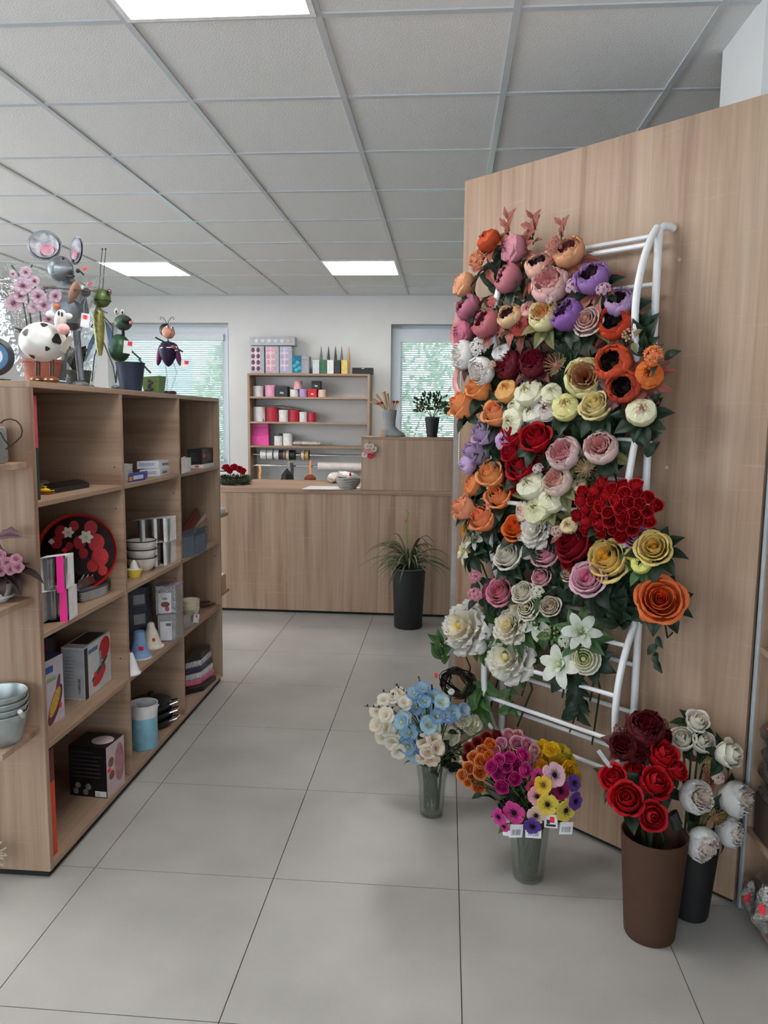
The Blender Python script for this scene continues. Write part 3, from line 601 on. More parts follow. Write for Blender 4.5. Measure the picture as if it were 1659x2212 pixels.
RACK = [
 # px, py, r, kind, outer, heart, hx, hy, label, leaf
 (1056, 520, 25, 'bud', 'c4522c', '8c2a1c', -.4, .6, 'P', 'orange-red peony bud at the top left corner of the rack', R),
 (1109, 538, 29, 'bud', 'cf8f9c', 'a8506a', -.5, -.2, 'P', 'closed dusty pink peony at the top, right of the orange-red bud', R),
 (1098, 601, 31, 'cup', 'c07a86', '581a30', -.7, .4, 'P', 'mauve pink peony with a plum heart below the top pink bud', ['olive', 'green']),
 (1165, 577, 31, 'cup', 'dfae9c', '3c1020', .1, .9, 'P', 'cream pink cup peony with a near black heart, upper middle', R),
 (1227, 547, 33, 'cup', 'd8a078', '7c2c38', .1, .8, 'P', 'peach peony with a wine red heart at the top right', R),
 (1190, 618, 40, 'fullcup', 'ecb8b4', 'd07c80', .0, .6, 'P', 'large light pink peony with a deep pink heart, upper middle', ['olive', 'rust']),
 (1002, 616, 26, 'bud', 'eaa680', 'd88a60', -.8, .2, 'P', 'peach peony on the far left edge near the top', O),
 (1012, 664, 28, 'cup', 'b87086', '5a1a3a', -.6, .6, 'P', 'mauve peony with a purple heart on the left edge', O),
 (1051, 699, 31, 'cup', 'be7078', '5c1426', -.4, .5, 'P', 'dusty rose peony with a dark wine heart, left of the cream rose', R),
 (1102, 686, 27, 'cup', 'deb894', '46161e', -.1, .7, 'P', 'beige peony with a dark brown heart beside the cream rose', R),
 (1143, 671, 19, 'bud', 'dca4a0', 'c87878', .1, .2, 'P', 'small blush peony bud above the beige peony', R),
 (1176, 683, 34, 'fullcup', 'efd8a8', 'd8843c', .1, .5, 'R', 'cream rose with an apricot heart below the large light pink peony', O),
 (1002, 719, 26, 'bud', 'c26e88', '984064', -.5, -.3, 'P', 'rose pink peony bud on the left edge above the white peonies', O),
 (1125, 706, 21, 'bud', 'a03c38', '6c1c20', .1, -.2, 'P', 'brick red peony bud under the beige peony', R),
 (1281, 603, 36, 'cup', PUR, PLUM, -.1, .8, 'P', 'lilac purple peony with a plum heart, highest of the purple ones', ['green', 'rust']),
 (1229, 680, 35, 'cup', '8e60a6', '3a0e3a', -.5, .6, 'P', 'violet peony with a dark purple heart beside the cream rose', 'green'),
 (1337, 656, 31, 'cup', 'b090b8', '301020', .2, .8, 'P', 'pale lilac peony with a black plum heart behind the red-orange one', 'green'),
 (1272, 694, 35, 'ranunculus', 'e2c4c0', 'c08478', .0, .2, 'P', 'pale pink many-petalled ranunculus right of the violet peony', ['olive', 'green']),
 (1328, 696, 36, 'cup', 'c24426', '180606', .1, .1, 'P', 'red-orange peony with a black heart, right upper edge', R),
 (1001, 768, 30, 'fullcup', 'efe8e4', 'f0e6e0', -.6, -.1, 'P', 'white peony bud on the left edge below the pink buds', ['plum', 'green']),
 (1040, 801, 30, 'fullcup', 'efeae6', 'f0e8e2', -.1, -.4, 'P', 'white peony above the orange roses', 'green'),
 (1085, 763, 20, 'bud', 'e6e0da', 'e0d4cc', .1, .3, 'P', 'small white peony half hidden behind the burgundy peony', 'plum'),
 (1098, 789, 32, 'fullcup', '6a1626', '8c1428', -.4, .2, 'P', 'burgundy peony beside the white ones, left of a pair', 'plum'),
 (1152, 785, 30, 'fullcup', '661424', '9c1830', .2, .5, 'P', 'burgundy peony left of the spidery flower, right of a pair', 'plum'),
 (1034, 838, 28, 'rose', 'faac6a', 'f07c44', -.2, .3, 'R', 'orange rose under the white peony, top of the orange roses', 'green'),
 (999, 875, 30, 'rose', 'faac70', 'f0804c', -.7, .3, 'R', 'orange rose on the left edge with yellow outer petals', 'green'),
 (1095, 846, 24, 'bud', 'e8ac68', 'd89048', .0, .4, 'R', 'closed orange rosebud below the burgundy peonies', 'green'),
 (1073, 893, 29, 'rose', 'fab07a', 'f47644', .0, .5, 'R', 'orange rose with a coral heart above the lilac roses', 'green'),
 (1145, 851, 30, 'bud', 'ece4c4', 'e0d8a8', .0, .3, 'R', 'cream white rosebud in the cream cluster, largest of the top ones', O),
 (1117, 878, 22, 'bud', 'ece4c8', 'dcd4a4', -.3, .0, 'R', 'cream rosebud left in the cream cluster beside the orange rose', O),
 (1152, 896, 28, 'bud', 'eee8cc', 'dcd8a0', .1, .5, 'R', 'cream rosebud with a greenish heart, middle of the cream cluster', O),
 (1192, 852, 22, 'bud', 'e0dabc', 'd0cc9c', .3, .3, 'R', 'small shaded cream rosebud at the upper right of the cream cluster', O),
 (1182, 884, 26, 'bud', 'f0e2d4', 'e070b8', .2, -.3, 'R', 'cream rosebud with a bright pink tip in the cream cluster', O),
 (1222, 882, 28, 'bud', 'eedf98', 'e0a8b8', .3, .3, 'R', 'pale yellow rosebud with pink lower petals, right of the cream cluster', 'green'),
 (1111, 911, 28, 'bud', 'eae2c0', 'dcd4a4', -.2, -.3, 'R', 'cream rosebud just above the red roses', O),
 (1046, 934, 28, 'rose', 'cdb2d6', 'b898c8', -.5, .1, 'R', 'lilac rose, topmost of the lilac ones', 'green'),
 (1027, 978, 30, 'rose', 'cbb0d4', 'b494c4', -.5, -.1, 'R', 'lilac rose on the left edge, middle of the lilac ones', 'green'),
 (1010, 1004, 20, 'bud', 'cbb2d8', 'b49ac8', -.6, -.6, 'R', 'lilac rosebud hanging lowest on the left edge', 'green'),
 (1091, 953, 20, 'bud', 'c8a8d0', 'b088c0', .2, -.2, 'R', 'lilac rosebud tucked beside the red roses', 'green'),
 (1113, 937, 31, 'rose', 'c01424', 'a00c1c', -.2, .3, 'R', 'bright red rose, top left of the red roses', 'green'),
 (1159, 946, 32, 'rose', 'ba1222', '980a1a', .2, .4, 'R', 'bright red rose, top right of the red roses', 'green'),
 (1172, 983, 28, 'rose', 'be1426', 'a00c1e', .3, -.2, 'R', 'red rose left of the light pink peony', 'green'),
 (1105, 977, 24, 'rose', 'b41224', '940a1a', -.3, .0, 'R', 'red rose beside the lilac rosebud', 'green'),
 (1126, 1008, 32, 'rose', 'bc1224', '980a1a', .0, .2, 'R', 'large red rose in the middle of the red roses', 'green'),
 (1120, 1044, 25, 'rose', 'b81224', '980a1a', -.2, -.4, 'R', 'red rose hanging lowest, left of the cream rosebud', 'green'),
 (1219, 980, 36, 'fullcup', 'eec4c2', 'd87888', .0, .3, 'P', 'light pink peony with a rosy heart right of the red roses', ['olive', 'green']),
 (1263, 817, 42, 'fullcup', 'f0d8a4', 'b84a20', .4, .0, 'R', 'large cream and orange rose with a rust heart', 'green'),
 (1326, 787, 38, 'cup', 'cf5634', '1c0606', .0, .2, 'P', 'coral peony with a black heart, upper one at the right', R),
 (1348, 837, 35, 'cup', 'b84630', '240808', .2, -.1, 'P', 'coral red peony with a black heart, lower one at the right', 'plum'),
 (1400, 812, 29, 'bud', 'd4702e', 'a04020', .6, .0, 'P', 'orange peony bud at the right edge under the coral florets', R),
 (1288, 878, 32, 'rose', 'f2e4ac', 'e8d48c', .0, .4, 'R', 'pale yellow rose with a pink rim under the cream and orange rose', 'green'),
 (1386, 892, 30, 'bud', 'f0e6bc', 'e870b0', .4, .3, 'R', 'cream rosebud with a magenta cheek at the right edge', 'green'),
 (1299, 968, 36, 'fullcup', 'eec6c0', 'd88888', .1, .3, 'P', 'blush pink peony, rightmost of the pink pair', ['olive', 'green']),
 (1062, 1026, 30, 'rose', 'fab274', 'f49450', -.1, .4, 'R', 'orange rose below the lilac roses, highest of its group', 'green'),
 (1022, 1048, 22, 'bud', 'ec8a52', 'e87040', -.5, .1, 'R', 'narrow orange rosebud on the left below the lilac roses', 'green'),
 (1078, 1072, 28, 'rose', 'faa468', 'f47444', .1, .4, 'R', 'orange rose with a coral heart beside the dark leaves, middle of its group', 'green'),
 (1001, 1098, 27, 'rose', 'fab48c', 'f28054', -.7, .1, 'R', 'peach rose on the left edge of the orange group', 'green'),
 (1044, 1120, 30, 'rose', 'faa070', 'f47446', -.3, .2, 'R', 'salmon orange rose, lowest at the left', 'green'),
 (1115, 1141, 27, 'rose', 'ec7a34', 'f05a2c', .0, .2, 'R', 'deep orange rose left of the big white rose', 'green'),
 (1151, 1051, 31, 'bud', 'f2ecc8', 'e0dca8', -.1, .3, 'R', 'cream rosebud below the red roses, top of three', O),
 (1206, 1041, 32, 'fullcup', 'eecabc', 'd88c80', -.2, .4, 'P', 'blush peony right of the cream rosebud', ['olive', 'rust']),
 (1191, 1082, 27, 'bud', 'f0ecc4', 'dcd89c', .3, .4, 'R', 'cream rosebud with a yellow-green heart below the blush peony', O),
 (1163, 1102, 30, 'bud', 'eee6bc', 'd8d498', -.1, .0, 'R', 'cream rosebud just above the big white rose', O),
 (1133, 1106, 22, 'bud', 'e6c4b4', 'c89488', -.4, -.1, 'P', 'blush peony bud left of the lowest cream rosebud', 'olive'),
 (1154, 1149, 34, 'peony', 'f2efe8', 'ece4d4', -.1, .4, 'R', 'big white ruffled rose above the pink rose', 'green'),
 (1180, 1194, 31, 'rose', 'f8c4d2', 'ea86a8', .0, .2, 'R', 'soft pink rose left of the dark crimson rose', 'green'),
 (1098, 1203, 28, 'rose', 'efeade', 'e2dccc', -.1, .4, 'R', 'white rose with one drooping petal among dark leaves', 'green'),
 (1140, 1193, 16, 'bud', 'efecd8', 'e0dcc0', .0, .2, 'R', 'small white rosebud between the white rose and the pink rose', 'green'),
 (1028, 1162, 26, 'lily', 'f2f0ea', 'e6e6c4', -.3, .3, 'L', 'white orchid-like bloom on the left, upper of two', 'green'),
 (1003, 1191, 27, 'lily', 'f2f0ec', 'e6dc8c', -.6, .0, 'L', 'white orchid-like bloom on the left edge with yellow tips, lower of two', 'green'),
 (1004, 1144, 19, 'daisy', 'eebc18', 'e08a10', -.8, .0, 'C', 'yellow chrysanthemum peeking out on the left edge', 'light'),
 (1240, 1176, 38, 'rose', '9a1026', '760818', -.3, .2, 'R', 'large dark crimson rose below the red cluster', 'green'),
 (1228, 1216, 15, 'rose', 'ac1428', '8c0c1c', .0, .2, 'R', 'small crimson rosebud below the dark crimson rose', 'green'),
 (1170, 1248, 20, 'rose', 'f0c0c4', 'e48494', -.1, .3, 'R', 'small pink rosebud under the soft pink rose', 'green'),
 (1230, 1240, 16, 'rose', 'f2d8c4', 'e8b8a0', -.1, .3, 'R', 'small ivory rosebud under the crimson bud', 'green'),
 (1319, 1212, 45, 'rose', 'fbe596', 'f4b840', -.1, .2, 'R', 'large yellow rose with a golden heart', 'green'),
 (1413, 1185, 34, 'rose', 'fae494', 'f2c050', .3, .2, 'R', 'yellow rose at the right edge beside the red cluster', 'green'),
 (1386, 1219, 21, 'bud', 'dfe080', 'c8d060', .2, .2, 'R', 'greenish yellow rosebud below the right yellow rose', 'light'),
 (1366, 1198, 14, 'bud', 'f0d468', 'e0b040', .2, .5, 'R', 'tiny yellow rosebud between the two yellow roses', 'light'),
 (1272, 1252, 36, 'rose', 'f8d0de', 'ee84b0', .1, .1, 'R', 'pale pink rose below the large yellow rose', 'green'),
 (1376, 1162, 24, 'rose', 'dca0c4', 'c06898', .2, .5, 'R', 'orchid pink rose half hidden under the red cluster', 'green'),
 (1252, 1051, 17, 'bud', 'cbbf9c', 'b0a478', .0, .4, 'P', 'tan bud left of the red cluster', 'olive'),
 (1230, 1137, 18, 'bud', 'd8c49c', 'c0a878', .1, .2, 'P', 'beige bud above the dark crimson rose', 'rust'),
 (1005, 1355, 52, 'peony', 'f4f1ec', 'eed04a', -.3, .2, 'P', 'big white peony with a yellow heart, leftmost at the bottom', 'light'),
 (1101, 1421, 50, 'peony', 'f4f2ea', 'eee0a0', -.1, .2, 'P', 'big white peony hanging lowest over the rack rungs', 'light'),
 (1037, 1397, 16, 'bud', 'f2efd8', 'e6dc88', -.1, -.2, 'P', 'white peony bud between the two big white peonies', 'light'),
 (1101, 1354, 36, 'peony', 'f2eee2', 'eccc40', -.2, .4, 'P', 'white peony with a yellow heart under the pink rose', 'light'),
 (1142, 1314, 28, 'ranunculus', 'f4efe0', 'ecdcae', -.1, .3, 'P', 'ivory ranunculus in the white cluster', 'light'),
 (1130, 1281, 23, 'rose', 'f0ebde', 'e4dccb', -.1, .4, 'R', 'white rose at the top of the white cluster', 'green'),
 (1112, 1311, 22, 'daisy', 'f2efe6', 'dcc878', -.4, .2, 'C', 'white chrysanthemum at the left of the white cluster', 'light'),
 (1189, 1311, 21, 'rose', 'eee2d0', 'dcc4a8', .2, .3, 'R', 'cream rose at the right of the white cluster', 'green'),
 (1158, 1345, 36, 'lily', 'f5f3ee', 'e8eccc', .2, .0, 'L', 'white lily in the white cluster under the ivory ranunculus', 'light'),
 (1256, 1366, 40, 'lily', 'e4e8e6', 'b8c8a0', .4, .3, 'L', 'pale grey-white lily below the pale pink rose', 'light'),
 (1210, 1436, 46, 'lily', 'f5f5f4', 'e0ecc4', .0, .2, 'L', 'large white dahlia-like lily at the bottom of the rack', 'green'),
 (1265, 1424, 34, 'ranunculus', 'f3f1e2', 'd8d48c', .2, .1, 'P', 'white ranunculus with a greenish heart at the bottom right', 'green'),
 (1083, 1280, 30, 'rose', 'eca4b4', 'd86880', .0, .2, 'R', 'rose pink rose above the white cluster', 'green'),
 (1060, 1277, 27, 'daisy', 'c868b8', 'e04870', -.3, .1, 'C', 'magenta chrysanthemum behind the rose pink rose', 'green'),
 (1426, 1297, 46, 'rose', 'fa8a50', 'e8502a', .5, .1, 'R', 'large orange rose hanging out at the lower right', 'green'),
 (1401, 1325, 16, 'rose', 'f0862c', 'd84c20', .2, -.2, 'R', 'small orange rosebud against the large orange rose', 'green'),
]
CAT = {'P': ('artificial_peony', 'peony'), 'R': ('artificial_rose', 'rose'), 'L': ('artificial_lily', 'lily'), 'C': ('artificial_chrysanthemum', 'chrysanthemum')}
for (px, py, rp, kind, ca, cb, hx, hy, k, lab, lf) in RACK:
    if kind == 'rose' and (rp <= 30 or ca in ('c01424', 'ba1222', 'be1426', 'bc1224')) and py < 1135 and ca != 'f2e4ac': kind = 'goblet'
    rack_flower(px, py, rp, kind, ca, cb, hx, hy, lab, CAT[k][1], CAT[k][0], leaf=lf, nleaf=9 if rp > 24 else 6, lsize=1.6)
SPR = [(1037, 566, 27, 'spray', 'd2764e', 'e09a70', 'orange floret spray at the upper left of the rack', R), (1199, 536, 23, 'spray', 'cf9080', 'b86a5c', 'dusty pink floret spray against the peach peony', R),
 (1066, 655, 14, 'spray', 'c87c74', 'e04038', 'tiny pink floret spray left of the beige peony', 'green'), (1243, 620, 23, 'spray', 'd2a4c4', 'e8d0dc', 'lilac floret spray left of the top purple peony', 'green'),
 (1305, 627, 20, 'spray', 'd4a0c0', 'e8d0dc', 'lilac floret spray right of the top purple peony', 'green'), (1361, 727, 20, 'berry', 'c09a84', 'd8b8a0', 'pinkish brown berry sprig at the right rail', 'olive'),
 (1193, 647, 17, 'spray', 'e2c2ba', 'f0dcd4', 'blush floret spray below the large light pink peony', 'olive'), (1038, 752, 26, 'spray', 'f0eeee', 'e0dcd8', 'white floret spray between the white peonies', 'green'),
 (1415, 770, 28, 'spray', 'ee6a44', 'f0b060', 'coral floret spray sticking out at the right edge', 'green'), (1203, 790, 26, 'spider', 'b47c70', 'b09a68', 'spidery tan and pink flower right of the burgundy pair', 'olive'),
 (1163, 1281, 20, 'spray', 'f0ede4', 'e8e4d0', 'white floret spray at the top of the white cluster', 'light'), (1028, 1247, 18, 'spray', 'd880a0', 'e8a8bc', 'pink floret spray on the left edge, upper of two', 'green'),
 (1028, 1285, 20, 'spray', 'e088a4', 'f0b4c4', 'pink floret spray on the left edge, lower of two', 'green'), (1064, 790, 13, 'spray', 'e0b4a0', 'e8cab8', 'cream pink floret spray between white and burgundy peonies', 'plum'),
 (1268, 1014, 24, 'spider', 'c09480', 'b0a070', 'dry brown spidery flower below the blush pink peony', 'olive'), (1163, 1013, 15, 'spray', 'f0e6e4', 'e8d0cc', 'small white floret spray above the cream rosebud', 'green'),
 (1192, 1370, 22, 'berry', '7c8c50', '98a868', 'green berry sprig beside the white lily', 'light'), (1222, 1385, 20, 'spray', 'e8eae2', 'd0d8b8', 'pale green and white floret spray left of the grey-white lily', 'light'),
 (1206, 1150, 18, 'spray', 'e0c8c0', 'c8a098', 'pale beige floret spray right of the big white rose', 'rust'), (975, 1383, 14, 'spray', 'b01830', '801020', 'small dark red flower sprig beside the leftmost white peony', 'light')]
for (px, py, rp, kind, ca, cb, lab, lf) in SPR:
    rack_flower(px, py, rp, kind, ca, cb, random.uniform(-.2, .2), .3, lab, 'flower spray', 'flower_spray', s=.19, leaf=lf, nleaf=3, lsize=1.3)
# the dense cluster of small red roses is one bush
def bunch(name, label, cat, base, stems_to, heads, leaf='green', nleaf=8, lsize=.05, group=None, vs=None):
    """heads: (centre, radius, kind, outer, heart, facing); all their stems meet at stems_to"""
    t = thing(name, label, cat, base, group); gm = lin((62, 84, 48))
    for (c, r, kind, ca, cb, face) in heads:
        flower('', '', '', c, r, kind, ca, cb, face, parent=t)
        c = Vector(c); q = Vector(stems_to); b = c-Vector(face).normalized()*r*.7
        mid = b.lerp(q, .5)+(Vector((0, 0, 1))*.0); mid = Vector((mid.x*.7+q.x*.3, mid.y*.7+q.y*.3, mid.z))
        if vs:
            a1, a2 = random.uniform(0, 6.28), random.uniform(0, 6.28); mo = Vector((vs[0].x+vs[1]*.7*math.cos(a1), vs[0].y+vs[1]*.7*math.sin(a1), vs[0].z)); lo = Vector((vs[0].x+vs[1]*.45*math.cos(a2), vs[0].y+vs[1]*.45*math.sin(a2), .025))
            part(MB().tube([b, b.lerp(mo, .55)+Vector((0, 0, .01)), mo, mo.lerp(lo, .5), lo], .0024, 5, 0, mix(gm, lin((120, 140, 90)), random.random()*.6)), 'stem', PET, t)
        else: part(MB().tube([b, mid, q, q+(q-mid)*.35], .0022, 5, 0, gm), 'stem', PET, t)
    for i in range(nleaf):
        c = Vector(random.choice(heads)[0]).lerp(Vector(stems_to), random.uniform(.25, .6)); a = random.uniform(0, 6.28)
        L = Matrix.Translation(c-t.location) @ Matrix.Rotation(a, 4, 'Z') @ Matrix.Rotation(random.uniform(-.5, .4), 4, 'Y') @ Matrix.Rotation(random.uniform(-.5, .5), 4, 'X') @ Matrix.Scale(lsize*random.uniform(.7, 1.3), 4)
        link('leaf', LEAVES[leaf], t, L)
    return t
hd = []; cc = onp(1326, 1098, .20); k = mpp(cc)
for i in range(36):
    a = i*2.4; q = math.sqrt((i+.5)/36); x = 1328+92*q*math.cos(a); y = 1098+64*q*math.sin(a)
    fx, fy = q*math.cos(a), -q*math.sin(a)
    c = onp(x, y, .20+.05*(1-q*q)); hd.append((c, random.uniform(13, 17)*k, 'goblet' if i % 3 else 'rose', random.choice(('c01020', 'b00e1c', 'cc1624')), 'a00a18', Vector(PN)+Vector(PD)*(fx*.7+random.uniform(-.4, .4))+Vector((0, 0, .3+fy*.7+random.uniform(-.4, .4)))))
bunch('artificial_rose_bush', 'round bush of many small bright red roses at the right of the rack', 'rose bush', onp(1326, 1150, .1), onp(1330, 1200, .10), hd, 'green', 12, .06, 'artificial flowers on the white rack')
# sprigs of leaves that fill the rack between the blooms
def sprig(px, py, s, leaf, n, size, label, up=1):
    c = Vector(onp(px, py, s)); t = thing('leaf_sprig', label, 'foliage', c, 'leaf sprigs on the flower rack')
    part(MB().tube([c, c+Vector((0, 0, .05*up))+Vector(PN)*.01, c+Vector((0, 0, .10*up))], .002, 5, 0, lin((70, 70, 50))), 'stem', PET, t)
    for i in range(n):
        d = Vector(PD)*math.cos(i*2.4)+Vector(PN)*random.uniform(.1, .6)+Vector((0, 0, up*random.uniform(.1, 1.2)))
        z = Vector(PN)+Vector((random.uniform(-.4, .4),)*3); x = d.normalized(); y = z.cross(x).normalized(); z = x.cross(y)
        M = Matrix((x, y, z)).transposed().to_4x4() @ Matrix.Scale(size*random.uniform(.75, 1.2), 4); M.translation = Vector((0, 0, .10*up*i/n))
        link('leaf', LEAVES[leaf], t, M)
for (x, y, s, lf, n, sz, lab) in [(1098, 528, .12, 'rust', 7, .05, 'rust red leaf sprig standing up at the top, left one'), (1152, 528, .12, 'rust', 7, .052, 'rust red leaf sprig standing up at the top, right one'),
  (1214, 540, .12, 'rust', 5, .05, 'brownish leaf sprig behind the top peach peony'), (1080, 640, .12, 'green', 8, .07, 'dark leaf sprig below the mauve pink peony'), (1075, 590, .11, 'olive', 6, .06, 'olive leaf sprig left of the mauve pink peony'),
  (1215, 745, .10, 'green', 9, .08, 'dark leaf sprig in the gap above the spidery flower'), (1170, 740, .10, 'plum', 8, .07, 'brown leaf sprig in the gap above the burgundy pair'), (1290, 745, .11, 'olive', 6, .075, 'olive leaf sprig below the red-orange peony'),
  (1330, 930, .12, 'green', 9, .075, 'dark leaf sprig above the blush pink peony'), (1400, 940, .13, 'green', 6, .07, 'dark leaf sprig crossing the right rail'), (1395, 985, .12, 'green', 3, .06, 'single dark leaf pair on the right rail'), (1250, 930, .11, 'green', 8, .07, 'dark leaf sprig right of the red roses'),
  (1065, 985, .11, 'green', 9, .07, 'dark leaf sprig between lilac and red roses'), (1130, 965, .19, 'green', 5, .05, 'dark leaf sprig inside the red roses'), (1100, 1110, .11, 'green', 10, .075, 'dark leaf sprig right of the salmon orange rose'), (1060, 1165, .11, 'green', 10, .075, 'dark leaf sprig below the salmon orange rose'),
  (1060, 1215, .12, 'green', 9, .07, 'dark leaf sprig left of the white rose'), (1120, 1240, .12, 'green', 8, .07, 'dark leaf sprig below the white rose'), (1320, 1010, .10, 'green', 9, .08, 'dark leaf sprig above the red cluster'), (1320, 1290, .12, 'green', 12, .085, 'dark leaf sprig under the large yellow rose'),
  (1360, 1310, .12, 'green', 10, .08, 'dark leaf sprig left of the large orange rose'), (1240, 1300, .11, 'green', 9, .075, 'dark leaf sprig left of the pale pink rose'), (1400, 1250, .12, 'green', 6, .07, 'dark leaf sprig below the right yellow rose'), (1300, 1340, .12, 'green', 8, .08, 'dark leaf sprig right of the grey-white lily'),
  (1420, 1375, .12, 'green', 4, .05, 'small leaf sprig hanging below the large orange rose'), (1255, 1480, .12, 'green', 6, .07, 'dark leaf sprig under the white ranunculus'), (1070, 1355, .13, 'light', 7, .075, 'bright leaf sprig between the two yellow-hearted white peonies'), (1045, 1470, .13, 'light', 9, .095, 'broad leaf sprig hanging under the lowest white peony'), (1105, 1480, .13, 'light', 5, .07, 'leaf sprig below the lowest white peony'),
  (1130, 640, .11, 'olive', 9, .06, 'olive leaf sprig behind the large light pink peony'), (1070, 720, .11, 'rust', 8, .06, 'rust leaf sprig under the dusty rose peony'), (1140, 735, .12, 'green', 14, .075, 'dark leaf sprig between the cream rose and the burgundy pair'), (1250, 735, .12, 'green', 14, .08, 'dark leaf sprig under the pale pink ranunculus'), (1100, 830, .11, 'green', 12, .07, 'dark leaf sprig under the burgundy pair'), (1230, 840, .11, 'green', 12, .075, 'dark leaf sprig left of the large cream and orange rose'), (1075, 940, .12, 'green', 10, .065, 'dark leaf sprig right of the topmost lilac rose'), (1215, 925, .12, 'green', 12, .075, 'dark leaf sprig above the light pink peony'), (1290, 920, .12, 'green', 14, .08, 'dark leaf sprig under the pale yellow rose'), (1270, 1010, .10, 'green', 12, .08, 'dark leaf sprig between the pink peonies and the red cluster'), (1090, 1010, .12, 'green', 10, .07, 'dark leaf sprig right of the highest lower orange rose'), (1085, 1165, .12, 'green', 14, .075, 'dark leaf sprig left of the deep orange rose'), (1160, 1225, .12, 'green', 10, .065, 'dark leaf sprig between the soft pink and small pink roses'), (1280, 1300, .12, 'green', 14, .085, 'dark leaf sprig just under the pale pink rose'), (1345, 1265, .12, 'green', 14, .085, 'dark leaf sprig right of the large yellow rose'), (1215, 1270, .12, 'green', 10, .07, 'dark leaf sprig below the small ivory rosebud'), (1340, 1350, .12, 'green', 10, .075, 'dark leaf sprig low beside the right rail'), (1350, 905, .12, 'green', 10, .075, 'dark leaf sprig left of the cream rosebud with the magenta cheek'), (1310, 755, .11, 'plum', 9, .07, 'brown leaf sprig left of the upper coral peony'), (1395, 770, .13, 'green', 7, .065, 'dark leaf sprig behind the coral florets'),
  (955, 1430, .16, 'light', 8, .075, 'bright leaf sprig sticking out left below the leftmost white peony')]:
    sprig(x, y, s, lf, int(n*1.7) if lf in ('green', 'plum') and n > 5 else n, sz, lab, -1 if y > 1440 or 'hanging' in lab else 1)
# pink cloth ribbon hanging down the left edge of the rack
rb = MB(); rows = []
for k in range(24):
    y = 655+250*k/23; wv = 5*math.sin(k*.7); c = Vector(onp(978+wv+4*abs(k-8)/8, y, .10)); rows.append([c+Vector(PD)*(i*.006)+Vector(PN)*(.008*math.sin(i*1.7+k*.4)) for i in range(6)])
tag(rb.grid(rows).obj('fabric_ribbon', pm((226, 172, 166), .7)), 'pink fabric ribbon hanging down the left edge of the rack', 'ribbon')
# dark wreath low on the left with a red sticker, and a red price sticker
wr = thing('twig_wreath', 'dark twig wreath hanging low at the left of the rack', 'wreath', onp(1000, 1475, .16))
for j in range(34):
    c0 = Vector(onp(990, 1475, .16)); r0 = random.uniform(.05, .075); ph = random.uniform(0, 6.28); pts = []
    for i in range(15):
        a = ph+i/14*5; q = c0+Vector(PD)*(r0*math.cos(a)*1.1)+Vector((0, 0, r0*.75*math.sin(a)))+Vector(PN)*(.025*math.sin(a*2+ph)); pts.append(q)
    part(MB().tube(pts, .0018, 4, 0, mix(lin((24, 20, 18)), lin((70, 58, 48)), random.random())), 'twig', PET, wr)
part(MB().obj_box(onp(942, 1459, .20), PD, PN, (0, 0, 1), .007, .0006, .009), 'price_sticker', pm((240, 60, 60), .5), wr)
# ================================================================ vases on the floor
glass = clear((.93, .97, .96), .035, .03, 'vase_glass', .5)
def vase(name, label, px, py, ptop, rb, rt, mat, glassy=True, ribs=0.0):
    b = onz(px, py, 0); Y = b[1]; h = ony(px, ptop, Y)[2]
    t = thing(name, label, 'vase', (b[0], Y, 0)); n = 32; pr = [(rb*.96, 0), (rb, .006)]
    for k in range(1, 9):
        q = k/8; pr.append((rb+(rt-rb)*q + ribs*math.sin(q*9), .006+(h-.006)*q))
    w = .0035 if glassy else .004
    inner = [(r-w, z) for r, z in reversed(pr[2:])] + [(rb*.8, .02 if glassy else .008), (0, .02 if glassy else .008)]
    part(MB().lathe(pr+inner, n, (b[0], Y, 0), 0, None, None, False).lathe([(rb*.96, 0), (0, 0)], n, (b[0], Y, 0), 0, None, None, False), 'body', mat, t)
    if glassy: part(MB().lathe([(rt-w, h-.002), (rt+.0015, h-.001), (rt+.0005, h+.0015), (rt-w, h+.001)], n, (b[0], Y, 0), 0, None, None, False), 'rim', glass, t); part(MB().lathe([(rb*.7, .003), (rb*.92, .012), (rb*.7, .019), (0, .021)], 24, (b[0], Y, 0)), 'thick_base', clear((.86, .91, .91), .15, .03, 'thick_glass'), t)
    return Vector((b[0], Y, h)), rt
G = 'flowers in the floor vases'
def heads(lst, Y, kind, cols, cb, dy=.04, rs=1.0, up=.5):
    out = []; xs = [q[0] for q in lst]; ys = [q[1] for q in lst]; mx = sum(xs)/len(xs); my = sum(ys)/len(ys); sp = max(20, max(max(xs)-min(xs), max(ys)-min(ys))/2)
    for q in lst:
        c = ony(q[0], q[1], Y-.03+random.uniform(-dy, dy)-.03*(q[1]-my)/sp); r = (q[2] if len(q) > 2 else 15)*mpp(c)*rs
        out.append((c, r, q[4] if len(q) > 4 else kind, q[3] if len(q) > 3 else random.choice(cols), q[5] if len(q) > 5 else cb, (.6*(q[0]-mx)/sp, -.75, up-.5*(q[1]-my)/sp)))
    return out
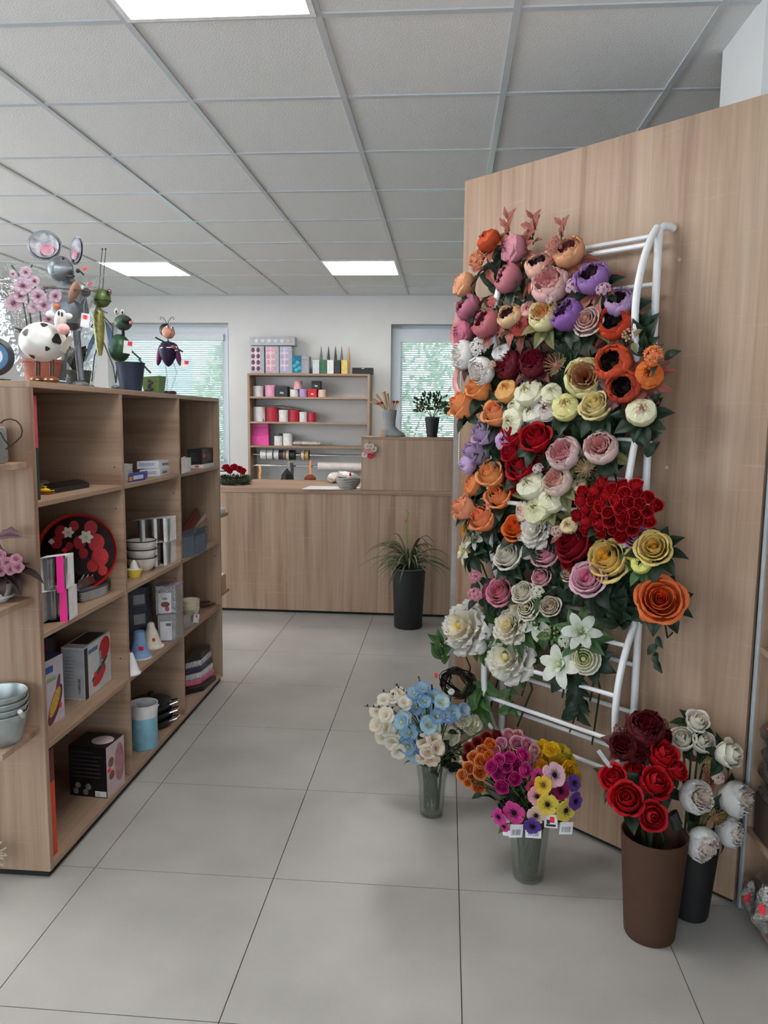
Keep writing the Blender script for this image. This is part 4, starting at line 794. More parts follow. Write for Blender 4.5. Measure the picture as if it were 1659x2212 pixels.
# --- vase 1
v1, r1 = vase('glass_vase', 'slim clear glass vase holding the blue and white blossoms', 932, 1757, 1643, .044, .061, glass, True, .0015)
inside = lambda v, z: Vector((v.x, v.y, z))
bunch('blossom_bunch', 'white freesia branches leaning left out of the slim glass vase', 'flower bunch', inside(v1, .03), inside(v1, .10), heads([(812, 1537, 14), (830, 1512, 14), (848, 1505, 13), (863, 1497, 14), (874, 1518, 14), (833, 1545, 16), (855, 1545, 17), (815, 1566, 17), (838, 1572, 18), (826, 1592, 14), (858, 1578, 18), (848, 1603, 17), (862, 1622, 16), (873, 1548, 14)], v1.y, 'blossom', ('f6f2ea', 'f4f0e8', 'f2ece0'), 'ecdcb8', .03, 1.15), 'green', 4, .05, G, (v1, r1))
bunch('blossom_bunch', 'sky blue delphinium bunch in the slim glass vase', 'flower bunch', inside(v1, .03)+Vector((.004, 0, 0)), inside(v1, .11), heads([(895, 1498, 15), (913, 1487, 14), (938, 1505, 15), (900, 1528, 16), (925, 1543, 17, 'a8d0f0'), (955, 1518, 16, 'b8d8f2'), (980, 1540, 16), (1002, 1535, 14, '86a8e4'), (868, 1560, 17), (885, 1582, 18), (905, 1570, 17, 'a0ccf0'), (928, 1567, 18, 'b0d8f4'), (945, 1548, 16), (882, 1612, 18), (900, 1634, 17), (893, 1603, 16), (965, 1548, 15, '7c9ce0'), (918, 1515, 14), (880, 1530, 14)], v1.y, 'blossom', ('74b0e6', '86bcec', '6aa4e0'), 'e6e8b0', .04, 1.15), 'green', 8, .05, G, (v1, r1))
bunch('blossom_bunch', 'creamy white blossom bunch hanging over the front of the slim glass vase', 'flower bunch', inside(v1, .03)-Vector((.004, 0, 0)), inside(v1, .10), heads([(915, 1603, 17), (938, 1597, 17), (924, 1625, 16), (944, 1616, 17), (932, 1642, 16), (910, 1640, 13)], v1.y-.05, 'blossom', ('f6ece2', 'f4e8dc'), 'e8c8a0', .015, 1.1, .1), 'green', 2, .04, G, (v1, r1))
bunch('blossom_bunch', 'white carnation bunch with dark leaves leaning right out of the slim glass vase', 'flower bunch', inside(v1, .03)+Vector((0, .004, 0)), inside(v1, .11), heads([(972, 1588, 21), (1018, 1564, 24), (1000, 1555, 17), (1036, 1590, 17), (1062, 1567, 9, 'f0f0d8', 'bud'), (1045, 1512, 8, 'f0f0d8', 'bud'), (1058, 1508, 8, 'eef0d8', 'bud'), (975, 1495, 8, 'e8ecf4', 'bud'), (1000, 1620, 13, 'f0ecd8', 'lily'), (1002, 1640, 12, 'f0ecd8', 'lily'), (1018, 1602, 9, 'f2eed8', 'bud')], v1.y+.04, 'peony', ('f4f0e0', 'f2eed8'), 'e4dc98', .02), 'green', 14, .07, G, (v1, r1))
tw = thing('budding_twigs', 'dark budding twigs rising above the blue and white blossoms', 'twigs', inside(v1, .05))
for (x, y) in ((786, 1525), (826, 1492), (852, 1478), (903, 1462), (912, 1478), (934, 1480), (845, 1498)):
    p = Vector(ony(x, y, v1.y)); q = inside(v1, .3)+Vector((0, 0, .05)); pts = [inside(v1, .12), inside(v1, .24), q.lerp(p, .6)+Vector((0, 0, .02)), p]
    m = MB().tube(pts, [.002, .002, .0016, .001], 5, 0, lin((52, 58, 44)))
    for k in range(5):
        c = pts[2].lerp(p, k/4.5); m.ell(c+Vector((random.uniform(-.004, .004), 0, .003)), (.003, .003, .006), 6, 4, 0, lin((60, 66, 50)))
    part(m, 'twig', PET, tw)
# --- vase 2
v2, r2 = vase('glass_vase', 'wide clear glass vase holding the colourful roses and anemones', 1140, 1893, 1770, .050, .066, glass, True)
bunch('rose_bunch', 'bunch of small orange rosebuds at the left of the wide glass vase', 'flower bunch', inside(v2, .03), inside(v2, .12), heads([(999, 1675, 13), (1013, 1658, 14), (1023, 1670, 14), (1037, 1668, 16), (1040, 1645, 16), (1023, 1636, 14), (1043, 1622, 14), (1059, 1608, 14), (1034, 1699, 15), (1056, 1634, 13), (1010, 1690, 10)], v2.y+.06, 'rose', ('f29450', 'ee8844', 'f0a060'), 'e87034', .03), 'green', 8, .05, G, (v2, r2))
bunch('rose_bunch', 'bunch of small dark red rosebuds behind the orange ones', 'flower bunch', inside(v2, .03)+Vector((0, .004, 0)), inside(v2, .12), heads([(1013, 1616, 12), (1031, 1604, 13), (1051, 1595, 14), (1073, 1590, 13), (1009, 1636, 11), (1040, 1612, 12)], v2.y+.12, 'rose', ('98282a', '8a2024'), '701418', .02), 'green', 3, .04, G, (v2, r2))
bunch('rose_bunch', 'bunch of magenta rosebuds in the middle of the wide glass vase', 'flower bunch', inside(v2, .03)+Vector((.004, 0, 0)), inside(v2, .13), heads([(1063, 1656, 15), (1077, 1671, 17), (1078, 1642, 14), (1094, 1656, 14), (1100, 1637, 14), (1113, 1650, 15), (1129, 1631, 15), (1134, 1664, 15), (1113, 1682, 15), (1084, 1699, 16), (1096, 1672, 12)], v2.y+.02, 'rose', ('e23c96', 'dc3490', 'e84ca4'), 'c0207c', .03), 'green', 14, .05, G, (v2, r2))
bunch('rose_bunch', 'bunch of soft pink rosebuds behind the magenta ones', 'flower bunch', inside(v2, .03)-Vector((.004, 0, 0)), inside(v2, .13), heads([(1069, 1623, 14), (1082, 1606, 14), (1094, 1596, 13), (1117, 1604, 16), (1092, 1621, 12, 'f0b8ac'), (1138, 1607, 14), (1146, 1634, 13, 'f0c0b0'), (1154, 1620, 13, 'f2c8bc'), (1098, 1584, 11, 'f0b4ac'), (1119, 1588, 12, 'f0bcb4'), (1142, 1652, 12), (1160, 1645, 11)], v2.y+.10, 'rose', ('f2a8c4', 'f0b0c8'), 'e488ac', .03), 'green', 4, .05, G, (v2, r2))
bunch('begonia_bunch', 'bunch of ruffled yellow begonias at the right of the wide glass vase', 'flower bunch', inside(v2, .03)-Vector((0, .004, 0)), inside(v2, .12), heads([(1170, 1612, 15), (1192, 1618, 17), (1214, 1622, 17, 'd8cc48'), (1182, 1645, 20), (1208, 1650, 21), (1232, 1665, 20), (1160, 1632, 14, 'e8a830'), (1228, 1638, 15, 'e0cc40'), (1246, 1684, 15), (1195, 1664, 16), (1168, 1655, 14, 'eeb030')], v2.y+.09, 'peony', ('f4cc2c', 'f0c020', 'f2d040'), 'd89818', .03), 'green', 5, .05, G, (v2, r2))
bunch('anemone_bunch', 'mixed anemone bunch with dark hearts in pink, yellow, magenta and purple', 'flower bunch', inside(v2, .03)+Vector((0, -.006, 0)), inside(v2, .13), heads([(1197, 1674, 24, 'f0c4d4'), (1173, 1696, 18, 'f0c848', 'anemone', '806020'), (1210, 1707, 19, '9c2458'), (1239, 1691, 17, '6e48a4'), (1242, 1730, 18, '6c48a0'), (1182, 1737, 22, 'f4dc5c'), (1221, 1750, 23, 'f2dc64'), (1160, 1720, 19, 'f0acb4'), (1111, 1755, 23, 'dc4c9c'), (1078, 1764, 17, 'd848a0'), (1158, 1761, 19, 'f0d0c4'), (1150, 1784, 18, '6844a0'), (1163, 1676, 15, 'b83474'), (1150, 1700, 13, 'a82c50'), (1090, 1785, 12, 'd04890')], v2.y-.06, 'anemone', ('f0c848',), '120c14', .02, 1.12, .15), 'light', 9, .045, G, (v2, r2))
card = pm((232, 232, 236), .5); redp = pm((240, 44, 56), .5); inkp = pm((40, 40, 44), .5)
for k, (x, y, w, h, ang, lab) in enumerate([(1093, 1789, 9, 17, -.5, 'narrow white price tag with a red stripe, leftmost on the wide vase'), (1115, 1795, 15, 15, .25, 'white barcode tag hanging on the wide vase, left of the middle'), (1152, 1798, 17, 13, -.05, 'white barcode tag hanging under the purple anemone'), (1190, 1774, 14, 15, -.12, 'white tag with a red sticker and black print'), (1223, 1789, 15, 14, .25, 'white barcode tag, rightmost on the wide vase')]):
    c = Vector(ony(x, y, v2.y-.085)); s = mpp(c); X = Vector((math.cos(ang), math.sin(ang), -ang*.3)).normalized(); N = Vector((math.sin(ang), -math.cos(ang), 0)); Z = X.cross(-N).normalized()
    t = thing('price_tag', lab, 'tag', c, 'paper tags on the wide glass vase')
    part(MB().obj_box(c, X, N, Z, w*s, .0005, h*s), 'card', card, t, False)
    part(MB().tube([c+Z*h*s, c+Z*(h*s+.012)+Vector((0, .01, 0)), c+Z*(h*s+.02)+Vector((0, .03, 0))], .0006, 4), 'string', card, t)
    if k in (0, 3): part(MB().obj_box(c+N*.0008+X*(w*s*.2)+Z*(h*s*.25), X, N, Z, w*s*.35, .0003, h*s*.45), 'red_sticker', redp, t, False)
    if k == 3: part(MB().obj_box(c+N*.0008-Z*(h*s*.62), X, N, Z, w*s*.75, .0003, h*s*.16), 'printed_mark', inkp, t, False); part(MB().obj_box(c+N*.0008-X*(w*s*.4)-Z*(h*s*.1), X, N, Z, w*s*.25, .0003, h*s*.3), 'printed_mark', inkp, t, False)
    if k in (1, 2, 4):
        for i in range(9): part(MB().obj_box(c+N*.0008+X*(w*s*(-.6+.15*i))-Z*(h*s*.2), X, N, Z, w*s*random.choice((.02, .045)), .0003, h*s*.42), 'barcode_line', pm((120, 122, 126), .5), t, False)
# --- tall brown vase
v3, r3 = vase('floor_vase', 'tall matt brown vase holding the red roses', 1402, 2014, 1797, .072, .094, pm((70, 44, 27), .7, var=.06, bump=.02), False)
def vflower(px, py, rp, kind, ca, cb, v, dy, label, cat, name, face, leaf='green', nl=4, **kw):
    c = ony(px, py, v.y+dy); r = rp*mpp(c)*(1.12 if kind in ('rose', 'bud', 'goblet') else 1.03)
    b = Vector(c)-Vector(face).normalized()*r*.8
    k = Vector((v.x+random.uniform(-.03, .03), v.y+random.uniform(-.03, .03), v.z*.95)); st = [b, b.lerp(k, .55)+Vector((0, 0, .02)), k, Vector((v.x, v.y, v.z*.4))]
    return flower(name, label, cat, c, r, kind, ca, cb, face, leaf, nl, 1.3, st, G, **kw)
for (x, y, r, dy, fx, fz, lab) in [(1328, 1683, 29, -.02, -.5, .8, 'red rose leaning out left of the brown vase'), (1432, 1632, 31, .05, .2, .9, 'red rose standing highest in the brown vase'), (1414, 1691, 33, -.03, .2, .7, 'open red rose in the middle of the brown vase'),
      (1356, 1727, 35, -.08, -.3, .6, 'large red rose low at the front left of the brown vase'), (1407, 1761, 30, -.10, .0, .2, 'red rose drooping over the front rim of the brown vase'), (1372, 1668, 22, .03, -.1, .9, 'red rosebud half hidden behind the front red roses'), (1462, 1665, 22, .03, .5, .6, 'shaded red rosebud at the right side of the brown vase')]:
    vflower(x, y, r, 'goblet', 'cc1626', 'a40c1c', v3, dy, lab, 'rose', 'artificial_rose', (fx, -.7, fz), 'green', 3)
for (x, y, r, dy, fx, fz, lab) in [(1393, 1573, 41, .10, .0, .9, 'large burgundy peony behind the red roses'), (1347, 1612, 30, .06, -.4, .6, 'burgundy peony left behind the red roses'), (1375, 1625, 24, .05, .1, .5, 'shaded burgundy peony just above the red roses'), (1430, 1590, 22, .12, .5, .6, 'burgundy peony bud right of the large burgundy peony')]:
    vflower(x, y, r, 'fullcup', '5c141c', '7a1020', v3, dy, lab, 'peony', 'artificial_peony', (fx, -.7, fz), 'plum', 5)
vflower(1340, 1575, 17, 'spray', '5a2420', 'b08878', v3, .10, 'dark red berry spray at the left of the burgundy peonies', 'flower spray', 'flower_spray', (-.3, -.7, .6), 'plum', 3)
vflower(1432, 1565, 15, 'spray', '4a1c1c', 'c09080', v3, .12, 'dark red berry spray at the right of the burgundy peonies', 'flower spray', 'flower_spray', (.3, -.7, .6), 'plum', 3)
t = thing('care_label', 'black and white curled paper label tied to the brown vase flowers', 'tag', ony(1452, 1770, v3.y-.04))
rows = []
for k in range(12): a = k*.5; rows.append([Vector(ony(1452, 1770+i*8-14, v3.y-.05))+Vector((.013*math.cos(a)+.004*i, .011*math.sin(a), .010*math.cos(a))) for i in range(5)])
part(MB().grid(rows), 'paper', pm((40, 42, 44), .4, var=.6, scale=60), t)
part(MB().obj_box(ony(1306, 1640, v3.y), (.6, 0, -.8), (0, 1, 0), (.8, 0, .6), .032, .001, .006), 'plastic_tag', pm((190, 192, 196), .4), thing('plant_tag', 'grey plastic tag sticking out left above the red roses', 'tag', ony(1306, 1640, v3.y)), False)
# --- black vase behind
v4, r4 = vase('floor_vase', 'tall black vase half hidden behind the brown one', 1490, 1972, 1825, .052, .070, pm((22, 22, 24), .6, var=.1), False)
for (x, y, r, dy, fx, fz, kind, lab) in [(1503, 1722, 37, -.05, .3, .4, 'fullcup', 'white peony with a cream heart at the left of the black vase'), (1590, 1726, 39, -.02, .8, .3, 'fullcup', 'large white peony at the far right of the black vase'), (1577, 1797, 33, -.02, .7, .1, 'fullcup', 'white peony with a mauve heart below the far right one'), (1516, 1822, 37, -.09, .3, -.1, 'fullcup', 'white peony hanging lowest over the rim of the black vase')]:
    vflower(x, y, r, kind, 'f6f0ec', 'f4dccc', v4, dy, lab, 'peony', 'artificial_peony', (fx, -.7, fz), ['olive', 'green'], 4)
for (x, y, r, dy, fx, fz, lab) in [(1506, 1560, 24, .045, .1, .9, 'cream white rose standing highest above the black vase'), (1474, 1597, 25, .04, -.3, .8, 'cream white rose left below the highest one'), (1517, 1603, 24, .03, .1, .7, 'cream white rose under the highest one'), (1574, 1630, 29, -.03, .7, .5, 'cream white rose leaning right against the shelf edge')]:
    vflower(x, y, r, 'goblet', 'f8f4e8', 'eee6cc', v4, dy, lab, 'rose', 'artificial_rose', (fx, -.7, fz), 'green', 5)
vflower(1545, 1765, 22, 'spider', 'c09070', 'a89050', v4, -.05, 'golden spidery flower between the white peonies', 'flower spray', 'flower_spray', (.2, -.7, .3), 'olive', 2)
vflower(1548, 1680, 18, 'spray', 'f0e0dc', 'f0c8b8', v4, .0, 'pale pink floret spray above the white peonies', 'flower spray', 'flower_spray', (.2, -.7, .5), 'rust', 5)
vflower(1530, 1645, 26, 'spider', 'd8c890', 'b89850', v4, .03, 'golden tinsel spray above the white peonies', 'flower spray', 'flower_spray', (.1, -.7, .5), 'rust', 4)
# straw ornament at the very left edge on the floor
t = thing('straw_ornament', 'cream straw ornament on the floor at the left picture edge', 'ornament', onz(0, 1900, 0))
m = MB(); c0 = Vector(ony(-22, 1850, 2.12))
for i in range(60):
    a = random.uniform(0, 6.28); e = random.uniform(-1.2, 1.2); m.tube([c0, c0+Vector((math.cos(a)*math.cos(e), math.sin(a)*math.cos(e), math.sin(e)))*.05], .0025, 4, 0, lin((226, 216, 196)))
part(m, 'straw', PET, t); part(MB().tube([c0, (c0.x, c0.y, 0)], .004, 6), 'stem', pm((150, 120, 80), .7), t)
# ================================================================ goods on the left shelf unit
class Face:
    def __init__(s, o, u, v): s.o, s.u, s.v = Vector(o), Vector(u), Vector(v); s.n = s.u.cross(s.v).normalized()
def carton(name, label, cat, z, nl, nr, fr, ptop, mat, group=None, top=None, body='body', bev=.0015):
    """a box standing on height z: three base corners and the top edge given as they show in the picture"""
    A, B, C = (Vector(onz(q[0], q[1], z)) for q in (nl, nr, fr)); D = A+C-B
    h = ony(nr[0], ptop, B.y)[2]-z
    t = thing(name, label, cat, (A+C)/2, group); up = Vector((0, 0, h))
    m = MB().add([A, B, C, D, A+up, B+up, C+up, D+up], [(3, 2, 1, 0), (4, 5, 6, 7), (0, 1, 5, 4), (1, 2, 6, 5), (2, 3, 7, 6), (3, 0, 4, 7)])
    part(m, body, mat, t, False)
    t2 = {'near': Face(A, B-A, up), 'right': Face(B, C-B, up), 'top': Face(A+up, B-A, D-A), 'left': Face(D, A-D, up)}
    return t, t2, h
def patch(t, F, u0, u1, v0, v1, mat, name='print', ell=False, off=.0006, ang=0.0):
    m = MB(); n = F.n*off
    if ell:
        cu, cv, ru, rv = (u0+u1)/2, (v0+v1)/2, (u1-u0)/2, (v1-v0)/2; pts = []
        for i in range(20):
            a = 2*math.pi*i/20; x, y = math.cos(a)*ru, math.sin(a)*rv; x, y = x*math.cos(ang)-y*math.sin(ang), x*math.sin(ang)+y*math.cos(ang); pts.append(F.o+F.u*(cu+x)+F.v*(cv+y)+n)
        m.add(pts, [tuple(range(20))])
    else: m.add([F.o+F.u*u+F.v*v+n for u, v in ((u0, v0), (u1, v0), (u1, v1), (u0, v1))], [(0, 1, 2, 3)])
    return part(m, name, mat, t, False)
RED, WHT, BLK = pm((240, 46, 60), .5), pm((228, 226, 228), .5), pm((26, 24, 26), .45)
neon = pm((250, 40, 150), .55); GRY = pm((150, 152, 156), .5)
def lines(t, F, u0, u1, v0, v1, n, mat, name='printed_line'):
    for i in range(n): v = v0+(v1-v0)*(i+.3)/n; patch(t, F, u0, u0+(u1-u0)*random.uniform(.6, 1), v, v+(v1-v0)/n*.32, mat, name)
# --- near bay, top compartment
t = thing('folder_board', 'pink and dark green board standing inside the near top compartment', 'board', (-1.36, 2.25, 1.222))
part(MB().box(-1.44, -1.268, 2.242, 2.292, 1.385, 1.545), 'pink_half', pm((190, 70, 84), .6), t, False); part(MB().box(-1.44, -1.268, 2.242, 2.292, 1.222, 1.385), 'green_half', pm((38, 48, 44), .6), t, False)
for k, (r, c, lab) in enumerate([(.030, (238, 158, 30), 'orange saucer under the yellow one in the near top compartment'), (.029, (250, 214, 30), 'yellow saucer stack top in the near top compartment')]):
    b = onz(98, 1067, 1.222); o = MB().lathe([(r*.5, 0), (r, .004), (r*1.02, .006), (r*.9, .0055), (r*.4, .003), (0, .003)], 24, (0, 0, 0)).obj('saucer', pm(c, .4)); o.location = (b[0], b[1], 1.222+.007*k); tag(o, lab, 'saucer')
tag(MB().lathe([(.014, 0), (.0145, .003), (.004, .006), (.004, .011), (.008, .013), (0, .014)], 20).obj('knob_lid', pm((248, 218, 40), .4)), 'small yellow lid lying on the yellow saucer', 'lid').location = tuple(onz(98, 1067, 1.222)[:2])+(1.2355,)
t, F, h = carton('slatted_tray', 'black slatted tray lying in the near top compartment', 'tray', 1.222, (112, 1067), (193, 1053), (172, 1044), 1043, BLK)
for i in range(4): patch(t, F['top'], .02, .98, .05+.25*i, .2+.25*i, pm((52, 46, 44), .4), 'slat', off=.002)
carton('small_box', 'small beige box behind the yellow saucers', 'box', 1.222, (76, 1056), (106, 1049), (98, 1043), 1041, pm((206, 184, 164), .6))
carton('clip_box', 'tiny grey-white pack at the near edge of the top compartment', 'box', 1.222, (60, 1050), (84, 1044), (78, 1040), 1018, pm((190, 182, 170), .6))
# --- near bay, second compartment: round tray, trays, glass packs
c = Vector(ony(168, 1193, 2.76)); r = 83*mpp(c); N = Vector((.22, -.96, .15)).normalized(); RM = zrot(N)
t = thing('round_tray', 'big round tray printed with strawberries and white flowers, leaning upright', 'tray', (c.x, c.y, .808))
part(MB().lathe([(0, 0), (r*.93, 0), (r*.97, .012), (r, .016), (r, .010), (r*.95, -.006), (0, -.006)], 40, c, 0, None, N), 'rim_plate', pm((196, 30, 24), .35), t)
part(MB().lathe([(r*.94, .0008), (0, .0008)], 40, c, 0, None, N, False), 'printed_ground', pm((34, 10, 12), .5, var=.5, scale=25, spec=.2), t)
part(MB().box(c.x-.06, c.x+.06, c.y-.01, c.y+.04, .808, c.z-r*.9), 'plate_stand', BLK, t, False)
def disc_on(px, py, rp, mat, nm, n=16, dz=.0016, wob=0.0, asp=1.0):
    p = Vector(c); d = Vector(ray(px, py)); C0 = Vector(CAMP); q = C0+d*((p+N*dz-C0).dot(N)/d.dot(N)); m = MB(); pts = []
    for i in range(n): a = 2*math.pi*i/n; R_ = rp*mpp(q)*(1+wob*math.cos(6*a)); pts.append(q+RM @ Vector((R_*math.cos(a), R_*asp*math.sin(a), 0)))
    m.add(pts, [tuple(range(n))]); part(m, nm, mat, t, False)
straw = pm((176, 24, 30), .5, var=.25, scale=90)
for (x, y, q) in ((132, 1150, 13), (196, 1140, 14), (172, 1172, 13), (208, 1172, 17), (216, 1203, 18), (200, 1222, 12), (222, 1232, 10), (160, 1136, 10), (122, 1172, 12), (180, 1195, 10), (150, 1180, 8)): disc_on(x, y, q, straw, 'printed_strawberry', 14, .0016, 0, 1.15)
for (x, y, q) in ((140, 1205, 22), (180, 1222, 22), (125, 1225, 18)): disc_on(x, y, q, pm((30, 26, 22), .4), 'printed_dark_spot', 14, .0013)  # dark round patches in the tray's picture
for (x, y, q) in ((186, 1160, 13), (147, 1150, 11)): disc_on(x, y, q, pm((226, 220, 206), .4), 'printed_flower', 30, .0022, .2); disc_on(x, y, q*.3, pm((220, 190, 90), .4), 'printed_flower_heart', 10, .0026)
disc_on(111, 1170, 7, WHT, 'barcode_label', 4, .0024); disc_on(140, 1189, 7, RED, 'price_sticker', 4, .0026)
def rtray(z, dz, nl, nr, fr, mat, lab, grp, k):
    A, B, C = (Vector(onz(q[0], q[1], z)) for q in (nl, nr, fr)); D = A+C-B; ctr = (A+C)/2; m = MB(); rows = []
    o = thing('serving_tray', lab, 'tray', Vector((ctr.x, ctr.y, z+dz*k)), grp)
    for (s, zz) in ((.86, 0), (.98, .011), (1.02, .0125), (.97, .0105), (.87, .003), (0, .003)):
        ring = []
        for i in range(24):
            a = 2*math.pi*i/24; q = (abs(math.cos(a))**4+abs(math.sin(a))**4)**-.25
            ring.append(ctr+(B-A)*.5*s*q*math.cos(a)+(C-B)*.5*s*q*math.sin(a)+Vector((0, 0, zz+dz*k)))
        rows.append(ring+[ring[0]])
    part(m.grid(rows), 'tray_body', mat, o); return o
for k in range(5): rtray(.808, .0085, (164, 1308), (236, 1285), (243, 1262), pm((120, 122, 126), .4) if k == 4 else pm((214, 214, 214), .35), '%s tray in the stack of rectangular trays before the strawberry tray' % ('lowest white', 'second lowest white', 'middle white', 'second highest white', 'topmost grey')[k], 'stacked rectangular trays', k)
t = thing('clear_dish_cover', 'grey ribbed clear cover on top of the tray stack', 'cover', (-1.36, 2.62, .808+.045))
A, B, C = (Vector(onz(q[0], q[1], .808+.05)) for q in ((164, 1272), (232, 1250), (240, 1232))); D = A+C-B; u = Vector((0, 0, .028)); i_ = lambda P: P.lerp((A+C)/2, .15)+u
part(MB().add([A, B, C, D, i_(A), i_(B), i_(C), i_(D)], [(0, 1, 5, 4), (1, 2, 6, 5), (2, 3, 7, 6), (3, 0, 4, 7), (4, 5, 6, 7)]), 'shell', clear((.75, .77, .8), .25, .15), t)
for k in range(5): q = .1+.2*k; part(MB().tube([i_(A).lerp(i_(B), q), i_(D).lerp(i_(C), q)], .002, 5), 'rib', pm((190, 192, 196), .3), t)
def tumbler(t, c, r, h, nm='tumbler'): part(MB().lathe([(r*.8, 0), (r, h), (r*.93, h), (r*.74, .006), (0, .006)], 20, c), nm, clear((.86, .88, .89), .12, .06, 'tumbler_glass'), t)
zz = .808
for k, (nl, nr, fr, pt, lab) in enumerate([((92, 1347), (150, 1341), (168, 1328), 1272, 'boxed cut-glass tumblers with a pink price strip, lower of two packs'), ((84, 1281), (143, 1272), (161, 1264), 1200, 'boxed cut-glass tumblers with a pink price strip, upper of two packs')]):
    A, B, C = (Vector(onz(q[0], q[1], zz)) for q in (nl, nr, fr)); D = A+C-B; h = ony(nr[0], pt, B.y)[2]-zz; u = Vector((0, 0, h))
    t = thing('tumbler_pack', lab, 'glass pack', (A+C)/2, 'boxed glass tumblers in the near bay')
    part(MB().add([A, B, C, D], [(0, 1, 2, 3)]), 'base_card', WHT, t, False); part(MB().add([A+u, B+u, C+u, D+u], [(0, 1, 2, 3)]), 'top_card', WHT, t, False); part(MB().add([B, C, C+u, B+u], [(0, 1, 2, 3)]), 'side_card', WHT, t, False); part(MB().add([A, D, D+u, A+u], [(0, 1, 2, 3)]), 'side_card', WHT, t, False)
    for i in (.27, .73): p = A.lerp(B, i).lerp(D.lerp(C, i), .45); tumbler(t, p+Vector((0, 0, .002)), (B-A).length*.21, h*.92)
    nrm = (B-A).cross(u).normalized(); p = A.lerp(B, .66)+nrm*.002; x = (B-A)*.26
    part(MB().add([p+u*1.0, p+x+u*1.0, p+x*1.05-u*.08, p-x*.05-u*.08], [(0, 1, 2, 3)]), 'price_strip', neon, t, False); zz += h+.002
# --- near bay, third compartment
t, F, h = carton('cookware_box', 'white carton with a picture of a red covered pan', 'box', .445, (136, 1510), (185, 1513), (241, 1467), 1401, pm((206, 208, 212), .5))
patch(t, F['near'], .02, .98, .03, .97, pm((176, 178, 184), .5), 'printed_panel'); lines(t, F['near'], .15, .6, .25, .85, 9, pm((140, 142, 150), .5)); patch(t, F['near'], .70, .80, .12, .4, BLK, 'printed_title'); patch(t, F['right'], .0, .12, .0, .98, BLK, 'printed_spine')
patch(t, F['right'], .52, .98, .55, .95, pm((190, 30, 44), .4), 'printed_lid', True, .0008, .9); patch(t, F['right'], .25, .80, .15, .42, pm((206, 36, 50), .4), 'printed_pan', True, .0009, .45); patch(t, F['right'], .2, .9, .36, .46, pm((40, 74, 62), .4), 'printed_rim', True, .001, .45); patch(t, F['right'], .55, .62, .45, .75, GRY, 'printed_handle', False, .0011); patch(t, F['right'], .15, .5, .82, .9, pm((90, 120, 160), .5), 'printed_title'); patch(t, F['right'], .33, .43, .30, .40, RED, 'price_sticker', False, .0012); patch(t, F['top'], .1, .9, .2, .9, BLK, 'printed_top')
t, F, h = carton('cookware_box', 'pale lilac carton with a picture of pasta in a purple pan', 'box', .445, (62, 1566), (101, 1573), (140, 1547), 1432, pm((206, 198, 210), .5))
patch(t, F['right'], .02, .98, .10, .45, pm((104, 52, 76), .4), 'printed_pan', True, .0008, .5); patch(t, F['right'], .12, .85, .20, .44, pm((206, 166, 60), .5, var=.4, scale=140), 'printed_pasta', True, .001, .5); patch(t, F['right'], .45, .9, .44, .62, pm((122, 60, 92), .4), 'printed_handle', True, .0009, .9); patch(t, F['right'], .05, .45, .80, .90, pm((52, 84, 156), .5), 'printed_title'); patch(t, F['right'], .1, .6, .66, .72, pm((150, 176, 120), .5), 'printed_leaf'); patch(t, F['right'], .70, .84, .18, .27, RED, 'price_sticker', True, .0012); patch(t, F['top'], .0, 1, .0, 1, pm((60, 74, 104), .5), 'printed_top')
t, F, h = carton('cookware_box', 'dark carton with a plum picture behind the lilac one', 'box', .445, (84, 1520), (118, 1516), (127, 1503), 1378, pm((58, 44, 48), .5)); patch(t, F['near'], .1, .9, .5, .9, pm((110, 30, 60), .4), 'printed_pan', True)
# --- near bay, bottom compartment
t, F, h = carton('appliance_box', 'black carton with a kitchen appliance picture in the bottom compartment', 'box', .045, (152, 1717), (232, 1725), (270, 1690), 1617, pm((24, 20, 22), .4))
lines(t, F['near'], .06, .92, .36, .93, 7, pm((60, 54, 56), .5)); patch(t, F['near'], .68, .98, .02, .13, WHT, 'barcode_label'); lines(t, F['near'], .71, .85, .04, .11, 3, BLK)
for (u, v, q) in ((.22, .22, .075), (.5, .20, .08), (.16, .10, .075), (.42, .09, .075)): patch(t, F['near'], u-q, u+q, v-q*.8, v+q*.8, pm((128, 120, 120), .3, var=.5, scale=60), 'printed_bowl', True)
patch(t, F['right'], .0, 1, .0, 1, pm((196, 176, 178), .5), 'printed_panel'); patch(t, F['right'], .45, .98, .14, .92, pm((168, 112, 120), .4, var=.25), 'printed_machine', True, .0009); patch(t, F['right'], .1, .4, .56, .75, pm((110, 90, 60), .4, var=.5, scale=90), 'printed_plate', True, .001); patch(t, F['right'], .12, .42, .30, .48, pm((120, 60, 44), .4, var=.5, scale=90), 'printed_plate', True, .001); patch(t, F['right'], .04, .22, .49, .56, RED, 'price_sticker', False, .0012); patch(t, F['top'], .4, .95, .2, .8, pm((210, 190, 186), .5), 'printed_plate', True)
t = thing('orange_board', 'orange and dark red board on edge inside the near bottom compartment', 'board', (-1.35, 2.25, .045))
part(MB().box(-1.42, -1.262, 2.242, 2.292, .045, .30), 'orange_half', pm((214, 64, 30), .5), t, False); part(MB().box(-1.42, -1.262, 2.242, 2.292, .30, .41), 'red_half', pm((96, 24, 24), .5), t, False)
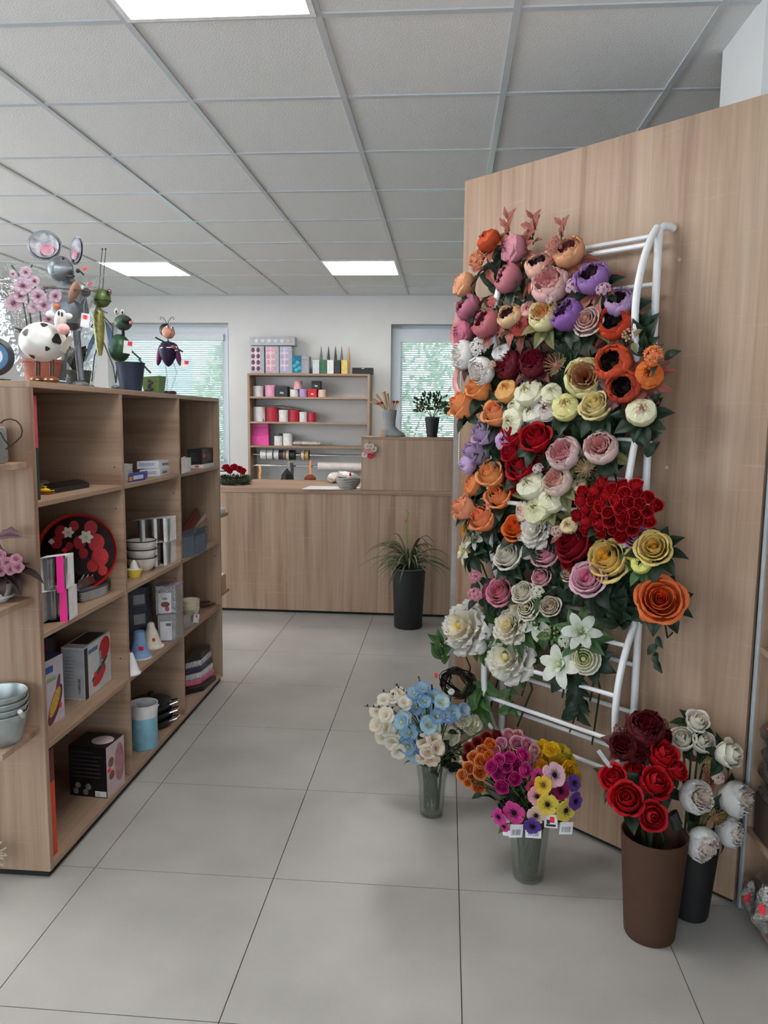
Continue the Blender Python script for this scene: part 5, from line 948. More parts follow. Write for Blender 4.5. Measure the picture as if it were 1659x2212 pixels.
# --- middle bay
for k in range(5):
    b = Vector(onz(281, 1036, 1.222)); o = MB().lathe([(.026, 0), (.034, .018), (.0345, .019), (.031, .017), (.022, .002), (0, .002)], 4, (0, 0, 0)).obj('square_bowl', pm((226, 228, 224), .3), None, False)
    o.location = (b.x-.02, b.y, 1.222+.0115*k); o.rotation_euler.z = .8; tag(o, 'white square bowl, %s in the nested stack of the middle bay' % ('lowest', 'second lowest', 'third', 'second highest', 'topmost')[k], 'bowl', 'nested white square bowls')
for (pt, nl, nr, fr, z, lab) in [(1013, (302, 1031), (346, 1028), (370, 1022), 1.222, 'flat white carton, lower of two in the middle bay'), (995, (296, 1013), (343, 1011), (378, 1006), None, 'flat white carton, upper of two in the middle bay')]:
    z = z or 1.222+h+.0005
    t, F, h = carton('flat_carton', lab, 'box', z, nl, nr, fr, pt, pm((214, 216, 222), .5)); patch(t, F['near'], .1, .8, .3, .75, pm((170, 176, 196), .5), 'printed_band'); patch(t, F['right'], .2, .6, .25, .6, pm((120, 120, 150), .5), 'printed_title'); patch(t, F['top'], .1, .5, .2, .7, pm((150, 160, 190), .5), 'printed_band')
t, F, h = carton('small_carton', 'small blue carton in front of the flat white ones', 'box', 1.222, (277, 1043), (313, 1037), (319, 1031), 1022, pm((50, 70, 150), .5)); patch(t, F['near'], .3, .9, .3, .85, pm((196, 190, 210), .5), 'printed_label'); patch(t, F['near'], .05, .25, .2, .8, pm((190, 120, 60), .5), 'printed_picture')
def glass_tier(z, nl, nr, fr, pt, lab):
    A, B, C = (Vector(onz(q[0], q[1], z)) for q in (nl, nr, fr)); D = A+C-B; h = ony(nr[0], pt, B.y)[2]-z; u = Vector((0, 0, h))
    t = thing('tumbler_pack', lab, 'glass pack', (A+C)/2, 'boxed glass tumblers in the middle bay')
    for P in (Vector((0, 0, .001)), u): part(MB().add([A+P, B+P, C+P, D+P], [(0, 1, 2, 3)]), 'card', WHT, t, False)
    part(MB().add([B, C, C+u, B+u], [(0, 1, 2, 3)]), 'side_card', WHT, t, False)
    for i in (.36, .70, .97): part(MB().add([A.lerp(B, i-.05), A.lerp(B, i+.03), A.lerp(B, i)+u+(B-A)*.02, A.lerp(B, i-.06)+u], [(0, 1, 2, 3)]), 'card_strut', WHT, t, False)
    for i in (.18, .53, .84): tumbler(t, A.lerp(B, i).lerp(D.lerp(C, i), .45)+Vector((0, 0, .003)), (B-A).length*.14, h*.92)
    return z+h+.001
z2 = glass_tier(.808, (286, 1234), (360, 1221), (381, 1211), 1171, 'open carton of three glass tumblers, lower one in the middle bay')
glass_tier(z2, (284, 1179), (360, 1171), (381, 1164), 1119, 'open carton of three glass tumblers, upper one in the middle bay')
b = Vector(onz(307, 1232, .808)); k = mpp(b)
for i in range(3):
    t = thing('soup_bowl', 'white bowl with a black rim, %s of the stack of three' % ('bottom', 'middle', 'top')[i], 'bowl', (b.x, b.y, .808+.037*i), 'stacked white bowls with black rims'); r = 32*k
    part(MB().lathe([(r*.55, 0), (r*.62, .004), (r*.9, .03), (r, .062), (r*.95, .062), (r*.8, .03), (r*.4, .008), (0, .008)], 28, (b.x, b.y, .808+.037*i)), 'bowl_body', pm((226, 218, 212), .3), t)
    part(MB().lathe([(r*1.003, .0595), (r*1.006, .0628), (r*.945, .0632), (r*.95, .0605)], 28, (b.x, b.y, .808+.037*i), 0, None, None, False), 'black_rim', BLK, t)
b = Vector(onz(290, 1246, .808)); r = 16*mpp(b); t = thing('citrus_juicer', 'yellow citrus juicer with a white cone', 'juicer', b)
part(MB().lathe([(r*.75, 0), (r*.95, .02), (r, .034), (r*.93, .034), (r*.8, .015), (0, .015)], 24, b), 'cup', pm((232, 208, 84), .4), t); part(MB().lathe([(r*.9, .030), (r*.6, .036), (r*.5, .05), (r*.3, .066), (0, .074)], 12, b), 'cone', WHT, t)
A, B, C = (Vector(onz(*q, .445)) for q in ((279, 1404), (318, 1396), (330, 1384))); D = A+C-B; zz = .445
for i, pt in enumerate((1352, 1309, 1268)):
    h = ony(318, pt, B.y)[2]-zz-.001; u = Vector((0, 0, h)); o = Vector((0, 0, zz-.445)); t = thing('food_box', 'dark clip-lid food box, %s of three stacked in the middle bay' % ('lowest', 'middle', 'top')[i], 'food box', (A+C)/2+o, 'dark clip-lid food boxes')
    Q = [p+o for p in (A, B, C, D)]; part(MB().add(Q+[p+u*.86 for p in Q], [(3, 2, 1, 0), (4, 5, 6, 7), (0, 1, 5, 4), (1, 2, 6, 5), (2, 3, 7, 6), (3, 0, 4, 7)]), 'body', pm((74, 78, 88), .25, var=.3), t, False)
    ce = (Q[0]+Q[2])/2; Lq = [ce+(p-ce)*1.05+u*.84 for p in Q]; part(MB().add(Lq+[p+u*.16 for p in Lq], [(3, 2, 1, 0), (4, 5, 6, 7), (0, 1, 5, 4), (1, 2, 6, 5), (2, 3, 7, 6), (3, 0, 4, 7)]), 'lid', pm((56, 64, 84), .35), t, False)
    patch(t, Face(Q[0], Q[1]-Q[0], u), .3, .92, .15, .65, pm((150, 152, 160), .5), 'label'); zz += h+.001
for (pt, z, dy, lab) in [(1327, .445, 0, 'clear clip-lid food box with a white label, lower of two'), (1265, None, 59, 'clear clip-lid food box with a food picture, upper of two')]:
    z = z or .445+h+.003
    t, F, h = carton('food_box', lab, 'food box', z, (342-dy*.08, 1387-dy), (380, 1385-dy), (395, 1376-dy), pt, clear((.78, .78, .84), .28, .12, 'milky_plastic'))
    patch(t, F['near'], .12, .78, .05, .75, pm((206, 204, 210), .5), 'label'); patch(t, F['top'], -.06, 1.06, -.06, 1.06, pm((150, 152, 184), .3), 'lid', off=.002)
    if dy: patch(t, F['near'], .25, .7, .25, .45, pm((122, 50, 52), .5), 'printed_food', True, .0012); patch(t, F['near'], .45, .68, .10, .28, pm((160, 62, 62), .5), 'printed_food', True, .0012); patch(t, F['near'], .3, .6, .5, .6, pm((120, 150, 90), .5), 'printed_leaf', True, .0012); patch(t, F['top'], .55, .8, .3, .6, RED, 'price_sticker', off=.0035)
    else: patch(t, F['near'], .45, .75, .58, .68, pm((90, 92, 104), .5), 'printed_title', off=.0012)
def stand(px, py, z, prof, mat, name, label, cat, n=24):
    b = Vector(onz(px, py, z)); k = mpp(b); t = thing(name, label, cat, b)
    part(MB().lathe([(r*k, h*k) for r, h in prof], n, b), 'body', mat, t); return t, b, k
t, b, k = stand(302, 1420, .445, [(25, 0), (25, 4), (22, 8), (17, 22), (13, 40), (11, 58), (9.5, 58), (0, 56)], pm((130, 160, 206), .4), 'upturned_mug', 'light blue bell-shaped pot standing upside down', 'pot'); patch(t, Face(b+Vector((.012, -19*k, 22*k)), (.022, 0, 0), (0, 0, .016)), 0, 1, 0, 1, RED, 'price_sticker')
part(MB().lathe([(25.4*k, 0), (25.6*k, 2*k), (25*k, 3.5*k)], 24, b, 0, None, None, False), 'rim', WHT, t)
t, b, k = stand(327, 1397, .445, [(27, 0), (27, 3), (23, 4), (22, 8), (18, 18), (13, 34), (9, 42), (8, 50), (5, 54), (0, 54)], pm((226, 220, 206), .4), 'bell_pot', 'white bell-shaped pot standing upside down', 'pot'); patch(t, Face(b+Vector((.02, -18*k, 18*k)), (.014, 0, 0), (0, 0, .014)), 0, 1, 0, 1, RED, 'price_sticker')
stand(284, 1455, .445, [(20, 0), (20, 3), (17, 6), (10, 28), (4, 46), (0, 47)], WHT, 'cone_pot', 'white cone at the near edge of the middle bay', 'pot')
t, b, k = stand(312, 1612, .045, [(27, 0), (28.5, 2), (29, 74), (28, 74), (26, 4), (0, 4)], pm((140, 196, 218), .45), 'measuring_jug', 'light blue and white measuring jug in the bottom compartment', 'jug')
part(MB().lathe([(29.1*k, 70*k), (29.6*k, 78*k), (30.5*k, 98*k), (29.5*k, 98*k), (27.5*k, 72*k)], 24, b, 0, None, None, False), 'white_collar', WHT, t); part(MB().tube([b+Vector((29*k, -6*k, 88*k)), b+Vector((36*k, -9*k, 97*k)), b+Vector((38*k, -9*k, 98.5*k))], [.004, .003, .002], 6), 'spout', WHT, t)
lines(t, Face(b+Vector((-.012, -29.3*k, 52*k)), (.032, 0, 0), (0, 0, .018)), 0, 1, 0, 1, 4, pm((190, 196, 206), .5))
for i in range(3):
    b = Vector(onz(328, 1566, .045)); k = mpp(b); b = b+Vector((0, 0, .036*i)); r = 45*k*(1-.03*i); t = thing('frying_pan', 'black pan with chrome side handles, %s of the stacked three' % ('bottom', 'middle', 'top')[i], 'pan', b, 'stacked black pans')
    part(MB().lathe([(r*.75, 0), (r*.95, .02), (r, .042), (r*.97, .042), (r*.9, .02), (r*.7, .006), (0, .006)], 32, b), 'pan_body', pm((30, 30, 32), .3), t)
    for s in (-1, 1): a = .1*i+(0 if s > 0 else math.pi); X, Y2 = Vector((math.cos(a), math.sin(a), 0)), Vector((-math.sin(a), math.cos(a), 0)); part(MB().tube([b+X*r*.98+Y2*.03+Vector((0, 0, .036)), b+X*(r+.03)+Y2*.022+Vector((0, 0, .046)), b+X*(r+.03)-Y2*.022+Vector((0, 0, .046)), b+X*r*.98-Y2*.03+Vector((0, 0, .036))], .004, 8), 'handle', chrome, t)
b = b+Vector((0, 0, .046)); t = thing('pan_lid', 'black pan lid lying on the stack of pans', 'lid', b); part(MB().lathe([(r, 0), (r*.98, .004), (r*.6, .016), (r*.3, .02), (0, .021)], 32, b), 'lid_body', pm((36, 34, 36), .25), t); part(MB().lathe([(.008, .02), (.006, .028), (.016, .034), (.014, .042), (0, .043)], 16, b), 'knob', BLK, t)
# --- far bay
t, F, h = carton('flat_carton', 'flat white carton under the black one in the far bay', 'box', 1.222, (413, 1012), (440, 1011), (471, 1004), 1004, WHT); patch(t, F['near'], .3, .6, .2, .8, RED, 'price_sticker')
t, F, h2 = carton('black_carton', 'black printed carton lying in the far top compartment', 'box', 1.222+h+.001, (405, 1004), (437, 1003), (470, 997), 970, BLK); lines(t, F['near'], .15, .8, .2, .8, 4, pm((74, 74, 78), .5)); patch(t, F['right'], .3, .55, .2, .7, pm((90, 82, 70), .5), 'printed_picture', True); patch(t, F['right'], .05, .2, .45, .65, RED, 'price_sticker')
for (nl, nr, fr, pt, lab) in [((392, 1024), (399, 1022), (402, 1019), 988, 'narrow white carton standing nearest in the far top compartment'), ((400, 1021), (405, 1020), (409, 1017), 990, 'narrow white carton standing second in the far top compartment'), ((406, 1019), (410, 1018), (413, 1015), 990, 'narrow white carton standing third in the far top compartment')]: carton('narrow_carton', lab, 'box', 1.222, nl, nr, fr, pt, WHT)
for (nl, nr, fr, pt, lab) in [((394, 1207), (420, 1200), (424, 1186), 1152, 'grey felt basket, nearer of two in the far bay'), ((421, 1199), (444, 1190), (447, 1176), 1147, 'grey felt basket, farther of two in the far bay')]:
    t, F, h = carton('felt_basket', lab, 'basket', .808, nl, nr, fr, pt, pm((96, 106, 120), .85, var=.35, scale=160, bump=.3)); patch(t, F['top'], .06, .94, .06, .94, pm((52, 56, 62), .9), 'opening'); patch(t, F['near'], 0, 1, .9, 1.02, pm((70, 78, 90), .8), 'rim_band', off=.0012)
for k, (x0, y0, x1, y1, c, lab) in enumerate([(398, 1152, 428, 1108, (96, 30, 32), 'dark red knife pack leaning in the nearer felt basket'), (408, 1160, 448, 1118, (196, 176, 160), 'beige spatula pack leaning between the felt baskets'), (420, 1160, 466, 1122, (206, 202, 200), 'clear blister pack leaning over the farther felt basket'), (446, 1176, 468, 1140, (188, 164, 150), 'clear pack of wooden tools at the far end')]):
    A, B = Vector(onx(x0, y0, -1.33)), Vector(onx(x1, y1, -1.32)); t = thing('tool_pack', lab, 'utensil pack', A); d = (B-A); n = d.cross(Vector((1, 0, .3))).normalized()
    m = MB().add([A-n*.025, A+n*.025, B+n*.03, B-n*.03] + [q+Vector((.006, 0, 0)) for q in (A-n*.025, A+n*.025, B+n*.03, B-n*.03)], [(0, 1, 2, 3), (7, 6, 5, 4), (0, 4, 5, 1), (1, 5, 6, 2), (2, 6, 7, 3), (3, 7, 4, 0)]); part(m, 'card', pm(c, .45), t, False)
    for i in (-.5, .1, .6): part(MB().tube([A+n*.02*i+Vector((.010, 0, 0)), B*.9+A*.1+n*.02*i+Vector((.010, 0, 0))], .004, 6), 'handle', pm(mix(c, (120, 80, 60), .5), .5), t)
b = Vector(onz(414, 1312, .445)); k = mpp(b)
b = Vector((-1.285, 3.70, .445))
for i in range(4):
    r = .052; t = tag(MB().lathe([(r*.5, 0), (r*.8, .02), (r, .05), (r*.94, .05), (r*.75, .02), (0, .006)], 24).obj('cream_bowl', pm((216, 204, 180), .35)), 'cream bowl, %s of four stacked in the far bay' % ('bottom', 'second', 'third', 'top')[i], 'bowl', 'stacked cream bowls'); t.location = b+Vector((0, 0, .030+.014*i))
t, F, h = carton('clear_tray', 'low clear plastic tray under the cream bowls', 'tray', .445, (397, 1364), (420, 1350), (426, 1338), 1318, clear((.8, .8, .82), .3, .1))
A = Vector(onx(424, 1336, -1.24)); t = thing('price_card', 'white price card leaning at the front of the far bay', 'price card', A); part(MB().obj_box(A, (.2, .9, -.25), (.9, -.2, .3), (.1, .2, .95), .028, .0006, .022), 'card', WHT, t, False); part(MB().obj_box(A+Vector((.002, 0, .012)), (.2, .9, -.25), (.9, -.2, .3), (.1, .2, .95), .006, .0006, .005), 'red_sticker', RED, t, False)
for k, (x, y, c, lab) in enumerate([(440, 1308, (56, 44, 42), 'dark kitchen tool lying in the far bay'), (450, 1304, (130, 34, 34), 'red-handled kitchen tool lying in the far bay'), (458, 1298, (70, 58, 50), 'brown kitchen tool lying at the end of the far bay')]):
    q = Vector(onz(x, y+6, .445)); t = thing('kitchen_tool', lab, 'utensil', q); part(MB().tube([q+Vector((-.06, -.02, .012)), q+Vector((0, 0, .014)), q+Vector((.03, .03, .012))], [.006, .007, .005], 8), 'handle', pm(c, .4), t); part(MB().ell(q+Vector((-.08, -.026, .012)), (.024, .018, .006), 12, 6), 'head', pm(c, .3), t)
t, F, h = carton('black_tray', 'black tray at the bottom of the far bay', 'tray', .045, (399, 1502), (440, 1492), (467, 1468), 1482, BLK)
zz = .045+h
for k, (c, v) in enumerate([((232, 120, 150), .3), ((220, 216, 220), .3), ((70, 60, 90), .7), ((228, 226, 230), .6), ((44, 42, 46), .8)]):
    o, F, h = carton('fabric_pack', ['pink folded cloth pack lowest in the far bay pile', 'white folded cloth pack in the far bay pile', 'purple dotted cloth pack in the far bay pile', 'grey dotted cloth pack in the far bay pile', 'black and white striped cloth pack on top of the pile'][k], 'cloth pack', zz+.001*k, (401, 1484-13*k), (434, 1476-13*k), (462-2*k, 1455-13*k), 1465-13*k, pm(c, .5, var=v, scale=120)); patch(o, F['top'], -.03, 1.03, -.03, 1.03, clear(), 'film', off=.002); zz += h
for (z, lab, c) in [(.94, 'small white box on the far end shelf, upper', (226, 226, 228)), (.49, 'small wooden box on the far end shelf, lower', (190, 150, 120))]:
    o = thing('end_shelf_box', lab, 'box', (-1.30, 4.24, z)); part(MB().box(-1.36, -1.27, 4.2, 4.3, z, z+(.025 if z > .9 else .09), 0, .002), 'body', pm(c, .5), o, False); part(MB().box(-1.355, -1.275, 4.205, 4.295, z+(.025 if z > .9 else .09), z+(.029 if z > .9 else .094)), 'lid', WHT, o, False)
# ================================================================ near end shelves
zinc = pm((176, 184, 184), .38, .75, var=.18, scale=22)
b = Vector(onz(-40, 1005, 1.345)); b = Vector((-1.40, 2.10, 1.345)); t = thing('watering_can', 'zinc watering can with a wire heart handle, cut by the left edge', 'watering can', b)
wx = ony(2, 950, 2.10)[0]; r = wx-b.x
part(MB().lathe([(r*.95, 0), (r, .01), (r*.98, .10), (r*.95, .105), (r*.9, .02), (0, .02)], 28, b), 'body', zinc, t)
hp = [ony(x, y, 2.10) for x, y in ((1, 914), (10, 907), (22, 905), (35, 909), (44, 918), (48, 930), (46, 942), (36, 953), (24, 962), (12, 971))]
part(MB().tube(hp, .0022, 7), 'wire_handle', pm((60, 52, 44), .4, .6), t); part(MB().tube([ony(x, y, 2.10) for x, y in ((1, 934), (8, 948), (16, 958), (20, 962))], .0022, 7), 'wire_handle', pm((60, 52, 44), .4, .6), t)
b = Vector(onz(-8, 1297, .93)); t = thing('begonia_plant', 'dark-leaved begonia with pink flowers in a white pot, left edge', 'plant', b); k = mpp(b)
part(MB().lathe([(.034, 0), (.047, .055), (.045, .056), (.04, .05), (0, .05)], 28, b), 'pot', pm((210, 206, 204), .4), t); part(MB().lathe([(.032, .012), (.050, .012), (.054, .02), (.052, .02), (.034, .016)], 24, b, 0, None, None, False), 'saucer', pm((214, 210, 208), .4), t); part(MB().lathe([(.038, .05), (.03, .075), (.0, .08)], 16, b), 'soil', pm((70, 36, 34), .9), t)
dkl = leaf_mesh(lin((52, 34, 34)), lin((30, 22, 22)), .38, True); pkl = leaf_mesh(lin((60, 42, 48)), lin((116, 92, 98)), .4, True)
for i in range(26):
    a = i*2.4; e = .1+.8*random.random(); c0 = b+Vector((random.uniform(-.02, .03), random.uniform(-.03, .02), .07+random.uniform(0, .05)))
    M = Matrix.Rotation(a, 4, 'Z') @ Matrix.Translation((.02, 0, 0)) @ Matrix.Rotation(random.uniform(-.5, .7), 4, 'Y') @ Matrix.Scale(random.uniform(.075, .115), 4); M = Matrix.Translation(c0-t.location) @ M
    link('leaf', dkl if i % 4 else pkl, t, M)
q = Vector(ony(20, 1165, b.y-.02)); link('leaf', pkl, t, Matrix.Translation(q-t.location-Vector((.04, 0, 0))) @ Matrix.Rotation(-.15, 4, 'Y') @ Matrix.Rotation(.5, 4, 'X') @ Matrix.Scale(.085, 4))
part(MB().tube([b+Vector((0, 0, .06)), q-Vector((.02, 0, .04)), q-Vector((.04, 0, 0))], .003, 6), 'stem', pm((110, 60, 60), .6), t)
for (x, y) in ((0, 1200), (16, 1215), (35, 1208), (40, 1225), (2, 1232), (24, 1230)): c0 = ony(x, y, b.y-.07); flower('', '', '', c0, 13*mpp(c0), 'blossom', 'd8a4b4', 'a85870', (.3, -1, .2), parent=t)
b = Vector(onz(0, 1600, .51)); k = mpp(b)
for i in range(4):
    rb, rt, h = 44*k, 58*k, 66*k; z = .51+i*14*k; t = thing('zinc_bucket', ['dented zinc bucket standing lowest in the nested stack', 'zinc bucket second from the bottom of the nested stack', 'zinc bucket third from the bottom of the nested stack', 'zinc bucket on top of the nested stack'][i], 'bucket', (b.x, b.y, z), 'nested zinc buckets')
    part(MB().lathe([(rb*.97, 0), (rb, .002), (rb+(rt-rb)*.8, h*.8), (rt, h*.97), (rt*1.02, h), (rt*.985, h*1.005), (rt*.97, h*.95), (rb*.95, .01), (0, .01)], 32, (b.x, b.y, z)), 'body', zinc, t)
    part(MB().tube([Vector((b.x+rt*1.01*math.cos(a), b.y+rt*1.01*math.sin(a), z+h)) for a in np.linspace(0, 6.1, 30)], .0022, 6, 0, None, True), 'rolled_rim', zinc, t)
    if i == 0:
        for s in (-1, 1): part(MB().lathe([(.006, 0), (.007, .006), (.003, .01), (0, .01)], 10, (b.x+s*rt*.98, b.y-.01, z+h*.92), 0, None, (s, -.3, .2)), 'handle_lug', zinc, t)
        part(MB().tube([Vector((b.x+rt, b.y-.01, z+h*.92)), Vector((b.x+rt+.012, b.y-.03, z+h*1.05)), Vector((b.x+rt+.016, b.y-.05, z+h*1.25))], .007, 8), 'wooden_grip', pm((190, 188, 180), .6), t)
# ================================================================ figures and plants on top of the left shelf unit
ZT = 1.588
def tubeP(pts, Y, r, n=8, mi=0, col=None): return MB().tube([ony(x, y, Y) for x, y in pts], r, n, mi, col)
metal_grey = pm((120, 126, 132), .42, .55, var=.25, scale=18, bump=.05); dkmetal = pm((52, 50, 54), .45, .5)
# cow
Y = 2.46; t = thing('cow_figure', 'round white metal cow figure with black spots on brown feet', 'figure', (ony(95, 820, Y)[0], Y, ZT))
c = Vector(ony(93, 739, Y)); k = mpp(c); r = 49*k
part(MB().ell(c, (r, r*.95, r*.86), 28, 18), 'body', pm((216, 214, 210), .42, .15, var=.10), t)
spot = pm((36, 34, 34), .45)
for (x, y, q) in ((123, 733, 11), (102, 753, 5), (55, 718, 8), (95, 702, 7), (70, 770, 6)):
    d = Vector(ray(x, y)); o = Vector(CAMP)-c; S = Vector((1/r, 1/(r*.95), 1/(r*.86))); dd = Vector((d.x*S.x, d.y*S.y, d.z*S.z)); oo = Vector((o.x*S.x, o.y*S.y, o.z*S.z)); a_, b2, c2 = dd.dot(dd), dd.dot(oo), oo.dot(oo)-1
    if b2*b2-a_*c2 < 0: continue
    p = Vector(CAMP)+d*((-b2-math.sqrt(b2*b2-a_*c2))/a_); n = (p-c).normalized()
    m = MB(); pts = [p+n*.0015]; R_ = zrot(n)
    for i in range(14): a = i/14*6.2832; rr = q*k*(1+.18*math.sin(3*a+x)); w_ = R_ @ Vector((rr*math.cos(a), rr*math.sin(a), 0)); pts.append(p+w_-n*(rr*rr/(2*r))+n*.0015)
    part(m.add(pts, [(0, i+1, (i+1) % 14+1) for i in range(14)]), 'black_spot', spot, t)
for s in ((82, 784), (112, 786)):
    for dx in (-3, 3): part(tubeP([(s[0]+dx, 775), (s[0]+dx, 812)], Y, .003), 'leg', pm((70, 50, 46), .5, .3), t)
    f = Vector(ony(s[0]+2, 815, Y)); part(MB().ell((f.x, f.y-.01, ZT+.012), (.024, .03, .013), 16, 8), 'foot', pm((140, 100, 72), .3, .5), t)
h = Vector(ony(131, 690, Y-.04)); part(MB().ell(h, (.019, .022, .032), 16, 10, 0, None, (.3, -.2, 1)), 'head', pm((222, 218, 212), .45), t)
part(MB().ell(ony(137, 711, Y-.06), (.020, .018, .018), 14, 8), 'muzzle', pm((226, 164, 160), .5), t)
for (x, y) in ((108, 678), (147, 683)): part(MB().ell(ony(x, y, Y-.04), (.015, .006, .010), 10, 6), 'ear', pm((222, 218, 212), .5), t)
for (x, y) in ((127, 677), (134, 679)): part(MB().ell(ony(x, y, Y-.068), (.004, .003, .008), 8, 6), 'eye', spot, t)
part(MB().ell(ony(122, 662, Y-.04), (.010, .01, .010), 10, 6), 'forelock', pm((190, 100, 60), .6), t)
part(MB().obj_box(ony(144, 744, Y-.05), (.8, .3, -.5), (-.3, .9, .1), (.5, .1, .85), .010, .0008, .028), 'price_tag', pm((150, 140, 126), .6), t, False)
# mouse
Y = 2.86; t = thing('mouse_figure', 'tall grey metal mouse figure with big round ears playing a fiddle', 'figure', (ony(150, 815, Y)[0], Y, ZT))
P_ = lambda x, y, dy=0: Vector(ony(x, y, Y+dy)); k = mpp(P_(150, 700))
part(MB().lathe([(12*k, 0), (30*k, 12*k), (39*k, 40*k), (36*k, 66*k), (24*k, 90*k), (12*k, 108*k), (7*k, 116*k), (0, 118*k)], 24, P_(152, 713)-Vector((0, 0, 0))), 'body', metal_grey, t)
m = MB()
for i in range(40): a = i*.9; q = P_(137, 628).lerp(P_(137, 606), i/39); m.v.append(tuple(q+Vector((.007*math.cos(a), .007*math.sin(a), 0))))
m2 = MB().tube(m.v, .0022, 6); part(m2, 'spring_neck', dkmetal, t)
part(MB().ell(P_(131, 581), (27*k, 26*k, 27*k), 20, 12), 'head', metal_grey, t)
part(MB().lathe([(22*k, 0), (17*k, 12*k), (10*k, 24*k), (4*k, 33*k), (0, 34*k)], 18, P_(138, 586, -.02), 0, None, (.75, -.55, .05)), 'snout', metal_grey, t)
part(MB().ell(P_(150, 596, -.05), (.020, .012, .007), 12, 6, 0, None, (.2, -.3, 1)), 'mouth', pm((34, 30, 32), .5), t); part(MB().ell(P_(168, 585, -.055), (.008, .008, .008), 10, 6), 'nose', dkmetal, t); part(tubeP([(170, 583), (181, 594)], Y-.06, .003), 'whisker_stub', dkmetal, t)
for (x, y, rx, rz, tx) in ((96, 530, 34, 31, .35), (165, 541, 18, 30, -.1)):
    e = P_(x, y, .01); N = Vector((.25 if x < 130 else -.35, -.9, .1)).normalized(); M3 = zrot(N)
    def ear(s, off, mat, nm):
        mm = MB(); rows = []
        for j in range(6):
            q = j/5; rows.append([e+M3 @ Vector((rx*k*s*q*math.cos(a)*1.05, rz*k*s*q*math.sin(a)*1.05, 0))+N*(off-.012*(1-q*q)) for a in np.linspace(0, 6.2832, 25)])
        part(mm.grid(rows), nm, mat, t)
    ear(1, 0, metal_grey, 'ear'); ear(.82, .002, pm((158, 158, 164), .5, .3, var=.45, scale=45), 'ear_lining'); e = e+M3 @ Vector((6*k if x < 130 else -4*k, 0, 0))+Vector((0, 0, -10*k)); ear(.38, .004, pm((226, 150, 170), .5), 'ear_pink')
for (x, y) in ((136, 558), (158, 563)): part(MB().ell(P_(x, y, -.075), (.006, .004, .006), 10, 6), 'eye', pm((30, 30, 34), .2), t)
part(tubeP([(128, 622), (105, 620), (92, 624)], Y, .006), 'arm', metal_grey, t); part(tubeP([(150, 640), (175, 654), (185, 640)], Y-.05, .006), 'arm', metal_grey, t)
for (x, y) in ((79, 643), (86, 645), (92, 643), (96, 640)): part(tubeP([(93, 622), (x+3, 632), (x, y)], Y, .0025), 'finger', dkmetal, t)
part(tubeP([(94, 620), (210, 629)], Y-.07, .003), 'fiddle_bow', pm((100, 70, 62), .5), t)
part(MB().ell(P_(160, 632, -.05), (.030, .012, .045), 16, 10, 0, None, (.35, 0, 1)), 'fiddle', pm((172, 130, 108), .4), t); part(MB().ell(P_(186, 632, -.06), (.018, .008, .016), 12, 8), 'hand', dkmetal, t)
part(tubeP([(140, 715), (138, 770), (134, 822)], Y, .013), 'leg', metal_grey, t); part(tubeP([(165, 715), (170, 770), (176, 822)], Y, .013), 'leg', metal_grey, t)
for x in (134, 178): f = P_(x, 820); part(MB().ell((f.x, f.y-.02, ZT+.014), (.03, .045, .014), 14, 8), 'foot', metal_grey, t)
part(MB().obj_box(P_(184, 692, -.08), (1, .1, -.15), (-.1, 1, 0), (.15, 0, 1), 9*k, .0006, 14*k), 'price_tag', WHT, t, False); part(MB().obj_box(P_(184, 685, -.082), (1, .1, -.15), (-.1, 1, 0), (.15, 0, 1), 4*k, .0006, 4*k), 'red_sticker', RED, t, False); part(tubeP([(182, 678), (181, 660), (186, 640)], Y-.07, .0006, 4), 'tag_string', WHT, t)
for (x, y, a) in ((183, 581, .5), (195, 613, .1)): part(MB().obj_box(P_(x, y, -.07), (1, 0, a), (0, 1, 0), (-a, 0, 1), 4*k, .0006, 2.6*k), 'red_sticker', RED, t, False)
# grasshopper
Y = 2.96; t = thing('grasshopper_figure', 'green metal grasshopper figure with goggle eyes and long upright feelers', 'figure', (ony(215, 815, Y)[0], Y, ZT)); k = mpp(ony(215, 700, Y)); grn = pm((96, 116, 62), .42, .35, var=.2); dgr = pm((60, 70, 56), .45, .4)
part(MB().ell(P_(219, 644), (20*k, 20*k, 20*k), 20, 12), 'head', grn, t); part(MB().lathe([(20.5*k, -1*k), (20.8*k, 0), (20.5*k, 1*k)], 24, P_(219, 650), 0, None, None, False), 'mouth_line', BLK, t)
for (x, y) in ((206, 626), (235, 631)): part(MB().ell(P_(x, y, -.01), (.011, .010, .013), 12, 8), 'eye', pm((120, 96, 92), .25, .3), t); part(MB().ell(P_(x-1, y, -.021), (.005, .003, .006), 8, 6), 'pupil', BLK, t)
part(tubeP([(214, 626), (217, 580), (221, 540)], Y, .0016), 'feeler', dgr, t); part(tubeP([(222, 626), (225, 580), (228, 540)], Y, .0016), 'feeler', dgr, t)
for x in (221, 228): part(MB().ell(P_(x, 538), .004, 8, 6), 'feeler_tip', dgr, t)
part(MB().ell(P_(213, 658), (.012, .010, .014), 10, 6), 'cheek', metal_grey, t)
part(MB().lathe([(4*k, 0), (8*k, 20*k), (12*k, 62*k), (11*k, 90*k), (5*k, 104*k), (0, 106*k)], 16, P_(216, 768)), 'body', pm((138, 132, 74), .4, .4, var=.35, scale=60), t)
part(tubeP([(205, 672), (206, 666), (222, 672), (232, 676)], Y-.03, .0025), 'collar_wire', metal_grey, t)
for pts in ([(212, 688), (197, 706), (207, 712)], [(224, 684), (244, 705), (243, 730)], [(214, 740), (204, 770), (198, 824)], [(224, 740), (244, 790), (250, 828)]): part(tubeP(pts, Y, .0025), 'leg', dgr, t)
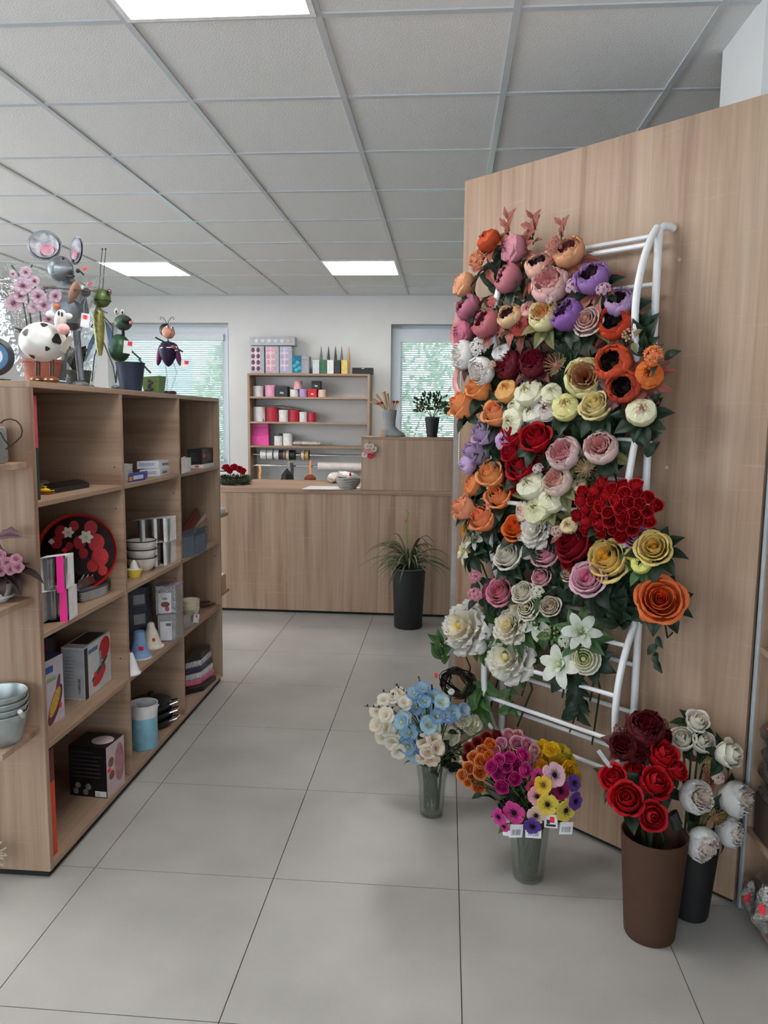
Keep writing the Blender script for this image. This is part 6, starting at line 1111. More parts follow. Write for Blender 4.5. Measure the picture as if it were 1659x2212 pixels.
for pts in ([(212, 700), (196, 742), (183, 782)], [(226, 690), (236, 720), (242, 762)]):
    a, b2, c2 = (P_(*q, .01) for q in pts); w_ = Vector((9*k, 0, 2*k)); part(MB().add([a, b2-w_*.6, c2, b2+w_*.8, a+Vector((0, .003, 0)), b2-w_*.6+Vector((0, .003, 0)), c2+Vector((0, .003, 0)), b2+w_*.8+Vector((0, .003, 0))], [(0, 1, 2, 3), (7, 6, 5, 4), (0, 4, 5, 1), (1, 5, 6, 2), (2, 6, 7, 3), (3, 7, 4, 0)]), 'wing', pm((96, 116, 140), .35, .5), t)
for (x, y) in ((198, 826), (252, 829)): f = P_(x, y); part(MB().ell((f.x, f.y-.01, ZT+.010), (.016, .022, .010), 12, 6), 'foot', metal_grey, t)
f = P_(190, 826, -.12)
# frog
Y = 3.24; t = thing('frog_figure', 'dark green metal frog figure with a wide open mouth behind the navy bucket', 'figure', (ony(262, 828, Y)[0], Y, ZT)); k = mpp(ony(262, 720, Y)); fg = pm((60, 92, 66), .4, .4, var=.15)
part(MB().ell(P_(258, 752), (24*k, 22*k, 30*k), 20, 12), 'body', fg, t)
m = MB()
for i in range(30): a = i*1.3; q = P_(266, 725).lerp(P_(266, 712), i/29); m.v.append(tuple(q+Vector((.006*math.cos(a), .006*math.sin(a), 0))))
part(MB().tube(m.v, .002, 6), 'spring_neck', dkmetal, t)
hc = P_(266, 697); part(MB().ell(hc, (19*k, 18*k, 17*k), 20, 12), 'head', pm((78, 100, 78), .4, .4), t); part(MB().ell(P_(273, 692, -.028), (.022, .012, .016), 14, 8, 0, None, (.3, -.5, .8)), 'open_mouth', pm((34, 48, 36), .6), t); part(MB().ell(P_(283, 697, -.04), (.009, .008, .008), 10, 6), 'tongue', pm((220, 120, 150), .5), t)
for (x, y) in ((252, 673), (265, 675)): part(MB().ell(P_(x, y), (.010, .009, .014), 12, 8), 'eye', pm((222, 222, 216), .4), t); part(MB().ell(P_(x-1, y, -.010), (.004, .003, .006), 8, 6), 'pupil', BLK, t)
for pts in ([(270, 742), (288, 762), (304, 776)], [(240, 770), (236, 752), (246, 740)], [(256, 778), (252, 805), (250, 826)], [(300, 776), (318, 798), (326, 806)]): part(tubeP(pts, Y-.03, .004), 'limb', fg, t)
part(MB().obj_box(P_(276, 750, -.08), (1, .1, -.12), (-.1, 1, 0), (.12, 0, 1), 9*k, .0006, 13*k), 'price_tag', WHT, t, False); part(MB().obj_box(P_(281, 742, -.082), (1, .1, -.12), (-.1, 1, 0), (.12, 0, 1), 4.5*k, .0006, 4*k), 'red_sticker', RED, t, False)
# ladybird
Y = 3.60; t = thing('ladybird_figure', 'dark purple metal ladybird figure with curly feelers playing a guitar', 'figure', (ony(370, 842, Y)[0], Y, ZT)); k = mpp(ony(360, 760, Y)); pu = pm((66, 38, 84), .4, .3, var=.2)
part(MB().ell(P_(364, 718), (14*k, 13*k, 14*k), 18, 12), 'head', pm((214, 150, 130), .5), t); part(MB().ell(P_(357, 713, .012), (13*k, 10*k, 14*k), 14, 8), 'hood', BLK, t)
for (x, y) in ((362, 706), (372, 708)): part(MB().ell(P_(x, y, -.027), (.008, .004, .006), 8, 6), 'eye', WHT, t); part(MB().ell(P_(x+1, y, -.031), (.004, .002, .004), 8, 6), 'pupil', BLK, t)
part(MB().ell(P_(369, 720, -.032), .005, 8, 6), 'nose', pm((206, 96, 80), .5), t)
for s in (-1, 1): part(tubeP([(362, 703), (361+s*3, 694), (361+s*9, 686), (361+s*14, 685), (361+s*15, 690), (361+s*12, 690)], Y, .0014, 6), 'feeler', dkmetal, t)
part(tubeP([(363, 733), (363, 745)], Y, .003), 'neck', dkmetal, t)
part(MB().lathe([(0, 0), (7*k, 5*k), (17*k, 22*k), (21*k, 38*k), (14*k, 52*k), (0, 56*k)], 16, P_(364, 793)), 'body', pm((44, 32, 66), .45, .2), t)
for x, s in ((345, -1), (384, 1)): part(MB().ell(P_(x, 766, .01), (9*k, 6*k, 24*k), 14, 10, 0, None, (-s*.2, 0, 1)), 'wing_case', pm((110, 46, 92), .4, .3), t)
part(tubeP([(336, 729), (395, 760)], Y-.05, .004), 'guitar_neck', dkmetal, t); part(MB().ell(P_(376, 750, -.05), (.020, .008, .014), 14, 8, 0, None, (1, 0, -.5)), 'guitar_body', pm((150, 90, 100), .4), t)
part(tubeP([(350, 750), (345, 752), (372, 750)], Y-.04, .003), 'arm', WHT, t); part(tubeP([(380, 748), (384, 756), (378, 757)], Y-.05, .003), 'arm', WHT, t)
for pts in ([(358, 790), (361, 815), (361, 842)], [(374, 782), (382, 805), (370, 842)]):
    m = MB(); q = [P_(*p) for p in pts]; P2 = []
    for i in range(50): s = i/49; p = q[0].lerp(q[1], s*2) if s < .5 else q[1].lerp(q[2], s*2-1); P2.append(p+Vector((.003*math.cos(i*1.5), .003*math.sin(i*1.5), 0)))
    part(MB().tube(P2, .001, 4), 'spring_leg', dkmetal, t)
for x in (361, 373): f = P_(x, 845); part(MB().ell((f.x, f.y-.01, ZT+.011), (.022, .026, .011), 12, 6), 'foot', pm((64, 40, 60), .5), t)
part(MB().obj_box(P_(399, 789, -.02), (1, .05, -.05), (-.05, 1, 0), (.05, 0, 1), 8*k, .0006, 10*k), 'price_tag', WHT, t, False); part(MB().obj_box(P_(403, 783, -.022), (1, .05, -.05), (-.05, 1, 0), (.05, 0, 1), 4.5*k, .0006, 3.5*k), 'red_sticker', RED, t, False)
# navy bucket and green box
b = ony(283, 838, 3.10); b = Vector((b[0], 3.10, ZT)); k = mpp(b); t = thing('plant_bucket', 'navy metal bucket in front of the frog figure', 'bucket', b)
part(MB().lathe([(22*k, 0), (30*k, 58*k), (31*k, 60*k), (29*k, 60*k), (21*k, .004), (0, .004)], 28, b), 'body', pm((44, 54, 74), .5, .2), t); part(MB().tube([b+Vector((30.5*k*math.cos(a), 30.5*k*math.sin(a), 60*k)) for a in np.linspace(0, 6.1, 28)], .002, 6, 0, None, True), 'rolled_rim', pm((40, 48, 66), .4, .3), t)
b = Vector(ony(333, 842, 3.42)); k = mpp(b); t = thing('square_pot', 'green square pot with dark flower pattern right of the navy bucket', 'pot', (b.x, b.y, ZT))
hw = 20*k; part(MB().add([(b.x-hw*.8, b.y-hw*.8, ZT), (b.x+hw*.8, b.y-hw*.8, ZT), (b.x+hw*.8, b.y+hw*.8, ZT), (b.x-hw*.8, b.y+hw*.8, ZT), (b.x-hw, b.y-hw, ZT+.072), (b.x+hw, b.y-hw, ZT+.08), (b.x+hw, b.y+hw, ZT+.08), (b.x-hw, b.y+hw, ZT+.072)], [(3, 2, 1, 0), (0, 1, 5, 4), (1, 2, 6, 5), (2, 3, 7, 6), (3, 0, 4, 7), (4, 5, 6, 7)]), 'body', pm((96, 124, 62), .5), t, False)
for i in range(6): part(MB().ell((b.x-hw*.7+random.uniform(0, hw*.9), b.y-hw*.93, ZT+.012+.009*i), (.010, .003, .007), 10, 6), 'flower_relief', pm((62, 40, 66), .5), t)
# orchids in clear sleeves with a terracotta pot, blue clock edge
b = Vector(ony(92, 820, 2.80)); t = thing('potted_orchid', 'pale pink orchid in a terracotta pot and clear sleeve behind the cow', 'plant', (b.x, b.y, ZT)); k = mpp(b); Y = b.y
part(MB().lathe([(30*k, 0), (39*k, 52*k), (41*k, 53*k), (41*k, 60*k), (37*k, 60*k), (30*k, .01), (0, .01)], 28, (b.x, b.y, ZT)), 'pot', pm((158, 84, 62), .7), t)
for i in range(5): M = Matrix.Translation(Vector((0, 0, 55*k))) @ Matrix.Rotation(i*1.3+.4, 4, 'Z') @ Matrix.Rotation(-.9, 4, 'Y') @ Matrix.Scale(.16, 4); link('leaf', LEAVES['green'], t, M)
for pts in ([(60, 770), (58, 700), (48, 640), (40, 592), (24, 573)], [(75, 770), (66, 690), (58, 620), (62, 585), (70, 572)], [(105, 770), (88, 690), (84, 640), (72, 610)]): part(tubeP(pts, Y, .003, 6, 0, lin((72, 84, 50))), 'flower_stem', PET, t)
for (x, y, q) in ((50, 618, 20), (30, 656, 19), (56, 588, 13), (75, 607, 12), (44, 640, 15), (83, 640, 17), (28, 592, 8), (95, 660, 16), (72, 665, 13), (105, 690, 15), (120, 640, 14)): c0 = ony(x, y, Y-.03); flower('', '', '', c0, q*mpp(c0), 'anemone', 'd8b4c6', '8c3c58', (.2, -1, .1), parent=t)
rows = []
for j in range(6):
    z = ZT+.04+j*.075; rr = .075+.028*j; rows.append([(b.x+rr*1.1*math.cos(a)*(1+.06*math.sin(5*a+j)), b.y+rr*.8*math.sin(a)*(1+.06*math.cos(7*a)), z+.012*math.sin(3*a)*(j == 5)) for a in np.linspace(0, 6.2832, 29)])
part(MB().grid(rows), 'clear_sleeve', clear((.96, .97, .98), .05, .12, 'cellophane', .35), t)
b2 = Vector(ony(165, 820, 3.15)); t = thing('wrapped_plant', 'leafy plant wrapped in clear film behind the mouse figure', 'plant', (b2.x, b2.y, ZT)); k = mpp(b2)
part(MB().lathe([(24*k, 0), (32*k, 44*k), (29*k, 44*k), (0, 40*k)], 22, (b2.x, b2.y, ZT)), 'pot', pm((70, 74, 62), .6), t)
for i in range(8): link('leaf', LEAVES['green' if i % 2 else 'olive'], t, Matrix.Translation((0, 0, 42*k)) @ Matrix.Rotation(i*2.4, 4, 'Z') @ Matrix.Rotation(-1.0, 4, 'Y') @ Matrix.Scale(.13, 4))
part(MB().grid([[(b2.x+rr*math.cos(a)*(1+.08*math.sin(6*a)), b2.y+rr*math.sin(a), ZT+zz_) for a in np.linspace(0, 6.2832, 25)] for rr, zz_ in ((.06, .02), (.08, .12), (.10, .22), (.12, .36))]), 'clear_wrap', clear((.90, .95, .98), .07, .12, 'cellophane_blue', .4), t)
c = Vector(ony(-14, 770, 2.30)); r = 39*mpp(c); t = thing('round_wall_plate', 'round blue plate with a dark rim cut by the left edge', 'plate', (c.x, c.y, ZT)); N = Vector((.35, -.93, .05)).normalized()
part(MB().lathe([(r*.78, .012), (r*.85, .016), (r*1.05, .010), (r*1.08, 0), (r*1.05, -.008), (0, -.008)], 36, c, 0, None, N, False), 'dark_rim', pm((40, 46, 54), .4), t); part(MB().lathe([(r*.80, .012), (r*.5, .009), (r*.49, .009)], 36, c, 0, None, N, False), 'blue_band', pm((64, 110, 150), .4), t); part(MB().lathe([(r*.5, .009), (0, .008)], 36, c, 0, None, N, False), 'pale_centre', pm((206, 212, 216), .5), t); part(MB().box(c.x-.03, c.x+.03, c.y-.01, c.y+.04, ZT, ZT+.008), 'foot', dkmetal, t)
# ================================================================ back wall shelf goods
YI = 7.54
def P3(x, y): return Vector(ony(x, y, YI))
def bbox(name, label, cat, x0, x1, y0, y1, zb, c, dep=.12, lid=True, rough=.5, round_=False, group=None, lidc=None, mark=None):
    a, b = P3(x0, y1), P3(x1, y0); w = b.x-a.x; h = b.z-a.z; cx = (a.x+b.x)/2; t = thing(name, label, cat, (cx, YI+dep/2, zb), group); mt = pm(c, rough); lm = pm(lidc or c, rough)
    if round_:
        part(MB().lathe([(w/2*.97, 0), (w/2*.97, h*.8)], 26, (cx, YI+w/2, zb)), 'body', mt, t)
        if lid: part(MB().lathe([(w/2*.97, h*.78), (w/2, h*.78), (w/2, h*.985), (w/2*.96, h), (0, h)], 26, (cx, YI+w/2, zb), 0, None, None, False), 'lid', lm, t)
    else:
        part(MB().box(cx-w/2*.97, cx+w/2*.97, YI, YI+dep, zb, zb+h*.8, 0, .002), 'body', mt, t, False)
        if lid: part(MB().box(cx-w/2, cx+w/2, YI-.003, YI+dep+.003, zb+h*.72, zb+h, 0, .002), 'lid', lm, t, False)
        else: part(MB().box(cx-w/2*.97, cx+w/2*.97, YI, YI+dep, zb+h*.8, zb+h, 0, .002), 'top', mt, t, False)
    if mark: part(MB().add([(cx-w*.16, YI-.004, zb+h*.34), (cx+w*.16, YI-.004, zb+h*.30), (cx+w*.2, YI-.004, zb+h*.42), (cx-w*.05, YI-.004, zb+h*.5)], [(0, 1, 2, 3)]), 'printed_mark', pm(mark, .4), t, False)
    return t, a, b
g1, g2 = 'gift boxes on the upper wall shelf', 'round boxes on the middle wall shelf'
for (x0, x1, y0, c, rd, mk, lab) in [(543, 566, 834, (224, 220, 220), True, None, 'round white gift box first on the upper board'), (570, 595, 832, (226, 160, 190), True, None, 'round pink gift box second on the upper board'), (595, 621, 835, (40, 44, 50), False, (190, 190, 190), 'square black gift box with a silver emblem'), (624, 643, 841, (226, 222, 218), True, None, 'small round white gift box right of the black one'), (645, 662, 840, (176, 156, 210), True, None, 'small lilac gift box on the upper board'), (664, 684, 840, (206, 30, 48), False, (240, 210, 210), 'small square red gift box with white script'), (685, 703, 841, (226, 196, 178), True, None, 'small peach gift box last on the upper board')]:
    bbox('gift_box', lab, 'box', x0, x1, y0, 857.5, WB[0], c, .11, True, .5, rd, g1, None, mk)
zb = P3(600, 840.5).z
bbox('gift_box', 'small pink gift box standing on top of two others', 'box', 632, 651, 823, 841, zb+.001, (230, 170, 178), .09, True, .5, True, g1); bbox('gift_box', 'small black gift box with white script on top of two others', 'box', 673, 692, 824, 842, zb+.001, (36, 36, 38), .09, True, .5, False, g1, None, (220, 220, 220))
for (x0, x1, y0, c, lab) in [(543, 571, 880, (226, 226, 228), 'tall round white box first on the middle board'), (572, 599, 881, (176, 34, 54), 'tall round red box second on the middle board'), (600, 621, 886, (226, 224, 222), 'round white box third on the middle board'), (622, 645, 886, (178, 34, 54), 'round red box fourth on the middle board'), (645, 662, 890, (224, 222, 220), 'small round white box fifth on the middle board'), (663, 681, 891, (178, 34, 54), 'small red box last on the middle board')]:
    bbox('round_box', lab, 'box', x0, x1, y0, 911.5, WB[1], c, .11, True, .5, True, g2)
a, b = P3(545, 881), P3(652, 886); t = thing('film_bundle', 'grey wrapped bundle lying across the tall round boxes', 'bundle', ((a.x+b.x)/2, YI+.07, a.z)); part(MB().tube([(a.x, YI+.06, a.z+.012), ((a.x+b.x)/2, YI+.07, a.z+.014), (b.x, YI+.08, b.z+.004)], [.010, .018, .010], 8), 'roll', pm((132, 122, 112), .4, var=.3), t); part(MB().box(P3(596, 880).x, P3(604, 880).x, YI+.04, YI+.09, a.z+.03, a.z+.034), 'label', WHT, t, False)
# third board
t, a, b = bbox('gift_bag', 'glossy pink paper gift bag on the lowest board', 'bag', 541, 580, 915, 962, WB[2], (206, 50, 140), .08, False, .35); part(MB().tube([(a.x+.05, YI+.02, b.z), (a.x+.06, YI+.02, b.z+.045), ((a.x+b.x)/2, YI+.02, b.z+.06), (b.x-.06, YI+.02, b.z+.045), (b.x-.05, YI+.02, b.z)], .003, 6), 'handle', pm((120, 30, 80), .6), t); part(MB().add([(a.x, YI-.003, a.z+.09), (b.x, YI-.003, a.z+.10), (b.x, YI-.003, a.z), (a.x, YI-.003, a.z)], [(0, 3, 2, 1)]), 'lower_fold', pm((226, 72, 156), .4), t, False)
bbox('jar_box', 'white cylinder with a dark lid beside the pink bag', 'box', 590, 608, 937, 963, WB[2], (226, 224, 222), .08, True, .4, True, None, (70, 70, 74))
t, a, b = bbox('ribbon_roll', 'white paper roll standing beside the white cylinder', 'roll', 609, 630, 937, 963, WB[2], (228, 226, 224), .09, True, .6, True)
a, b = P3(633, 958), P3(690, 958); t = thing('film_roll', 'silvery roll of clear film lying on the lowest board', 'roll', ((a.x+b.x)/2, YI+.05, WB[2])); part(MB().tube([(a.x, YI+.04, WB[2]+.024), (b.x, YI+.04, WB[2]+.024)], .023, 14), 'roll', pm((190, 184, 176), .2, .4, var=.35, scale=50), t); part(MB().tube([(a.x-.01, YI+.04, WB[2]+.024), (b.x+.01, YI+.04, WB[2]+.024)], .010, 10), 'core', pm((196, 176, 150), .7), t)
# top of the wall shelf
t, a, b = bbox('gift_set_box', 'long silver gift box with round windows lying across the upright ones', 'box', 538, 638, 727, 746, P3(560, 746).z, (176, 178, 184), .12, False, .4)
for i in range(6): x = 548+14.5*i; part(MB().lathe([(.022, 0), (.018, .004), (0, .005)], 16, (P3(x, 0).x, YI, P3(560, 736).z), 0, None, (0, -1, 0)), 'round_window' if i < 5 else 'seal', pm((206, 206, 210), .3) if i < 5 else pm((196, 176, 170), .4), t)
for (x0, x1, c, lab) in [(541, 571, (92, 54, 84), 'upright silver box with plum dots'), (573, 603, (222, 150, 168), 'upright silver box with pink dots'), (604, 631, (176, 170, 206), 'upright silver box with lilac dots')]:
    t, a, b = bbox('gift_set_box', lab, 'box', x0, x1, 746.5, 806, WSZ, (166, 170, 180), .10, False, .4); w = b.x-a.x
    part(MB().box(a.x+w*.06, a.x+w*.70, YI-.003, YI, a.z+.02, b.z-.02), 'window_panel', pm((216, 196, 206), .4), t, False)
    for i in range(2):
        for j in range(4): part(MB().ell((a.x+w*(.2+.36*i), YI-.003, a.z+.045+.06*j), (w*.13, .004, .024), 12, 6), 'soap_dot', pm(c, .4), t)
t, a, b = bbox('gift_set_box', 'turquoise and grey box with teal soap petals', 'box', 630, 668, 767, 806, WSZ, (160, 160, 168), .12, False, .4); part(MB().box(a.x+.006, a.x+(b.x-a.x)*.55, YI-.003, YI, a.z+.006, b.z-.006), 'window_panel', pm((20, 108, 140), .4, var=.5, scale=40), t, False)
for (dx, dz) in ((.03, .07), (.06, .10), (.08, .05), (.05, .03)): part(MB().ell((a.x+dx, YI-.004, a.z+dz), (.022, .006, .022), 12, 6), 'soap_petal', pm((60, 170, 196), .4), t)
for k, (x0, x1, c, sc, lab) in enumerate([(675, 690, (206, 212, 216), (120, 122, 124), 'white candle carton, first of five'), (691, 705, (56, 112, 82), (70, 76, 76), 'green candle carton, second of five'), (706, 721, (226, 226, 224), (66, 70, 72), 'white candle carton, third of five'), (722, 735, (40, 48, 50), (130, 132, 132), 'black candle carton, fourth of five'), (737, 751, (222, 196, 112), (60, 66, 66), 'yellow candle carton, fifth of five')]):
    t, a, b = bbox('candle_carton', lab, 'carton', x0, x1, 776, 806.5, WSZ, c, .06, False, .5)
    sx = P3([691, 708, 724, 738, 755][k], 0).x; sc = sc if k < 4 else (206, 166, 120); z1 = P3(0, 742).z
    part(MB().lathe([(.011, 0), (.013, .16), (.014, (z1-WSZ)*.6), (.004, (z1-WSZ)*.92), (0, z1-WSZ)], 10, (sx, YI+.10, WSZ)), 'pointed_candle', pm(sc, .5), t)
t, a, b = bbox('speaker', 'small black loudspeaker at the right end of the wall shelf', 'speaker', 760, 806, 793, 807, WSZ, (30, 30, 32), .08, False, .6); part(MB().add([(a.x+.09, YI-.003, a.z+.045), (a.x+.12, YI-.003, a.z+.046), (a.x+.125, YI-.003, a.z+.054), (a.x+.1, YI-.003, a.z+.051)], [(0, 1, 2, 3)]), 'logo_mark', WHT, t, False)
tag(MB().tube([ony(x, y, 7.70) for x, y in ((795, 808), (797, 840), (795, 870), (801, 905), (800, 940))], .003, 6).obj('power_cable', pm((130, 130, 130), .6)), 'thin grey cable hanging down the wall from the loudspeaker', 'cable')
# ribbon reels on the upper rod, paper roll on the lower one
for k, (x0, x1, c, lab) in enumerate([(563, 576, (224, 224, 222), 'white ribbon reel, first on the rod'), (577, 590, (222, 222, 220), 'white ribbon reel, second on the rod'), (592, 603, (220, 222, 224), 'white ribbon reel, third on the rod'), (604, 611, (44, 44, 78), 'navy ribbon reel on the rod'), (612, 618, (150, 112, 62), 'gold ribbon reel on the rod'), (619, 625, (214, 210, 196), 'narrow cream ribbon reel beside the gold one'), (627, 637, (30, 28, 26), 'black ribbon reel on the rod'), (651, 658, (216, 206, 172), 'cream ribbon reel, left of the right pair'), (659, 667, (190, 160, 90), 'gold and cream ribbon reel, right of the right pair')]):
    xa, xb = P3(x0, 982).x, P3(x1, 982).x; t = thing('ribbon_reel', lab, 'ribbon reel', ((xa+xb)/2, YW+.09, ZR1), 'ribbon reels on the rod'); R_ = .053
    part(MB().lathe([(.012, 0), (R_*.92, 0), (R_*.92, xb-xa), (.012, xb-xa)], 24, (xa, YW+.09, ZR1-.0), 0, None, (1, 0, 0)), 'ribbon', pm(c, .45), t)
    for x in (xa-.002, xb): part(MB().lathe([(.012, 0), (R_, 0), (R_, .002), (.012, .002)], 24, (x, YW+.09, ZR1), 0, None, (1, 0, 0), False), 'flange', pm((80, 70, 64), .5), t)
a, b = P3(687, 1006), P3(790, 1006); t = thing('paper_roll', 'big roll of white wrapping paper on the lower rod', 'paper roll', ((a.x+b.x)/2, YW+.09, ZR2)); part(MB().lathe([(.013, 0), (.042, 0), (.042, b.x-a.x), (.013, b.x-a.x)], 28, (a.x, YW+.09, ZR2), 0, None, (1, 0, 0)), 'paper', pm((214, 206, 200), .6), t); part(MB().lathe([(.014, -.004), (.02, -.004), (.02, .002)], 16, (a.x, YW+.09, ZR2), 0, None, (1, 0, 0), False), 'core', pm((170, 140, 110), .7), t)
def ribbon(pts, w, c, lab):
    rows = [[Vector(ony(x, y, YW+.03)), Vector(ony(x+w, y, YW+.03))] for x, y in pts]; o = MB().grid(rows).obj('loose_ribbon', pm(c, .5)); tag(o, lab, 'ribbon')
ribbon([(558, 1006), (560, 1016), (558, 1026), (559, 1036)], 5, (226, 160, 90), 'orange ribbon end hanging at the left of the rods'); ribbon([(668, 994), (667, 1008), (668, 1022), (666, 1034)], 5, (226, 150, 80), 'orange ribbon end hanging from the right pair of reels')
ribbon([(622, 996), (620, 1008), (608, 1025), (601, 1036)], 6, (150, 146, 140), 'grey ribbon end slanting down below the reels'); ribbon([(626, 1000), (628, 1012), (627, 1026), (628, 1036)], 7, (50, 46, 44), 'black ribbon end hanging below the black reel')
wt = thing('work_table', 'white work table behind the counter under the rods', 'table', (-1.4, 7.2, 0)); part(MB().box(-2.02, -.7, 6.95, 7.44, .845, .87, 0, .002), 'table_top', pm((200, 196, 192), .5), wt, False)
for q in ((-1.98, 6.99), (-.74, 6.99), (-1.98, 7.40), (-.74, 7.40)): part(MB().box(q[0]-.02, q[0]+.02, q[1]-.02, q[1]+.02, 0, .845), 'leg', pm((180, 178, 176), .5), wt, False)
t = thing('stapler_box', 'dark item standing behind the counter edge below the reels', 'tool', (ony(620, 1038, 7.1)[0], 7.1, .87)); part(MB().lathe([(.07, 0), (.05, .09), (.0, .15)], 4, Vector((ony(620, 1038, 7.1)[0], 7.1, .87))), 'body', pm((34, 32, 30), .5), t, False)
t = thing('brown_dish', 'small reddish brown dish behind the counter edge', 'dish', (ony(670, 1037, 7.1)[0], 7.1, .87)); part(MB().lathe([(.05, 0), (.058, .06), (.03, .085), (0, .09)], 16, Vector((ony(670, 1037, 7.1)[0], 7.1, .87))), 'body', pm((130, 56, 30), .5), t)
part(MB().box(-2.2, .3, 7.705, 7.719, .86, .90), 'ledge', white_wall, thing('wall_ledge', 'thin white ledge line on the back wall behind the counter', 'ledge', (-1, 7.71, .86)), False)
# ================================================================ on the counter
b = Vector(onz(508, 1046, .96)); k = mpp(b); t = thing('fir_wreath', 'green fir wreath with red roses lying on the counter', 'wreath', b)
m = MB()
for i in range(900):
    a = random.uniform(0, 6.2832); q = random.uniform(0, 6.2832); R1, R2 = 26*k, 9.5*k*random.uniform(.5, 1); c0 = b+Vector(((R1+R2*math.cos(q))*math.cos(a), (R1+R2*math.cos(q))*math.sin(a), max(.003, .030+R2*math.sin(q)))); d = Vector((math.cos(a)*math.cos(q), math.sin(a)*math.cos(q), math.sin(q)))+Vector((random.gauss(0, .5),)*3); d.z = max(d.z, -.2)
    d.normalize(); s = d.orthogonal().normalized()*.003; e = c0+d*.028; m.add([c0-s, c0+s, e], [(0, 1, 2)], 0, mix(lin((26, 44, 30)), lin((62, 84, 56)), random.random()))
part(m, 'fir_needles', vcol(.7, name='leaf_needle'), t, False); part(MB().tube([b+Vector((26*k*math.cos(a), 26*k*math.sin(a), .028)) for a in np.linspace(0, 6.1, 30)], .022, 8, 0, None, True), 'ring', pm((46, 56, 38), .9), t)
for (x, y) in ((488, 1010), (496, 1016), (516, 1013), (524, 1018), (505, 1009)): c0 = ony(x, y, b.y-.04); flower('', '', '', c0, 8.5*mpp(c0), 'rose', 'c4142c', '9c0c1c', (0, -.5, .8), parent=t)
A, B, C, D = (Vector(onz(x, y, .9612)) for x, y in ((652, 1057), (778, 1058), (778, 1052), (670, 1050))); tag(MB().add([A, B, C, D, A+Vector((0, 0, .002)), B+Vector((0, 0, .002)), C+Vector((0, 0, .002)), D+Vector((0, 0, .002))], [(3, 2, 1, 0), (4, 5, 6, 7), (0, 1, 5, 4), (1, 2, 6, 5), (2, 3, 7, 6), (3, 0, 4, 7)]).obj('paper_sheet', WHT, None, False), 'white paper sheet lying on the counter', 'paper')
b = Vector(onz(752, 1056, .963)); k = mpp(b); t = thing('knitted_bowl', 'small grey knitted bowl with a red ornament on the counter', 'bowl', b); kn = pm((150, 146, 140), .9)
for j in range(6):
    z = .006+j*4.2*k; rr = (15+9*math.sin(min(1, j/4)*1.5))*k; part(MB().tube([b+Vector((rr*math.cos(a), rr*math.sin(a), z+.004*math.sin(3*a+j))) for a in np.linspace(0, 6.15, 34)], 2.7*k, 8, 0, None, True), 'knit_strand', kn, t)
part(MB().lathe([(13*k, .002), (0, .002)], 20, b, 0, None, None, False), 'base', kn, t); part(MB().ell(b+Vector((3*k, 0, 24*k)), (6*k, 6*k, 5*k), 10, 6), 'filling', pm((206, 196, 180), .9), t); part(MB().lathe([(3*k, 22*k), (2.5*k, 30*k), (1.2*k, 35*k), (0, 36*k)], 8, b+Vector((4*k, 0, 0))), 'red_ornament', pm((190, 30, 50), .5), t)
b = Vector(onz(735, 1046, .96))+Vector((0, .12, 0)); k = mpp(b); t = thing('wool_bag', 'clear bag of white wool lying behind the knitted bowl', 'bag', b); m = MB().ell(b+Vector((0, 0, 12*k)), (33*k, 20*k, 13*k), 24, 12); m.v = [(p[0]+.006*math.sin(p[2]*200+p[0]*90), p[1], max(.961, p[2]+.008*math.sin(p[0]*60+p[1]*80))) for p in m.v]; part(m, 'wool', pm((222, 214, 200), .8, var=.15, bump=.6, scale=30), t); m = MB().ell(b+Vector((0, 0, 13*k)), (35*k, 22*k, 14.5*k), 20, 10); m.v = [(p[0], p[1], max(.961, p[2])) for p in m.v]; part(m, 'clear_film', clear((.97, .97, .97), .10, .15), t)
b = Vector(ony(798, 970, YC)); t = thing('flower_clip', 'small pink and white flower posy clipped to the counter riser', 'ornament', (b.x, YC, b.z)); k = mpp(b)
part(MB().box(b.x-8*k, b.x-2*k, YC-.004, YC+.002, b.z+5*k, b.z+18*k), 'clip', pm((150, 150, 146), .5), t, False)
for i, (dx, dz) in enumerate(((4, 6), (-6, -4), (6, -8), (10, 0), (-10, -12), (0, -2), (3, -14), (-4, 6))): c0 = (b.x+dx*k, YC-.014, b.z+dz*k); flower('', '', '', c0, 7*k, 'anemone', ('f0e6e2', 'e8a8b0', 'd83048', 'f0dcd8')[i % 4], 'e0c8a0', (0, -1, .2), parent=t)
for i in range(7): link('leaf', LEAVES['green'], t, Matrix.Translation(Vector((random.uniform(-9, 5)*k, -.006, random.uniform(-14, 4)*k))) @ Matrix.Rotation(1.57, 4, 'X') @ Matrix.Rotation(i, 4, 'Z') @ Matrix.Scale(.03, 4))
ZR = 1.355
b = Vector(ony(840, 942, 5.80)); b.z = ZR; k = mpp(b); t = thing('boot_vase', 'grey rubber-boot shaped vase on the counter riser', 'vase', b); bm = pm((146, 148, 150), .7)
def sect(c, rx, ry): return [c+Vector((rx*math.cos(a), ry*math.sin(a), 0)) for a in np.linspace(0, 6.2832, 17)]
part(MB().grid([sect(b+Vector((x*k, 0, z*k)), rx*k, ry*k) for x, z, rx, ry in ((0, 56, 15, 13), (0, 57, 16.5, 14), (0, 50, 16, 13.5), (1, 35, 13, 11), (2, 22, 12, 10), (6, 14, 16, 11), (11, 8, 22, 12), (12, 2, 23, 12.5), (12, 0, 23, 12.5))]), 'boot', bm, t); part(MB().grid([sect(b+Vector((12*k, 0, z)), 24*k, 13.5*k) for z in (0, .010)]), 'sole', pm((120, 122, 124), .8), t); part(MB().box(b.x-16*k, b.x-8*k, b.y-.05, b.y-.045, ZR, ZR+15*k), 'paper_tag', pm((190, 160, 120), .7), t, False)
t = thing('dried_bouquet', 'dried straw bundles with red tips standing in the boot vase', 'dried flowers', b+Vector((0, 0, .1)))
